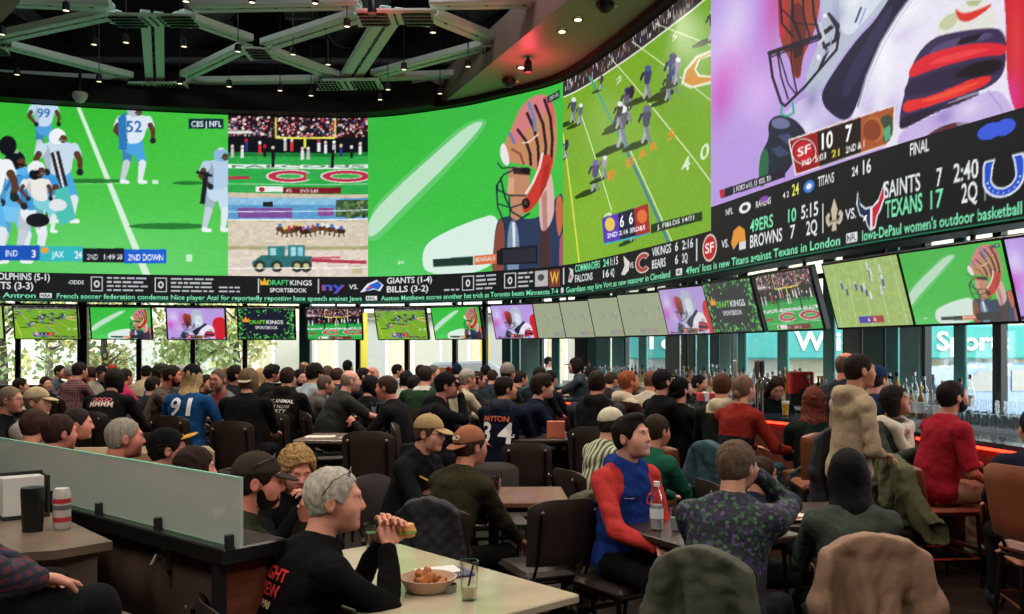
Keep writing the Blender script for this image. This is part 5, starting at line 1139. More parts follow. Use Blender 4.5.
    if hair in ('long', 'longwavy'):
        w = .070 if hair == 'long' else .080; L = .46 if hair == 'long' else .46
        for q in (-1, -.5, 0, .5, 1):
            Hf.cap(hd((q * .062, -.05 + abs(q) * .045, .0)), hd((q * w, -.120 + abs(q) * .045, -.16)), .034 * S, .036 * S, k=.035); Hf.cap(hd((q * w, -.120 + abs(q) * .045, -.16)), hd((q * (w + .006), -.085 + abs(q) * .03, -L)) - V3(0, .15, 0), .036 * S, .018 * S, k=.035)
    if hair in ('mid', 'curlymid'):
        for q in (-1, -.5, 0, .5, 1): Hf.cap(hd((q * .065, -.05 + abs(q) * .05, .0)), hd((q * .07, -.07 + abs(q) * .06, -.10)), .032 * S, .026 * S, k=.03)
    if hair == 'bun': hell(Hf, (0, -.115, -.03), (.035, .034, .035), .02)
    am = {'curly': .011, 'curlymid': .007, 'bushy': .008, 'longwavy': .006, 'long': .0025, 'buzz': .0008, 'bald': .0005, 'thin': .0015}.get(hair, .0035)
    Hf.wrinkle(am, 120 if hair in ('curly', 'curlymid') else 75, sd + 5)
    if cap and hair not in ('long', 'longwavy', 'mid', 'bun'): cut(Hf, (0, .1, -1), -.045, .005)
    Vh, Qh = Hf.mesh()
    if len(Vh): np_mesh('hair', Vh, Qh, [hm], body)
    if beard:
        Bf = Field(hc_ - .16, hc_ + .16, fv * 1.1); e_ = max(.005, fv * .45); hell(Bf, (0, .032, -.074), (.053 + e_, .054 + e_, .042 + e_)); hell(Bf, (0, .028, -.030), (.062 + e_, .067 + e_, .086 + e_), .02)
        cut(Bf, (0, -.41, -.91), .004, .006); cut(Bf, (0, 1, 0), -.004, .01); hell(Bf, (0, .1, -.064), (.022, .03, .008), .004, 'sub')
        Bf.wrinkle(.002, 120, sd + 6); Vh, Qh = Bf.mesh()
        if len(Vh): np_mesh('beard', Vh, Qh, [hair_mat(beard)], body)
    if cap:
        kind, cc, bc = cap; Cf = Field(hc_ - .25, hc_ + .25, max(.005, fv)); r = (.087, .108, .098) if kind != 'beanie' else (.09, .11, .112)
        hell(Cf, (0, -.014, .034), r); cut(Cf, (0, -.12, 1), {'beanie': .0, 'hat': .03}.get(kind, .036), .006)
        if hair in ('short', 'buzz') or kind == 'cap': pass
        Vh, Qh = Cf.mesh(); co_ = np_mesh('cap' if kind != 'beanie' else 'beanie', Vh, Qh, [cloth(cc)], body)
        if kind in ('cap', 'capback', 'capup'):
            f = -1 if kind == 'capback' else 1; pt = {'cap': -.012, 'capback': -.03, 'capup': .03}[kind]
            Bm = Field(hc_ - .3, hc_ + .3, max(.005, fv)); c0 = hd((0, f * .105, .040 + pt)); tl = rotx(R((18 if kind == 'capup' else -14 if kind == 'cap' else -20) * f)); Bm.ell(c0, (.072 * S, .070 * S, .0085 * S), Hr @ tl, k=.01)
            Vh, Qh = Bm.mesh(); np_mesh('brim', Vh, Qh, [cloth(bc)], co_)
        if kind == 'cap' or kind == 'capup' or kind == 'capback':
            MB().lathe([(.008, 0), (.007, .006), (0, .008)], cloth(cc), 8, M=Matrix.Translation(hd((0, -.016, .131)))).build('button', parent=co_)
        if hatmark:
            mk, mc, fy = hatmark; bv = BVHTree.FromPolygons(co_.data.vertices and [v.co[:] for v in co_.data.vertices], [tuple(p.vertices) for p in co_.data.polygons])
            stamp('lettering', mk, .075 if len(mk) > 1 else .04, .045 if len(mk) == 1 else .028, mat('mark_' + mc.strip('#'), mc, rough=.8), co_, bv, lambda x, z: (hd((x * fy, fy * .3, z + .055)), Hr @ V3(0, -fy, -.05)))
    if glasses or shades:
        gm = MB(); fm = mat('dark_glasses_frame', '#16171a', rough=.3); 
        zz, yy, tilt_ = (.004, .112, 0) if glasses else (.105, .060, 0)
        for q in (-1, 1):
            pts_ = [hd((q * .031 + .021 * math.cos(t), yy - .004 * abs(math.cos(t)), zz + .015 * math.sin(t))) for t in [k_ * math.pi / 6 for k_ in range(13)]]
            gm.tube(pts_, .0022 * S, fm, 5)
            if shades: gm.add(pts_[:12], [tuple(range(12))], mat('blue_mirror_lens', '#2f5fd0', rough=.1, metal=.6))
            gm.tube([hd((q * .052, yy - .006, zz + .004)), hd((q * .082, .01 if glasses else .0, zz * 1.0 + (.002 if glasses else -.02))), hd((q * .084, -.015 if glasses else -.04, -.005 if glasses else .03))], .002 * S, fm, 5)
        gm.tube([hd((-.010, yy, zz)), hd((0, yy + .003, zz + .003)), hd((.010, yy, zz))], .002 * S, fm, 5); gm.build('glasses' if glasses else 'sunglasses', parent=body)
    if marks:
        bv = BVHTree.FromPolygons(Vt.tolist(), Qt.tolist())
        for txt, w, h, cx, cz, col, front in marks:
            f = 1 if front else -1
            stamp('lettering', txt, w, h, mat('mark_' + col.strip('#'), col, rough=.8), tp_, bv, lambda x, z: (nb + B @ V3(cx - f * x, f * .5, cz + z), B @ V3(0, -f, 0)))
    info = dict(body=body, nb=nb, hd=hd, wr=wr, el=el, P=P, floor=floor, hipz=P[2], rz=rz, s=s, top=tp_, kn=kn, sh=sh)
    if not stand and chair: seats.append((body, chair, P[2] - .095 * S - .0, rz if chairyaw is None else R(-chairyaw), floor))
    return info
seats = []
def stamp(name, txt, w, h, m, parent, bv, ray):
    """letters laid on a garment's surface"""
    v, t, _ = glyphs(txt); out = []
    tris = [tuple(q) for q in t]; P = [tuple(p) for p in v]
    for _r in range(2):                       # split long triangles so that the letters follow the cloth
        nt_ = []
        for a, b, c in tris:
            k = len(P); P += [tuple((np.array(P[a]) + P[b]) / 2), tuple((np.array(P[b]) + P[c]) / 2), tuple((np.array(P[c]) + P[a]) / 2)]; nt_ += [(a, k, k + 2), (k, b, k + 1), (k + 2, k + 1, c), (k, k + 1, k + 2)]
        tris = nt_
    ok = []
    for x, z in P:
        o, dr = ray((x - .5) * w, z * h); hit = bv.ray_cast(Vector(o), Vector(dr).normalized())
        if hit[0] is None: out.append((0, 0, 0)); ok.append(False)
        else: out.append(tuple(hit[0] - Vector(dr).normalized() * .005)); ok.append(True)
    fs = [q for q in tris if ok[q[0]] and ok[q[1]] and ok[q[2]]]
    if fs: MB().add(out, fs, m).build(name, parent=parent)
# ================================================================== furniture
VINYL = mat('dark_brown_vinyl', '#2c211c', rough=.45, bump=.1, bscale=50, var=.12)
LEATH = mat('tan_leather', '#7a4128', rough=.42, bump=.15, bscale=60, var=.2, vscale=5)
METAL = mat('dark_bronze_metal', '#1f1a18', rough=.35, metal=.7)
STUD = mat('bright_rivet', '#b8b0a4', rough=.3, metal=.9)
WOOD = mat('walnut_table_wood', '#6b4632', rough=.35, var=.3, vscale=5, aniso=(8, 1, 1), coat=.2)
WOODD = mat('dark_walnut_table', '#33241d', rough=.35, var=.3, vscale=5, aniso=(8, 1, 1), coat=.2)
MARB = mat('pale_stone_top', '#a89c84', rough=.13, var=.12, vscale=6)
RED = mat('red_bar_front', '#5a261c', rough=.5, var=.25, vscale=4, aniso=(6, 6, .6))
CLEAR = bpy.data.materials.new('clear_glass'); CLEAR.use_nodes = True; nt = CLEAR.node_tree; nt.nodes.remove(nt.nodes['Principled BSDF'])
tr = nt.nodes.new('ShaderNodeBsdfTransparent'); tr.inputs[0].default_value = (.96, .98, .99, 1); gl = nt.nodes.new('ShaderNodeBsdfGlossy'); gl.inputs['Roughness'].default_value = .08; lw = nt.nodes.new('ShaderNodeLayerWeight'); lw.inputs[0].default_value = .22
mx = nt.nodes.new('ShaderNodeMixShader'); nt.links.new(lw.outputs['Facing'], mx.inputs[0]); nt.links.new(tr.outputs[0], mx.inputs[1]); nt.links.new(gl.outputs[0], mx.inputs[2]); nt.links.new(mx.outputs[0], nt.nodes['Material Output'].inputs[0])
FROST = bpy.data.materials.new('frosted_glass'); FROST.use_nodes = True; nt = FROST.node_tree; pb = nt.nodes['Principled BSDF']; pb.inputs['Base Color'].default_value = (*srgb('#c2cac2'), 1); pb.inputs['Roughness'].default_value = .35
tl = nt.nodes.new('ShaderNodeBsdfTransparent'); tl.inputs[0].default_value = (.75, .85, .8, 1); mx = nt.nodes.new('ShaderNodeMixShader'); mx.inputs[0].default_value = .64
nt.links.new(tl.outputs[0], mx.inputs[1]); nt.links.new(pb.outputs[0], mx.inputs[2]); nt.links.new(mx.outputs[0], nt.nodes['Material Output'].inputs[0])
GEDGE = mat('green_glass_edge', '#8fc4ae', rough=.2)

def curved_panel(w, h, t, m, bend=.05, z0=0, y0=0, rake=.16, round_=.09):
    """an upholstered back: bowed panel with rounded corners"""
    mb = MB(); nx, nz = 10, 8; vs = []
    for side in (0, 1):
        for j in range(nz + 1):
            for i in range(nx + 1):
                u, v = i / nx * 2 - 1, j / nz; sh = 1 - round_ * (max(0, v - .8) / .2) ** 2 * 1.6 - .08 * (1 - v); x = u * w / 2 * sh
                puff = t * .5 * (1 - abs(u) ** 6) * (1 - abs(2 * v - 1) ** 6) + .004
                y = y0 - bend * (1 - u * u) - rake * v * h; z = z0 + v * h - .03 * abs(u) ** 4 * (v > .9)
                vs.append((x, y + (puff if side else -puff), z))
    n = (nx + 1) * (nz + 1); fs = []
    for j in range(nz):
        for i in range(nx):
            a = j * (nx + 1) + i; fs.append((a, a + 1, a + nx + 2, a + nx + 1)); fs.append((n + a, n + a + nx + 1, n + a + nx + 2, n + a + 1))
    rim = [i for i in range(nx + 1)] + [j * (nx + 1) + nx for j in range(1, nz + 1)] + [nz * (nx + 1) + i for i in range(nx - 1, -1, -1)] + [j * (nx + 1) for j in range(nz - 1, 0, -1)]
    for a, b in zip(rim, rim[1:] + rim[:1]): fs.append((a, n + a, n + b, b))
    return mb.add(vs, fs, m)
def make_chair(kind='chair'):
    seat = VINYL if kind == 'chair' else LEATH; H = .46 if kind == 'chair' else .76
    t = empty({'chair': 'dining_chair', 'stool': 'bar_stool'}[kind])
    mb = MB(); mb.box((0, .02, H - .035), (.44, .43, .06), seat, bev=.025); mb.build('seat', parent=t, smooth=True)
    hb = .38
    curved_panel(.45 if kind == 'chair' else .5, hb, .035 if kind == 'chair' else .06, seat, z0=H + .035, y0=-.19, bend=.045 if kind == 'chair' else .09).build('backrest', parent=t, smooth=True)
    fr = MB()
    for q in (-1, 1): fr.tube([(q * .16, -.17, H - .06), (q * .16, -.235, H + .05), (q * .16, -.245 - .16 * .3, H + .34)], .010, METAL, 6)
    fr.tube([(-.2, -.17, H - .07), (.2, -.17, H - .07), (.2, .2, H - .07), (-.2, .2, H - .07), (-.2, -.17, H - .07)], .011, METAL, 6); fr.build('back_frame', parent=t)
    for q in (-1, 1): MB().lathe([(0, .006), (.008, .004), (.011, 0)], STUD, 8, M=Matrix.Translation((q * .16, -.315, H + .35)) @ Matrix.Rotation(R(90), 4, 'X')).build('rivet', parent=t)
    for q in (-1, 1):
        MB().tube([(q * .2, .2, H - .07), (q * .215, .225, 0)], [.015, .011], METAL, 8).build('leg', parent=t); MB().tube([(q * .2, -.17, H - .07), (q * .215, -.25, 0)], [.015, .011], METAL, 8).build('leg', parent=t)
    st = MB(); zf = .2 if kind == 'chair' else .28
    if kind == 'stool': st.tube([(-.21, -.215, zf), (.21, -.215, zf), (.21, .215, zf), (-.21, .215, zf), (-.21, -.215, zf)], .011, mat('copper_foot_rail', '#a86848', rough=.3, metal=.9), 6)
    else: st.box((0, -.21, zf + .02), (.41, .014, .03), METAL)
    st.build('stretcher', parent=t)
    return t
PROTO = {k_: make_chair(k_) for k_ in ('chair', 'stool')}; PUSED = {'chair': False, 'stool': False}
def put_chair(kind, x, y, z, rz, h, label, group=None):
    t = PROTO[kind] if not PUSED[kind] else copy_tree(PROTO[kind]); PUSED[kind] = True
    base = .46 if kind == 'chair' else .76; t.location = (x, y, z); t.rotation_euler = (0, 0, rz); t.scale = (1, 1, h / base)
    tag(t, label, 'chair' if kind == 'chair' else 'stool')
    t['group'] = group or ('dark brown dining chairs' if kind == 'chair' else 'tan leather bar stools')
    return t
def coat(name, x, y, z, rz, w, h, m, label, seed=1, wr=1.0, drop=.5, thick=.06, slant=0.0, sleeves=True, quilt=False):
    """a garment hung over a chair back; z is its top"""
    G = Field((-w * .8, -.3, -h - .15), (w * .8, .25, .12), .011)
    def body(X, Y, Z):
        dn = np.clip(-Z / h, 0, 1.3); half = w * .36 + .13 * w * dn - np.clip(Z + .06, 0, .2) ** 2 * 16
        fold = (.022 * np.sin(X * 24 + 2.2 * np.sin(Z * 7 + seed) + seed) + .012 * np.sin(X * 53 + Z * 14 + seed * 2)) * (.25 + dn)
        y = Y + .03 + .16 * Z * .6 - fold - .10 * dn * (X / w) ** 2
        return np.maximum(np.maximum(np.abs(X + Z * slant) - half, np.abs(y) - thick * (.75 + .25 * dn)), np.maximum(Z - .03, -h + .05 * np.sin(X * 11 + seed) + .03 * np.sin(X * 31) - Z)) - .010
    G.fn((-w, -.3, -h - .2), (w, .3, .15), body, 0)
    if sleeves:
        for q in (-1, 1): G.cap((q * w * .36, -.03, -.08), (q * w * .44, -.05, -h * .45), .05, .055, k=.06); G.cap((q * w * .44, -.05, -h * .45), (q * w * (.30 + .08 * (seed % 3)), -.08, -h * .85), .055, .042, k=.05)
    G.cap((-w * .20, -.045, -.005), (w * .20, -.045, -.005), .034, .034, k=.06); G.cap((-w * .1, -.06, -.05), (-w * .05, -.085, -.32), .03, .04, k=.06); G.cap((w * .16, -.05, -.12), (w * .10, -.08, -.42), .03, .045, k=.06)
    if quilt: G.F += (.006 * np.abs(np.sin((G.ax[0][:, None, None] + G.ax[2][None, None, :]) * 38)) * np.abs(np.sin((G.ax[0][:, None, None] - G.ax[2][None, None, :]) * 38))).astype(np.float32) * -1
    G.wrinkle(.009 * wr, 22, seed); G.wrinkle(.005 * wr, 46, seed + 9)
    V, Q = G.mesh(); o = np_mesh(name, V, Q, [m]); o.location = (x, y, z); o.rotation_euler = (0, 0, rz); tag(o, label, 'coat' if 'coat' in name else 'jacket'); return o
def coat_on(ch, name, w, h, m, label, seed, **k):
    st = 'stool' in ch.name; top = (.76 if st else .46) + .035 + .38; q = Matrix.Rotation(ch.rotation_euler.z, 4, 'Z') @ Vector((0, -.262 - (.04 if st else 0), 0))
    return coat(name, ch.location.x + q.x, ch.location.y + q.y, ch.location.z + top * ch.scale.z + .015, ch.rotation_euler.z, w, h, m, label, seed, **k)
def table(name, x, y, z, w, l, rz, m, label, th=.035, floor=0.0, legm=None, kind='pedestal'):
    t = empty(name, (x, y, floor), rz); tag(t, label, 'table'); h = z - floor
    MB().box((0, 0, h - th / 2), (w, l, th), m, bev=.006).build('table_top', parent=t)
    MB().box((0, 0, h - th - .02), (w * .8, l * .8, .03), legm or METAL).build('apron', parent=t)
    if kind == 'pedestal':
        MB().lathe([(.035, .03), (.035, h - th - .02)], METAL, 12).build('column', parent=t); MB().box((0, 0, .015), (min(w, .5), .08, .03), METAL).box((0, 0, .016), (.08, min(l, .5), .03), METAL).build('base', parent=t)
    else:
        for sx in (-1, 1):
            for sy in (-1, 1): MB().box((sx * (w / 2 - .06), sy * (l / 2 - .06), (h - th) / 2), (.05, .05, h - th), METAL).build('leg', parent=t)
    return t
# ---- tableware
def glass(x, y, z, h=.14, r=.035, fill=None, level=.7, foam=False, name='drinking_glass', label=None, group=None, ice=False):
    root = MB().lathe([(r * .78, 0), (r, h), (r * .93, h), (r * .72, .012), (0, .012)], CLEAR, 16).build(name, smooth=True); root.location = (x, y, z)
    if fill: MB().lathe([(r * .7, .013), (r * (.72 + .2 * level), h * level), (0, h * level)], fill, 14).build('drink', parent=root, smooth=True)
    if foam: MB().lathe([(r * (.72 + .2 * level), h * level), (r * .92, h * (level + .16)), (0, h * (level + .17))], mat('beer_foam', '#f0ead8', rough=.8), 14).build('foam', parent=root, smooth=True)
    return tag(root, label, 'glass', group)
BEER = mat('golden_beer', '#e8a61c', rough=.15); COLA = mat('dark_cola', '#3a1a12', rough=.1); WATER = mat('icy_water', '#c8d4d4', rough=.15, trans=.5)
def bottle_mesh(kind):
    body, liq, cap = kind; prof = [(.0, 0), (.036, .002), (.038, .02), (.038, .17), (.030, .20), (.014, .225), (.013, .285), (.0155, .288), (.0155, .30), (0, .30)]
    mb = MB(); mb.lathe(prof[:8], body, 12); mb.lathe([(.0375, .05), (.0388, .05), (.0388, .14), (.0375, .14)], liq, 12); mb.lathe([(.0135, .27), (.0165, .27), (.0165, .305), (0, .305)], cap, 10); return mb
def plate(x, y, z, r, label, food=None):
    root = MB().lathe([(0, .004), (r * .6, .004), (r, .018), (r * .98, .024), (r * .6, .010), (0, .010)], mat('white_china', '#dcd8d0', rough=.25), 24).build('plate', smooth=True); root.location = (x, y, z); tag(root, label, 'plate')
    return root
# ================================================================== who sits where
BLK, NAVY, GRY, OLV = '#0f1012', '#1c2440', '#55565a', '#3a3a28'
SK1, SK2, SK3, SK4 = '#d09a80', '#c98670', '#a86f52', '#7a4c36'
def arm_stripes(base, cols, lo, hi, body_i=0, sleeve_i=None):
    def z(loc, ad, tp):
        arm = (ad < .085) & (np.abs(loc[:, 0]) > .13); m = np.full(len(loc), body_i)
        if sleeve_i is not None: m[arm] = sleeve_i
        k = ((tp - lo) / (hi - lo) * cols).astype(int)
        st = arm & (tp > lo) & (tp < hi) & (k % 2 == 0); m[st] = base
        return m
    return z
def raglan(loc, ad, tp):                       # red sleeves and shoulders, blue body
    m = np.zeros(len(loc), int); red = ((ad < .075) & (tp > .35)) | ((np.abs(loc[:, 0]) > .080 + .32 * np.clip(-loc[:, 2] - .02, 0, .3)) & (loc[:, 2] < .06) & (ad < .12)); m[red] = 1
    return m
def vest_back(loc, ad, tp):
    m = np.zeros(len(loc), int); m[(np.abs(loc[:, 0]) < .17) & (ad > .06)] = 1; return m
def left_panel(loc, ad, tp):
    m = np.zeros(len(loc), int); m[(loc[:, 0] < -.05) & (ad > .07)] = 1; return m
def front_panel(loc, ad, tp):
    m = np.zeros(len(loc), int); m[(np.abs(loc[:, 0]) < .07) & (loc[:, 1] > .0)] = 1; return m
PLAID = plaid_mat('brown_plaid_cloth', '#3a2a22', '#6e5a48', '#1a1614', 16); PLAIDR = plaid_mat('maroon_plaid_cloth', '#5a2a30', '#8a5a58', '#2a1a1e', 14); PLAIDB = plaid_mat('navy_red_plaid_cloth', '#1e2440', '#5a2028', '#10131f', 10)
TROPIC = ramp_mat('tropical_print_cloth', ['#15161f', '#20203a', '#12141c', '#1a1c2a', '#24482f', '#141622', '#2e2648', '#161c28', '#15161f', '#386040', '#191a26', '#4e4068'], 62, 'voronoi')
GRSTR = ramp_mat('green_cream_striped_cloth', ['#c8c4a0', '#2f6048', '#b8b494', '#20382c'], 7, 'wavex', vec=(1, 1, .2))
HEATH = ramp_mat('heather_grey_cloth', ['#7a7472', '#8a8482', '#948c88'], 60, 'noise')
P = person
n_front = [
 # ---- the foreground
 P(335, 500, 66, 60, 'grey-haired person with sunglasses on the head, eating at the pale stone table', top=BLK, sk='#c98a74', hair='short', hc='#a8a296', shades=True, arms=('food', 'food'), lean=14, hyaw=84, build=1.12, pants='#20222a',
   marks=[('FLIGHT', .17, .045, .02, -.13, '#d8302c', False), ('CREW', .14, .045, .02, -.19, '#d8302c', False), ('1998', .09, .025, .02, -.235, '#c8b088', False)]),
 P(259, 481, 57, 74, 'bearded person in a dark brown cap at the end of the frosted glass', chair=None, top='#2e3020', sk='#c47a68', hair='short', hc='#1c1512', beard='#17110e', cap=('cap', '#3a332c', '#3a332c'), shades=True, arms=('food', 'table'), lean=12, hyaw=80, pitch=-4),
 P(297, 470, 46, 150, 'person with curly blond hair in a black printed shirt, eating behind the bearded one', top='#141416', sk='#cc8a78', hair='curlymid', hc='#96764c', arms=('food', 'food'), pitch=-16, hyaw=150, marks=[('BEARS', .2, .05, 0, -.17, '#d8d8d4', True), ('FOOTBALL', .2, .03, 0, -.22, '#c83030', True)]),
 P(632, 437, 45, 146, 'young person in a red and blue hooded sweatshirt looking up to the right', sk='#c9907a', hair='quiff', hc='#1a1210', hood=True, pitch=10, hyaw=130, arms=('lap', 'table'), lean=4, pants='#101114', mats=[cloth('#1f3a86'), cloth('#cc3f3c')], zone=raglan, topname='hooded_sweatshirt',
   marks=[('C', .055, .065, -.07, -.19, '#c83038', True), ('~', .05, .02, .075, -.15, '#f0f0f0', True)]),
 P(430, 433, 39, 118, dist=6.1, label='person in a tan cap, glasses and a black hooded jacket, holding a water bottle', top='#191c22', sk='#cf9680', hair='short', hc='#4a3a2c', cap=('cap', '#b89a6e', '#b89a6e'), glasses=True, hood=True, arms=('table', 'cup'), lean=18, hyaw=112, pitch=-6, marks=[('O', .05, .03, .12, -.1, '#c89a50', True)]),
 P(471, 446, 37, 36, dist=5.55, chairyaw=12, label='person in an olive sweater and a rust-coloured cap worn backwards', top='#33301e', sk='#b87860', hair='short', hc='#3a2a20', cap=('capback', '#a86c50', '#a86c50'), arms=('table', 'knee'), lean=20, pants='#0f1012', hyaw=52, hatmark=('Cubs', '#e8dcd0', -1)),
 P(737, 466, 48, 30, 'person with grey-brown hair in a dark tropical print shirt, hand at the face', sk='#b8856c', hair='short', hc='#5c4a3c', arms=('table', 'cheek'), lean=16, build=1.15, mats=[TROPIC], dist=4.25, hyaw=45, pants='#20242c'),
 P(762, 474, 36, 75, 'person in a dark patterned shirt, half hidden behind the tropical print shirt', sk='#c08870', hair='short', hc='#3a2c24', glasses=True, top='#232838', arms=('chin', 'table'), lean=10, pants='#202020'),
 P(848, 474, 46, 6, dist=4.5, label='person with long straight black hair in a grey-green top, at the tan coat chair', sk=SK2, hair='long', hc='#0c0b0d', top='#454e46', arms=('table', 'table'), lean=10, pants='#15161a'),
 P(657, 431, 34, 52, 'person with short brown hair in a dark green pullover, behind the red and blue sweatshirt', top='#205c48', sk='#c08068', hair='short', hc='#33241a', arms=('table', 'table'), lean=14, pants='#1a1c20', build=1.1),
 P(612, 424, 30, 60, 'person in a cream cap and striped shirt just left of the green pullover', sk=SK1, mats=[GRSTR], cap=('cap', '#d8d0b8', '#d8d0b8'), arms=('table', 'table'), lean=10, hc='#2a2420', dist=6.9),
 P(506, 389, 26, 24, 'person in a navy football jersey numbered 34 with a grey hood', chair=None, sk='#c08468', hair='short', hc='#1c1410', hood=True, arms=('table', 'table'), lean=10, build=1.1, mats=[cloth('#12182c'), cloth('#2e323e')], zone=lambda l, a, t: ((l[:, 2] > -.035) & (np.abs(l[:, 0]) < .13)).astype(int), hyaw=70, pitch=6,
   marks=[('PAYTON', .26, .05, -.01, -.150, '#e0703c', False), ('3 4', .31, .19, .01, -.35, '#e0dcd8', False)]),
 P(543, 387, 25, 78, 'young person with bushy brown hair and a navy jersey with striped sleeves', sk='#cf9880', hair='bushy', hc='#2a1c16', arms=('fold', 'table'), lean=16, hyaw=84, pitch=4, mats=[cloth('#1a2036'), cloth('#d88a6c')], zone=arm_stripes(1, 7, 1.2, 1.75), marks=[('* *', .1, .03, .1, -.12, '#e8e8e8', True)]),
 P(597, 384, 27, 12, 'person with dark brown hair, a grey hooded top and black quilted vest, seen from behind', sk=SK2, hair='short', hc='#241812', hood=True, mats=[cloth('#3a3c42'), cloth('#1c1b1c')], zone=vest_back, arms=('table', 'table'), build=1.15, lean=8),
 P(629, 382, 24, 70, 'red-haired bearded person in a brown jacket with a cream hood, looking up', sk='#c8785a', hair='short', hc='#8a4a2a', beard='#9a5a34', hood=True, mats=[cloth('#3a221e'), cloth('#c8b8a0')], zone=lambda l, a, t: (l[:, 2] > -.03).astype(int), pitch=14, lean=6, chair='stool', build=1.05),
 P(652, 381, 22, 40, 'person in a cream sweater, half hidden behind the black cap', sk='#c07860', hair='thin', hc='#6a4434', top='#b8aa98', chair='stool', arms=('table', 'table')),
 P(664, 382, 26, 66, 'person in a black cap and black sweater looking up at the screens', sk='#c08c74', hair='buzz', hc='#2a201a', cap=('cap', '#201c20', '#201c20'), top='#121314', pitch=16, lean=4, chair='stool', build=1.1),
 P(681, 390, 26, 60, 'bearded person in a black cap worn backwards and a black sweater', sk='#c08a74', hair='short', hc='#14100e', cap=('capback', '#101214', '#101214'), beard='#1c1410', top='#141416', pitch=18, lean=-2, chair='stool', build=1.15, arms=('lap', 'table')),
 P(722, 387, 28, 16, 'person with short brown hair, a cream collar and a black-green jacket, seen from behind', sk='#c88a70', hair='short', hc='#4a2c20', mats=[cloth('#1c211c'), cloth('#c8b69a')], zone=lambda l, a, t: ((l[:, 2] > -.06) & (np.abs(l[:, 0]) < .13)).astype(int), chair='stool', lean=6, hood=True),
 P(744, 389, 29, 52, 'person with a low hair bun in a rust-red pullover, arm on the bar', sk='#cc9078', hair='bun', hc='#6a5040', mats=[cloth('#8e2a22'), cloth('#1c2224')], zone=lambda l, a, t: ((l[:, 2] < -.24) & (a > .055)).astype(int), arms=('table', (.26, .34, -.36)), chair='stool', lean=10, pitch=8, pants='#3a5a6a'),
 P(776, 388, 23, 172, 'bartender with long brown hair in a black jacket, looking down', sk='#b87c64', hair='long', hc='#2a1a14', top='#14161a', stand=True, pitch=-26, arms=('table', 'table'), legs=None),
 P(575, 366, 16, -80, 'bartender in a black cap and dark grey T-shirt reaching to the left', sk='#c08a70', hair='mid', hc='#1c1614', cap=('cap', '#15161a', '#15161a'), top='#3c4248', short=True, stand=True, arms=('reach', 'table'), lean=6),
 P(814, 402, 29, 20, 'person with long auburn hair in a dark green top, seen from behind', sk=SK2, hair='longwavy', hc='#5c2c20', top='#1a2620', chair='stool', lean=4),
 P(860, 371, 36, 76, 'standing person with cropped dark hair in a beige hooded sweatshirt', sk='#b87c60', hair='buzz', hc='#241a16', hood=True, top='#b8a284', stand=True, arms=('pocket', 'pocket'), lean=3, hyaw=84, pants='#5a5a58', build=.9, topname='hooded_sweatshirt', pitch=2),
 P(847, 366, 28, 60, 'balding person partly hidden behind the beige hooded sweatshirt', sk='#c87860', hair='bald', hc='#6a5040', top='#2a2c34', stand=True, dist=7.9),
 P(877, 380, 30, 60, 'person in a navy cap and navy top behind the standing beige sweatshirt', sk='#b88068', cap=('cap', '#1c2c50', '#1c2c50'), top='#20304a', stand=True, dist=7.6),
 P(896, 401, 31, 150, 'person with curly dark hair, a thick cream scarf and a grey-green coat', sk='#9a6048', hair='mid', hc='#1a1210', top='#3c4038', arms=('lap', 'cup'), chair='stool', lean=6, hyaw=122, pitch=10, pants='#1a1a1c'),
 P(953, 397, 34, 84, 'bearded person in a red T-shirt and khaki trousers on a bar stool', sk='#b87860', hair='short', hc='#1c1210', beard='#1a1210', top='#961c2a', short=True, arms=('table', (.16, .22, -.44)), chair='stool', lean=10, hyaw=80, pitch=12, pants='#a88a72', build=1.12, extra={'shoe': mat('pale_trainer', '#b8b4ac', rough=.6)}),
 P(1034, 428, 34, 10, 'person in a navy coat cut off by the right picture edge', sk=SK2, hc='#16120f', top='#1c2030', build=1.2, chair='stool', dist=5.7),
 P(-46, 366, 56, 40, 'person in a navy and red plaid shirt cut off by the left picture edge', chair=None, sk='#c88a74', mats=[PLAIDB], hc='#2a1c14', lean=4, dist=2.5, arms=('lap', (.16, .22, -.42)), build=1.1),
 # ---- behind the frosted glass
 P(125, 438, 42, 58, 'person with a cropped grey haircut and a red ear, above the frosted glass', sk='#c87868', hair='buzz', hc='#8a8276', top='#2a2c30', lean=10, build=1.1),
 P(168, 449, 42, 64, 'person in a black cap with a patch and yellow underbrim, above the glass', sk='#c0806a', hair='short', hc='#1c1410', cap=('capup', '#141416', '#d8a040'), shades=False, glasses=True, top='#1a1a1c', lean=12, hatmark=('P', '#e0dcd0', 1)),
 P(196, 469, 44, 62, 'person with dark shiny hair low behind the glass, beside the black cap', sk='#cc8c78', hair='mid', hc='#2a1c1a', top='#2a2224', lean=14),
 P(60, 433, 40, 40, 'person with dark brown hair and a red ear, low behind the left glass', sk='#c07868', hair='short', hc='#33201a', top='#2c2a2a', lean=14, dist=5.9),
 P(36, 426, 34, 20, 'person with dark brown hair behind the left glass, beside the cream cap', sk=SK2, hair='short', hc='#3a2620', top='#2a2624', dist=6.5),
 P(38, 402, 26, 92, 'person in a cream cap with hands raised to clap, near the left edge', sk='#c8907a', hair='short', hc='#6a5a48', cap=('cap', '#c8b490', '#c8b490'), mats=[HEATH], arms=('clap', 'clap'), lean=8, dist=7.6),
 P(11, 400, 28, 88, 'person with thin grey-brown hair and a black shirt at the left edge', sk='#c08470', hair='buzz', hc='#7a6a58', glasses=True, top='#17181a', lean=6, marks=[('***', .12, .04, 0, -.12, '#d8d8d8', False)]),
 P(78, 424, 22, 70, 'person leaning forward in a heather grey sweater behind the cream cap', sk=SK2, mats=[HEATH], hair='short', hc='#2a2220', lean=50, dist=6.9, arms=('table', 'table')),
]
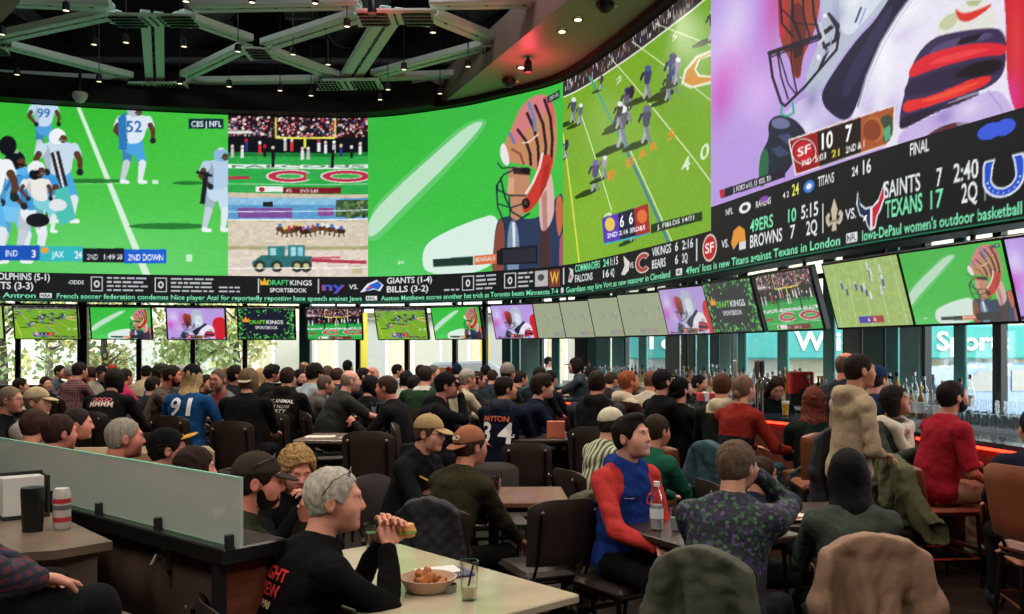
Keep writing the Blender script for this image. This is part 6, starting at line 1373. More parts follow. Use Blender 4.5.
n_back = [
 P(60.5, 372, 14, 100, 'far dark-haired person in a blue-grey shirt by the left windows', top='#5a6a74', hc='#1c1614'),
 P(69, 373, 14, -70, 'far grey-haired person in a pink shirt by the left windows', top='#a86a6c', hair='short', hc='#8a8078', sk='#c87a68', glasses=True),
 P(80, 371, 18, 24, 'person with dark hair and a maroon plaid shirt left of the pink and black backs', mats=[PLAIDR], hc='#241c18', build=1.1),
 P(90, 374, 15, -80, 'person in a cream shirt facing the maroon plaid shirt', top='#a8a090', hc='#3a2a22', sk='#c87868', build=1.2),
 P(101, 373, 15, 170, 'person in a dark cap and black top facing the camera, left part of the room', top='#16181c', cap=('cap', '#1c1c20', '#1c1c20'), sk='#b87868'),
 P(112, 371, 13, 150, 'person in a small red cap far behind at the left', top='#3a3a40', cap=('cap', '#c83a48', '#c83a48')),
 P(115, 381, 24, 4, 'person with long dark hair and a black sweatshirt with a pink and white print', top='#141414', hair='mid', hc='#201814', build=1.2, lean=26, marks=[('OOOO', .2, .04, 0, -.11, '#d86a78', False), ('MMMM', .24, .06, 0, -.17, '#d8c4b8', False)], arms=((.3, .3, -.36), (.3, .3, -.36))),
 P(126, 377, 14, 30, 'person with a bright pink hood right of the long dark hair', top='#c83a68', hair='short', hc='#2a2024', hood=True, dist=13),
 P(46, 384, 11, 120, 'far small dark-haired person low by the left sill', top='#22242a', dist=14.8),
 P(147, 373, 15, 8, 'person in a dark cap and a cream jacket, seen from behind', top='#b8a888', cap=('cap', '#1e1c20', '#1e1c20'), build=1.25),
 P(162, 374, 19, 60, 'person with dark green-brown curly hair and a blue jacket', top='#3a5a9a', hair='curly', hc='#28281c'),
 P(173, 376, 22, 84, 'bearded person in a brown plaid shirt leaning over a table', mats=[PLAID], hc='#2a1f1a', beard='#2a1c16', sk='#b86c58', build=1.1, lean=18),
 P(181, 374, 18, -60, 'person in a white-and-grey patterned cap behind the brown plaid shirt', top='#4a4a50', cap=('cap', '#b0a8a4', '#7a6a68')),
 P(193, 378, 25, 16, 'person in a blue football jersey numbered 91, black beanie and long blond hair', top='#1f5a94', hair='long', hc='#b09468', cap=('beanie', '#16181c', '#16181c'), build=1.2, lean=6, arms=((.3, .3, -.36), (.3, .3, -.36)),
   mats=[cloth('#1c4c80'), cloth('#c8ccd4')], zone=arm_stripes(1, 5, .75, 1.15), marks=[('91', .23, .17, .0, -.20, '#e4e6ea', False)]),
 P(207, 383, 12, 120, 'far dark-haired person just right of the jersey numbered 91', top='#2a2c34', dist=13),
 P(218, 380, 23, 196, 'bearded person with glasses and a grey jacket facing the camera', mats=[cloth('#6c6e70'), cloth('#a8584e')], zone=front_panel, hair='buzz', hc='#5a4a40', glasses=True, beard='#6a5a50', sk='#b87a68', arms=('cup', 'table')),
 P(229, 377, 17, 60, 'person with long light brown hair right of the grey jacket', hair='long', hc='#6a4e3a', top='#3a3634'),
 P(237, 375, 21, 70, 'dark-haired bearded person looking up behind the pale cap', hc='#1c1614', beard='#1c1614', pitch=20, top='#1e2024', sk='#b87868'),
 P(249, 381, 25, 6, 'person in a pale cap worn backwards and a black sweatshirt', cap=('capback', '#c8b8a0', '#c8b8a0'), top='#141414', build=1.2, hair='mid', hc='#6a5440'),
 P(262, 377, 17, 50, 'person with long blond hair behind the pale backwards cap', hair='long', hc='#a8845c', top='#2a2a2e'),
 P(273, 374, 18, 60, 'dark-haired person in a dark top looking right, left of the printed hoodie', hc='#1c1513', top='#1a1c1c', hair='curly', sk='#c08070'),
 P(288, 378, 22, 12, 'person in a black hooded sweatshirt with white lettering across the back', hood=True, top='#191815', hair='short', hc='#2c201a', build=1.2, marks=[('LINC ANIMAL', .32, .04, 0, -.13, '#d8d4c8', False), ('OUT NOW', .26, .035, 0, -.19, '#b8b4a8', False), ('PARTY', .2, .035, 0, -.24, '#b8b4a8', False)]),
 P(300, 378, 18, 130, 'bearded dark-haired person looking towards the camera past the bald head', hc='#16110f', beard='#16110f', sk='#b88070', top='#2a2c30'),
 P(305, 368, 13, 60, 'far bald person in front of the dark green post', hair='bald', hc='#6a5040', top='#3a3a40', sk='#c89078'),
 P(315, 374, 20, 30, 'person with curly black hair and a pale blue top', hair='curly', hc='#1a1512', mats=[cloth('#a8b4b8'), cloth('#c8b478')], zone=lambda l, a, t: (l[:, 2] < -.2).astype(int)),
 P(328, 374, 17, 20, 'person with brown hair behind the grey T-shirt', hc='#4a3a2c', top='#4a4a4c'),
 P(326, 385, 22, 66, dist=11.0, label='person with cropped grey-brown hair in a taupe T-shirt holding a cup', hair='buzz', hc='#5a4a42', mats=[cloth('#57524e')], lean=24, arms=('table', 'cup'), build=1.1, sk='#b87c6a'),
 P(338, 376, 17, 20, 'person with dark brown hair just left of the bald head', hc='#3c2a22', top='#303034'),
 P(348, 367, 14, 20, 'far black-haired person above the bald head', hc='#141214', top='#2a2a34'),
 P(351, 381, 26, 62, dist=10.2, label='bald person in a dark grey T-shirt with an arm stretched over the table', hair='bald', hc='#8a7a6c', sk='#cf8f80', short=True, mats=[cloth('#30342f'), cloth('#3a4e7a')], zone=left_panel, lean=22, arms=('table', 'reach'), build=1.25, hyaw=70),
 P(364, 376, 17, 80, 'dark-haired person right of the bald head', hc='#1c1816', top='#1e2226'),
 P(373, 374, 15, 100, 'far balding person with a pink scalp in the middle of the crowd', hair='bald', hc='#7a5a4c', sk='#c88070', top='#4a4a4c'),
 P(371, 386, 21, 30, 'person with black hair and a black top beside the white-shirted one', hair='mid', hc='#131215', top='#15171a'),
 P(386, 388, 25, -76, 'person in a black jacket over a white shirt, drinking and facing left', mats=[cloth('#1a1b1d'), cloth('#c8c0b8')], zone=front_panel, hc='#3c2c24', arms=('cup', 'table'), lean=16, sk='#c47a64', build=1.1),
 P(398, 371, 14, 80, 'far dark-haired person in a white shirt looking right', hc='#1a1512', top='#b8b0a8'),
 P(407, 380, 18, 30, 'person with a dark bob and a white top', hair='mid', hc='#141316', top='#b8b0a4'),
 P(426, 376, 21, 16, 'person with dark brown hair and a forest green sweater with a white collar', hc='#2c241c', mats=[cloth('#24402a'), cloth('#c8c4b8')], zone=lambda l, a, t: ((l[:, 2] > -.015) & (np.abs(l[:, 0]) < .1)).astype(int), build=1.3, arms=('table', 'table')),
 P(434, 373, 14, 100, 'far grey-haired person behind the green sweater', hc='#5a5450', top='#4a4c50', dist=14.2),
 P(442, 375, 15, 50, 'far brown-haired person right of the green sweater', hc='#6a4c38', top='#5a5a5c'),
 P(449, 373, 12, 140, 'far person in a tiny red cap in the middle of the crowd', cap=('cap', '#b83a3c', '#b83a3c'), top='#3a3a3c'),
 P(457, 371, 14, 20, 'far person in a navy knitted hat', cap=('beanie', '#20283c', '#20283c'), top='#22242a'),
 P(468, 379, 20, 62, 'person in a pale grey cap and a cream top, looking right', cap=('cap', '#aaa294', '#aaa294'), top='#b8aa90', hc='#8a7860', build=1.2, sk='#c88670'),
 P(478, 380, 18, 70, 'dark-haired person just right of the cream top', hc='#2a1e1a', top='#2a2c30', sk='#b87c6c'),
 P(447, 386, 27, 88, 'person in a black cap and black hoodie with a hand over the mouth', cap=('cap', '#16181c', '#16181c'), hc='#1a1614', hood=True, top='#16181c', arms=('table', 'mouth'), build=1.3, sk='#c07c6c', lean=16, shades=False, glasses=True),
 P(493, 377, 15, 30, 'far brown-haired person left of the grey woollen hat', hc='#3a2620', top='#2e3840'),
 P(508, 373, 19, 40, 'person in a pale grey-brown knitted hat above the jersey numbered 34', cap=('beanie', '#8c827a', '#8c827a'), top='#33383e', sk='#c08a74'),
 P(521, 379, 17, 60, 'dark brown-haired person between the knitted hat and the bushy hair', hc='#2a1c1a', top='#2a2e36'),
 P(540, 376, 18, 30, 'person with dark hair behind the bushy-haired one', hc='#1c1614', top='#22262c', dist=11.8),
 P(551, 379, 17, 40, 'person with black hair right behind the bushy-haired one', hc='#151315', top='#1c2026', dist=12.4),
 P(592, 374, 13, 60, 'far dark-haired person left of the red-haired one', hc='#2a2422', top='#2a2c30', dist=15.5),
 P(549, 362, 12, 80, 'person outside in a white shirt walking past the window', stand=True, hc='#1c1614', top='#c8c8c4', dist=21, chair=None, floor=-.2),
 P(21, 386, 13, 60, 'far dark-haired person low at the far left windows', hc='#241c1a', top='#3a3a40', dist=13.5),
 P(421, 372, 13, 20, 'far dark-haired person behind the green sweater collar', hc='#1c1816', top='#33363c', dist=15),
 P(486, 372, 12, 30, 'far black-haired person in front of the little yellow sign', hc='#1a1718', top='#2c3036', dist=15.5),
 P(415, 384, 16, 40, 'person in a dark top between the bob and the green sweater', hc='#201a18', top='#26282c', dist=12.2),
 P(612, 380, 15, 60, 'far brown-haired person between the quilted vest and the red-haired one', hc='#3a2a24', top='#2a2a2c', dist=13.6),
 P(700, 384, 16, 120, 'far bartender with dark hair behind the bar taps', hc='#1e1816', top='#22262c', stand=True, dist=12.2),
 P(154, 386, 17, 40, 'dark-haired person low between the cream jacket and the plaid shirt', hc='#231b18', top='#2a2c2e', dist=11.6),
]
CHAIRS = {}
for k_, (body, kind, h, rz, floor) in enumerate(seats):
    who = body['label'].replace(',', ''); who = who.split()[:9]
    while who[-1] in ('a', 'an', 'and', 'the', 'in', 'with', 'of', 'on', 'at', 'to', 'black', 'dark', 'pale', 'white', 'grey', 'blue', 'long', 'is', 'just', 'left', 'right', 'by', 'behind', 'looking', 'seen', 'facing', 'over', 'bright', 'green', 'red', 'thick', 'cream', 'beige', 'hooded', 'forest', 'knitted', 'brown', 'dark', 'rust', 'low', 'navy', 'short', 'quilted', 'cut', 'half', 'numbered'): who = who[:-1]
    x, y = body.location.x, body.location.y; h = max(.43, min(h, 1.0 if kind == 'stool' else .54))
    kd = 'stool' if kind == 'stool' else 'chair'
    CHAIRS[body.name] = put_chair(kd, x, y, floor, rz, h, ('dark brown vinyl chair' if kd == 'chair' else 'tan leather bar stool') + ' under the ' + ' '.join(who))
# ================================================================== empty chairs
put_chair('chair', .20, 5.25, 0, R(22), .46, 'empty dark brown vinyl chair between the pale stone table and the wooden table')
put_chair('chair', -1.2, 7.75, 0, R(0), .54, 'empty dark brown vinyl chair at the table with pale menus')
put_chair('stool', 2.72, 4.45, 0, R(-70), .74, 'tan leather bar stool cut off by the right picture edge')
put_chair('chair', .13, 8.1, 0, R(0), .47, 'dark brown vinyl chair partly covering the number 34')
CHB = put_chair('stool', 2.36, 6.75, 0, R(-5), .72, 'bar stool under the black coat in front of the beige sweatshirt')
put_chair('chair', -.12, 6.95, 0, R(190), .42, 'low dark brown chair facing the camera behind the wooden table')
put_chair('chair', -3.9, 9.0, .15, R(0), .46, 'dark brown chair left of the long dark hair and pink print')
# coats
CB = lambda c: mat('coat_' + c.strip('#'), c, rough=.85, bump=.35, bscale=40, var=.12, vscale=5)
ck = lambda i: CHAIRS[n_front[i]['body'].name]
coat_on(ck(8), 'draped_coat', .56, .62, CB('#8a6c58'), 'tan woollen coat hung over a chair back in the right foreground', 3, thick=.05)
coat_on(ck(6), 'draped_coat', .50, .64, CB('#3c3f30'), 'olive green coat hung over a chair back left of the tan coat', 5, thick=.05)
coat_on(ck(5), 'draped_jacket', .44, .50, CB('#191b1f'), 'black quilted jacket hung over a chair by the pale stone table', 2, thick=.05, quilt=True, sleeves=False, wr=.3)
coat_on(ck(27), 'draped_jacket', .46, .46, CB('#4a4c2c'), 'olive green jacket hung over the bar stool of the red T-shirt', 7, thick=.06, slant=.35)
coat_on(ck(22), 'draped_coat', .42, .62, CB('#121316'), 'black coat hung behind the long auburn hair', 4, thick=.06)
coat_on(CHB, 'draped_coat', .38, .62, CB('#141518'), 'black coat hung in front of the beige sweatshirt', 6, thick=.06)
coat_on(ck(19), 'draped_coat', .42, .55, CB('#1f3f48'), 'teal puffer jacket hung under the rust-red pullover', 8, thick=.06)
coat_on(ck(3), 'draped_coat', .42, .60, CB('#35341f'), 'brown-olive coat hung on the chair of the red and blue sweatshirt', 9, thick=.055)
MB().lathe([(0, 0), (.035, 0), (.035, .012), (0, .012)], mat('black_label', '#1a1a1a'), 8).build('x') if False else None
# scarf
G = Field(V3(-.22, -.22, -.3), V3(.22, .24, .14), .011)
for i in range(14):
    a0, a1 = i * 2 * math.pi / 14, (i + 1) * 2 * math.pi / 14
    f = lambda a: V3(.105 * math.sin(a), .03 + .10 * math.cos(a), -.02 - .05 * (math.cos(a) > 0) * math.cos(a)); G.cap(f(a0), f(a1), .042, .042, k=.02)
for q in (-1, 1): G.cap((q * .09, .10, -.06), (q * .02, .16, -.25), .045, .05, k=.04)
G.wrinkle(.010, 34, 3); V_, Q_ = G.mesh(); n_ = n_front[26]; sc = np_mesh('scarf', V_, Q_, [mat('cream_knit', '#b8ae9a', rough=.95, bump=.8, bscale=70)], n_['body']); sc.location = Vector(n_['nb']) + Vector((0, -.01, .03))
# ================================================================== tables
t1 = table('stone_table', 0, 0, .75, 1.30, .78, math.atan2(-1.17, 1.04), MARB, 'long pale stone-topped table in the left foreground', kind='legs')
cN = Vector((.265, 3.5)); u = Vector((-.665, .747)); v = Vector((-.747, -.665)); c_ = cN + u * .65 + v * .39; t1.location = (c_.x, c_.y, 0)
table('wooden_table', -.12, 5.92, .75, .95, .66, R(2), WOOD, 'walnut wooden table in front of the rust-coloured cap')
table('wooden_table', 1.02, 4.78, .75, .72, .72, R(-61), WOODD, 'dark wooden table with the clear water bottle')
table('wooden_table', 1.72, 5.25, .75, .70, .70, R(8), WOODD, 'dark wooden table with plates by the long black hair')
table('wooden_table', -1.62, 9.35, .80, 1.1, .8, R(-3), mat('grey_wood', '#6a5a50', rough=.3, var=.2), 'grey-brown table with pale menus in the middle left')
table('wooden_table', -1.42, 10.55, .95, .7, .6, 0, WOODD, 'tall dark table carrying jugs and glasses behind the menus')
table('wooden_table', .46, 8.75, .86, .95, .62, R(3), WOODD, 'dark table with the pink menu box in the centre')
table('wooden_table', -3.35, 10.5, .93, 1.0, .7, R(6), mat('grey_wood', '#6a5a50'), 'grey-brown table in front of the blue jersey numbered 91', floor=.15)
table('wooden_table', -4.9, 10.6, .90, 1.2, .7, R(4), WOODD, 'dark table in front of the pink and white print', floor=.15)
table('wooden_table', -6.6, 12.5, .90, 1.2, .8, R(4), WOODD, 'dark table far left by the windows', floor=.15)
table('wooden_table', -2.3, 12.4, .90, 1.1, .8, R(4), WOODD, 'dark table in front of the printed hoodie', floor=.15)
table('wooden_table', -1.1, 13.6, .90, 1.1, .8, R(4), WOODD, 'dark table in the far middle of the crowd')
# things on the tables
def tpt(px, py, z): d = F_PX * (EYE - z) / (py - HY); return Vector(((px - CX) / F_PX * d, d, z))
p = tpt(469, 600, .75); glass(p.x, p.y, .75, .15, .037, mat('pale_lemonade', '#c8b88a', rough=.2), .35, label='half-empty tall glass with a straw on the pale stone table'); MB().tube([p + Vector((-.01, 0, .02)), p + Vector((.015, .01, .13))], .004, BLACK).build('drinking_straw').__setitem__('label', 'short black straw standing in the glass on the stone table')
bpy.data.objects['drinking_straw']['category'] = 'straw'
FOODM = mat('fried_food', '#a8622c', rough=.7, bump=.6, bscale=40, var=.4, vscale=30)
p = tpt(428, 590, .75); bk = MB().lathe([(0, .004), (.085, .004), (.115, .055), (.11, .055), (.08, .012), (0, .012)], mat('red_checked_paper', '#b89a80', rough=.8), 20).build('food_basket', smooth=True); bk.location = p; tag(bk, 'round food basket on the pale stone table beside the black sweatshirt', 'basket')
G = Field((-.1, -.1, 0), (.1, .1, .12), .008); rs = random.Random(4)
for _ in range(16): a, r_ = rs.uniform(0, 6.28), rs.uniform(0, .065); G.cap((r_ * math.cos(a), r_ * math.sin(a), .03), (r_ * math.cos(a) + rs.uniform(-.03, .03), r_ * math.sin(a) + rs.uniform(-.03, .03), rs.uniform(.04, .07)), .014, .012, k=.004)
V_, Q_ = G.mesh(); np_mesh('food', V_, Q_, [FOODM], bk)
p = tpt(447, 575, .75); mb = MB(); mb.box((0, 0, .006), (.20, .15, .012), mat('navy_folder', '#2a3a5c', rough=.4), rz=.5, bev=.004); o = mb.build('phone'); o.location = p; tag(o, 'dark blue tablet lying flat on the pale stone table', 'tablet')
p = tpt(438, 571, .762); mb = MB(); mb.box((0, 0, .003), (.18, .12, .004), mat('paper_white', '#c8c8c4', rough=.8), rz=.4); o = mb.build('napkin'); o.location = p; tag(o, 'white paper napkin lying on the dark blue tablet', 'napkin')
p = tpt(449, 592, .75); mb = MB(); mb.lathe([(0, 0), (.028, 0), (.033, .032), (.030, .032), (.026, .006), (0, .006)], mat('steel', '#8a8a88', rough=.3, metal=.8), 14); o = mb.build('sauce_cup', smooth=True); o.location = p; tag(o, 'small steel sauce cup beside the food basket', 'cup')
p = tpt(372, 546, .75); glass(p.x, p.y, .75, .11, .04, COLA, .6, label='short glass at the left end of the pale stone table')
def sandwich(p, label):
    mb = MB(); mb.lathe([(0, 0), (.042, .002), (.046, .014), (.0, .016)], mat('bun_crust', '#c88a48', rough=.7, bump=.2), 14).lathe([(0, .014), (.048, .016), (.048, .026), (0, .028)], mat('salad_green', '#8aa040', rough=.8), 12).lathe([(0, .026), (.046, .028), (.038, .05), (0, .058)], mat('bun_crust', '#c88a48'), 14)
    o = mb.build('burger', smooth=True); o.location = p; tag(o, label, 'food'); return o
for i, lb in ((0, 'burger held in the hands of the grey-haired person'), (2, 'burger held by the person with curly blond hair'), (1, 'burger held by the bearded person in the brown cap')):
    n = n_front[i]; m_ = (Vector(n['wr'][0]) + Vector(n['wr'][1])) / 2 if i != 1 else Vector(n['wr'][0]); m_ = Matrix.Rotation(n['rz'], 4, 'Z') @ (m_ + Vector((0, .085, .02))) + n['body'].location; sandwich(m_, lb)
# bottles and glasses on the other tables
def water_bottle(x, y, z, label, h=1.0):
    o = MB().lathe([(0, 0), (.034, .002), (.035, .02), (.035, .15), (.028, .18), (.014, .215), (.014, .24), (0, .241)], CLEAR, 16).build('water_bottle', smooth=True); o.location = (x, y, z); o.scale = (h, h, h); tag(o, label, 'bottle')
    MB().lathe([(0, .005), (.031, .006), (.031, .13), (0, .13)], WATER, 14).build('water', parent=o, smooth=True); MB().lathe([(.0165, .225), (.0165, .25), (0, .251)], mat('white_plastic', '#d8d8d4'), 12).build('cap', parent=o, smooth=True); MB().lathe([(.0358, .06), (.0358, .11)], mat('pale_label', '#c8d0d8', rough=.6), 16).build('paper_label', parent=o, smooth=True)
water_bottle(.765, 4.76, .75, 'clear water bottle on the dark table before the red and blue sweatshirt', 1.02); glass(.86, 4.72, .75, .12, .033, WATER, .6, label='glass of water beside the clear water bottle', ice=True)
n = n_front[4]; m_ = Matrix.Rotation(n['rz'], 4, 'Z') @ (Vector(n['wr'][1]) + Vector((.0, .07, -.10))) + n['body'].location; water_bottle(m_.x, m_.y, m_.z, 'clear plastic water bottle held by the tan-capped person', .95)
glass(-.10, 6.02, .75, .14, .035, COLA, .75, label='dark drink on the walnut wooden table'); glass(-.42, 5.95, .75, .10, .035, WATER, .7, label='low glass at the left end of the walnut wooden table')
for i, (x, y) in enumerate(((-1.60, 10.42), (-1.50, 10.38), (-1.36, 10.4), (-1.24, 10.44))): glass(x, y, .95, .15, .04, COLA if i % 2 else WATER, .6, label='%s on the tall dark table' % ['leftmost clear glass of the four', 'second glass from the left with dark drink', 'third glass from the left with clear drink', 'rightmost glass with dark drink'][i])
jug = MB().lathe([(0, 0), (.06, 0), (.065, .16), (.075, .2), (.068, .2), (.058, .16), (.055, .01), (0, .01)], CLEAR, 18).tube([(.06, 0, .17), (.11, 0, .15), (.11, 0, .07), (.06, 0, .05)], .008, CLEAR, 8).build('glass_jug', smooth=True); jug.location = (-1.16, 10.6, .95); tag(jug, 'clear glass jug on the tall dark table', 'jug')
for i, (x, y, w_, rz_, c) in enumerate(((-1.98, 9.3, .3, .1, '#c8c0b0'), (-1.62, 9.22, .26, -.1, '#a8b8e0'), (-1.28, 9.28, .36, .2, '#d0d0c8'))):
    o = MB().box((0, 0, .004), (w_, .22, .008), mat('menu_' + c[1:], c, rough=.5)).build('menu'); o.location = (x, y, .80); o.rotation_euler.z = rz_; tag(o, ['left pale menu lying on the grey-brown table', 'small bluish menu in the middle of the grey-brown table', 'right white menu lying on the grey-brown table'][i], 'menu')
o = MB().box((0, 0, .08), (.17, .06, .16), mat('salmon_card', '#c86a50', rough=.6), bev=.004).build('menu_box'); o.location = (.42, 8.62, .86); tag(o, 'salmon pink menu box standing on the dark centre table', 'menu box')
o = MB().lathe([(0, 0), (.07, .0), (.09, .05), (.08, .05), (.06, .012), (0, .012)], mat('black_bowl', '#1c1c1e', rough=.4), 16).build('bowl', smooth=True); o.location = (.60, 8.60, .86); tag(o, 'black bowl beside the pink menu box', 'bowl')
plate(.74, 8.58, .86, .10, 'white plate at the right end of the dark centre table')
pl = plate(1.52, 5.05, .75, .13, 'white plate of sliced pizza by the long black hair')
MB().prism([(-.09, -.05), (.09, -.07), (.02, .10)], .012, .026, mat('pizza_top', '#b8562c', rough=.6, var=.4, vscale=40)).build('pizza_slice', parent=pl)
glass(1.60, 5.32, .75, .14, .036, COLA, .8, label='dark drink beside the pizza plate'); glass(1.92, 5.2, .75, .13, .036, WATER, .6, label='clear glass right of the long black hair')
# cup in the hand of the taupe shirt
# ================================================================== booth partition, left foreground
A, B_ = Vector((-1.0, 3.30)), Vector((-3.35, 5.33)); dL = (B_ - A).length; dirv = (B_ - A).normalized(); ang = math.atan2(dirv.y, dirv.x)
part = empty('booth_partition', (A.x, A.y, 0), ang); tag(part, 'low dark booth partition with a black ledge and frosted glass screen', 'partition')
DBR = mat('dark_brown_panel', '#54423a', rough=.5, var=.15, vscale=3); LEDGE = mat('black_ledge', '#141414', rough=.3)
MB().box((dL / 2 + .03, 0, .47), (dL - .06, .09, .94), DBR).build('wall_panel', parent=part)
MB().box((dL / 2 - .05, .0, .975), (dL + .12, .26, .06), LEDGE, bev=.006).build('ledge', parent=part)
MB().box((dL / 2 - .06, .085, 1.13), (dL + .18, .012, .24), FROST).build('glass_screen', parent=part)
MB().box((dL / 2 - .06, .085, 1.253), (dL + .18, .0125, .006), GEDGE).build('glass_edge', parent=part)
for i in range(7): MB().box((-.10 + i * .50, .10, 1.025), (.022, .035, .055), BLACK, bev=.003).build('glass_clamp', parent=part)
MB().box((-.03, .0, .47), (.035, .17, .93), mat('striped_wood_end', '#6a3a28', rough=.45, var=.35, vscale=6, aniso=(1, 1, 9))).build('end_panel', parent=part)
for q in (-.1, .1): MB().box((-.03, q, .47), (.05, .03, .94), BLACK).build('end_post', parent=part)
for x in (.42, 1.35): MB().tube([(x, .055, .90), (x, .10, .90), (x, .12, .87), (x, .10, .845)], .008, STUD, 8).box((x, .06, .88), (.04, .02, .08), STUD).build('bag_hook', parent=part)
fb = empty('booth_bench', (A.x, A.y, 0), ang); tag(fb, 'brown booth bench along the far side of the partition, under the dark brown cap', 'bench')
MB().box((1.45, -.33, .41), (2.9, .5, .1), DBR, bev=.03).build('seat', parent=fb, smooth=True); MB().box((1.45, -.30, .18), (2.8, .4, .36), DBR).build('base', parent=fb)
# stone counter and lower seat on our side of the partition
CNT = mat('brown_stone_counter', '#6a5a4c', rough=.3, var=.2, vscale=8); CNF = mat('brown_counter_front', '#5a4c42', rough=.6, var=.15)
ct = empty('booth_counter', (0, 0, 0)); tag(ct, 'brown stone counter at the lower left with a can and menus on it', 'counter')
MB().prism([(-1.42, 3.20), (-1.55, 3.05), (-2.6, 2.75), (-3.6, 3.4), (-2.45, 4.35)], .99, 1.02, CNT).build('counter_top', parent=ct); MB().prism([(-1.47, 3.19), (-1.60, 3.10), (-2.6, 2.80), (-3.5, 3.4), (-2.45, 4.28)], 0, .99, CNF).build('counter_body', parent=ct)
st_ = empty('corner_bench', (0, 0, 0)); tag(st_, 'low brown padded bench lit by a lamp in the bottom left corner', 'bench'); MB().prism([(-1.36, 3.12), (-.75, 2.62), (-1.15, 2.05), (-2.3, 2.55), (-1.62, 2.98)], .74, .80, CNT).build('seat', parent=st_); MB().prism([(-1.36, 3.08), (-.80, 2.62), (-1.15, 2.12), (-2.25, 2.55), (-1.62, 2.94)], 0, .74, CNF).build('base', parent=st_)
MAG = mat('white_can', '#c8c4c0', rough=.3, metal=.3)
o = MB().lathe([(0, 0), (.026, 0), (.032, .012), (.032, .135), (.026, .155), (0, .152)], MAG, 18).build('drink_can', smooth=True); o.location = (-1.71, 3.42, 1.02); tag(o, 'tall white and red drinks can on the stone counter', 'can')
for z0_, c in ((.03, '#a83038'), (.075, '#5a5a60'), (.10, '#a83038')): MB().lathe([(.0325, z0_), (.0325, z0_ + .018)], mat('can_band_' + c[1:], c, rough=.3), 18, ).build('printed_band', parent=o, smooth=True)
o = MB().lathe([(0, 0), (.036, 0), (.042, .15), (.040, .165), (0, .16)], mat('black_cup', '#0f1011', rough=.35), 20).build('black_cup', smooth=True); o.location = (-1.80, 3.38, 1.02); tag(o, 'black tumbler standing beside the white and red can', 'cup')
o = empty('menu_holder', (-1.99, 3.66, 1.02), R(40)); tag(o, 'black holder filled with white paper menus on the stone counter', 'menu holder')
MB().box((0, 0, .008), (.17, .11, .016), BLACK).box((0, .055, .09), (.17, .008, .18), BLACK).box((.085, 0, .085), (.008, .11, .17), BLACK).build('holder', parent=o)
for k in range(5): MB().box((-.005, -.04 + k * .019, .09), (.15, .009, .155), mat('paper_white', '#c8c8c4')).build('paper_menu', parent=o)
# tan booth bench backs behind the far side of the glass
for i, (x, y, w_) in enumerate(((-2.72, 6.35, 1.2), (-4.1, 6.7, 1.2))):
    b_ = empty('booth_bench', (x, y, 0), R(6)); tag(b_, ['tan booth bench back right of the red ear, behind the glass', 'tan booth bench back at far left behind the glass'][i], 'bench'); TANB = mat('tan_vinyl', '#9a8260', rough=.5)
    MB().box((0, .0, .74), (w_, .12, .55), TANB, bev=.04).build('backrest', parent=b_, smooth=True); MB().box((0, .30, .44), (w_, .5, .1), TANB, bev=.03).build('seat', parent=b_, smooth=True); MB().box((0, .26, .2), (w_, .45, .4), DBR).build('base', parent=b_)
# ================================================================== the bar
BARP = Path([(3.9, 3.0), (3.75, 5.0), (3.62, 6.4), (3.25, 8.0), (2.55, 9.4), (1.85, 10.8), (1.0, 12.2), (-.2, 13.6)])
BARP.nrm_sign = -1
bar = empty('bar_counter', (0, 0, 0)); tag(bar, 'long curved bar counter with a red-brown front on the right', 'bar counter')
def rib(name, path, prof, m, parent, t0=0.05, t1=None): return ribbon(name, path, t0, t1 or path.L[-1] - .05, prof, m, parent)
# offsets here: normal of this path points away from the room, so positive = towards the room
rib('counter_top', BARP, [(-.62, .98), (.06, .98), (.06, 1.02), (-.62, 1.02)][::1], mat('polished_dark_bar_top', '#2a3038', rough=.15, coat=.5), bar); rib('front_panel', BARP, [(-.1, .0), (.0, .0), (.0, .98), (-.1, .98)], RED, bar); rib('plinth', BARP, [(-.1, .0), (.02, .0), (.02, .16), (-.1, .16)], BLACK, bar)
rib('foot_rail', BARP, [(.14, .22), (.17, .22), (.17, .25), (.14, .25)], mat('copper_foot_rail', '#a86848', rough=.3, metal=.9), bar)
rib('light_strip', BARP, [(.02, .955), (.04, .955), (.04, .975), (.02, .975)], mat('red_led_strip', '#ff3020', emit='#ff2a18', estr=9), bar)
BB = GL.offset(-.55); backbar = empty('bottle_counter', (0, 0, 0)); tag(backbar, 'low back bar under the windows carrying rows of bottles', 'back bar')
tb0, tb1 = BB.hit(560), BB.L[-1] - .3
rib('cabinet', BB, [(-.25, .0), (.2, .0), (.2, 1.02), (-.25, 1.02)], mat('dark_teal_cabinet', '#1c2a2c', rough=.5), backbar, tb0, tb1); rib('shelf_top', BB, [(-.28, 1.02), (.22, 1.02), (.22, 1.05), (-.28, 1.05)], mat('pale_back_bar_top', '#8a98a4', rough=.2), backbar, tb0, tb1); rib('bottle_step', BB, [(.06, 1.05), (.2, 1.05), (.2, 1.13), (.06, 1.13)], mat('white_acrylic', '#c8ccd0', rough=.3), backbar, tb0, tb1)
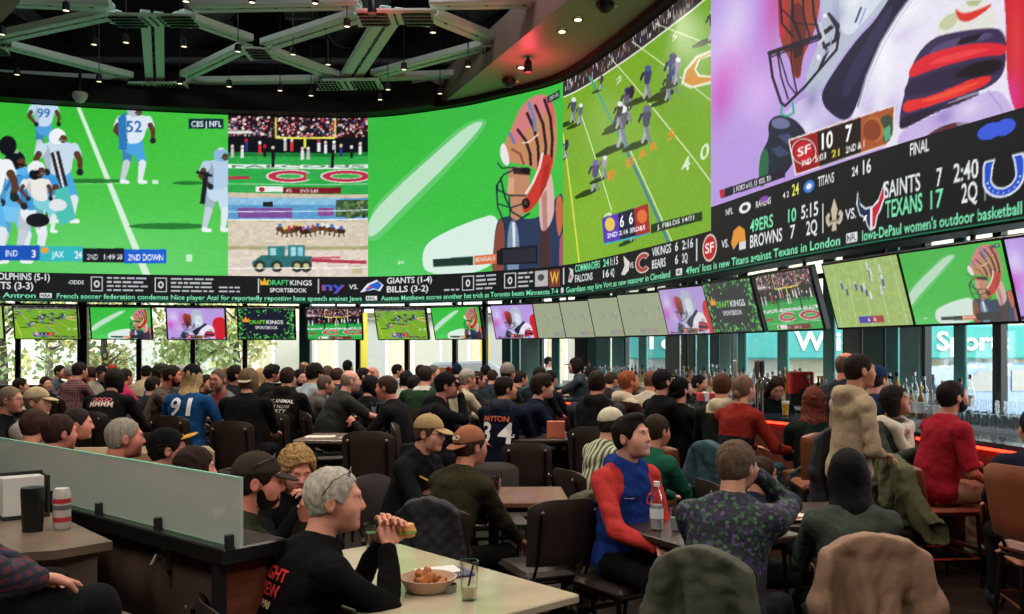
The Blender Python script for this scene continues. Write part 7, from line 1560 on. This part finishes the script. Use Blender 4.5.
kinds = [(CLEAR, mat('white_label', '#d8dce0', rough=.6), mat('silver_cap', '#b8bcc4', rough=.3, metal=.8)), (mat('amber_bottle', '#b8701c', rough=.12, trans=.4), mat('cream_label', '#d8c8a0', rough=.6), mat('gold_cap', '#c89a3a', rough=.3, metal=.8)),
         (mat('pale_blue_bottle', '#a8c0d4', rough=.12, trans=.4), mat('white_label', '#d8dce0'), mat('silver_cap', '#b8bcc4')), (mat('green_bottle', '#2a6a3c', rough=.12, trans=.3), mat('cream_label', '#d8c8a0'), mat('red_cap', '#b02a2a', rough=.4)),
         (mat('yellow_bottle', '#d8a83a', rough=.12, trans=.3), mat('cream_label', '#d8c8a0'), mat('black_cap', '#141414', rough=.4)), (mat('red_bottle', '#a83a34', rough=.15, trans=.2), mat('white_label', '#d8dce0'), mat('silver_cap', '#b8bcc4'))]
KN = ['clear', 'amber', 'pale blue', 'green', 'yellow', 'red']
protos = [bottle_mesh(k).build('liquor_bottle', smooth=True) for k in kinds]; used = [False] * 6; rs = random.Random(12)
t = BB.hit(585); nb_ = 0
while t < BB.hit(962) and nb_ < 210:
    for off_, z_ in ((.12, 1.13), (-.02, 1.05), (-.14, 1.05)):
        if off_ == -.14 and rs.random() < .5: continue
        i = rs.choices(range(6), [6, 2, 4, .7, 1.6, .6])[0]; q = BB.pos(t) - BB.nrm(t) * (off_ + rs.uniform(-.01, .01))
        o = protos[i] if not used[i] else protos[i].copy()
        if used[i]: COL.objects.link(o)
        used[i] = True; o.location = (q.x, q.y, z_); k_ = rs.uniform(.85, 1.2); o.scale = (k_ * 1.0, k_, k_); o.rotation_euler.z = rs.uniform(0, 6); tag(o, 'small %s bottle standing in the rows on the back bar' % KN[i], 'bottle', '%s bottles on the back bar' % KN[i]); nb_ += 1
    t += rs.uniform(.105, .145)
# glassware on the bar top at the right
gl0 = None; k = 0
for r_ in range(4):
    for c in range(16):
        t_ = BB.hit(964) + c * .095
        q = BB.pos(t_) + BB.nrm(t_) * (.22 - r_ * .09)
        if gl0 is None: gl0 = glass(q.x, q.y, 1.05, .13, .034, None, label='clear pint glass'); o = gl0
        else: o = gl0.copy(); COL.objects.link(o)
        o.location = (q.x, q.y, 1.05 if r_ < 3 else 1.13); tag(o, 'clear pint glass in the rows of clean glasses on the back bar', 'glass', 'clean pint glasses on the back bar'); k += 1
n = at(784, 432, 9.3); q = Vector((n.x, n.y, 1.02)); glass(q.x, 9.25, 1.02, .17, .042, BEER, .75, foam=True, name='beer_glass', label='full glass of golden beer on the bar, left of the auburn hair')
q = at(800, 378, 10.6); o = MB().box((0, 0, .15), (.28, .2, .30), mat('red_dispenser', '#c8302c', rough=.35), bev=.02).box((0, -.11, .06), (.06, .03, .08), BLACK).build('drink_dispenser'); o.location = (q.x, 10.6, 1.15); tag(o, 'bright red drink dispenser behind the auburn hair', 'dispenser')
o = MB().box((0, 0, .075), (.3, .25, .15), BLACK).build('machine_base', parent=o); o.location = (0, 0, -.11)
for i, (px, lb) in enumerate(((735, 'curved chrome beer tap left of the woman bartender'), (757, 'tall brown-handled beer tap above the rust-red pullover'), (762, 'black-handled beer tap beside the brown-handled one'))):
    d = 9.75; x = (px - CX) / F_PX * d; CH = mat('chrome', '#b8b8b4', rough=.15, metal=1)
    o = MB().tube([(0, 0, 0), (0, 0, .30), (.03, -.03, .37), (.09, -.08, .36)], .022, CH, 10).build('beer_tap', smooth=True); o.location = (x, d, 1.02); tag(o, lb, 'beer tap'); MB().lathe([(.012, .36), (.03, .46), (.026, .56), (0, .58)], mat('tap_handle_%d' % i, ['#8a8a80', '#4a3424', '#1c1a18'][i], rough=.5), 10).build('tap_handle', parent=o, smooth=True)
o = MB().box((0, 0, .03), (.34, .26, .06), BLACK).build('garnish_tray'); p_ = BB.pos(BB.hit(708)); o.location = (p_.x - .5, p_.y - .45, 1.02); 
bt = empty('garnish_box', (2.42, 10.95, 1.02)); tag(bt, 'garnish box of red and white packets on the bar behind the black caps', 'garnish box'); o.parent = bt; o.location = (0, 0, 0)
for i in range(5): MB().box((-.13 + i * .065, 0, .11), (.055, .2, .1 + .02 * (i % 2)), mat('packet_' + 'rw'[i % 2], ['#b02a34', '#c8c4c0'][i % 2], rough=.6), bev=.008).build('packet', parent=bt)
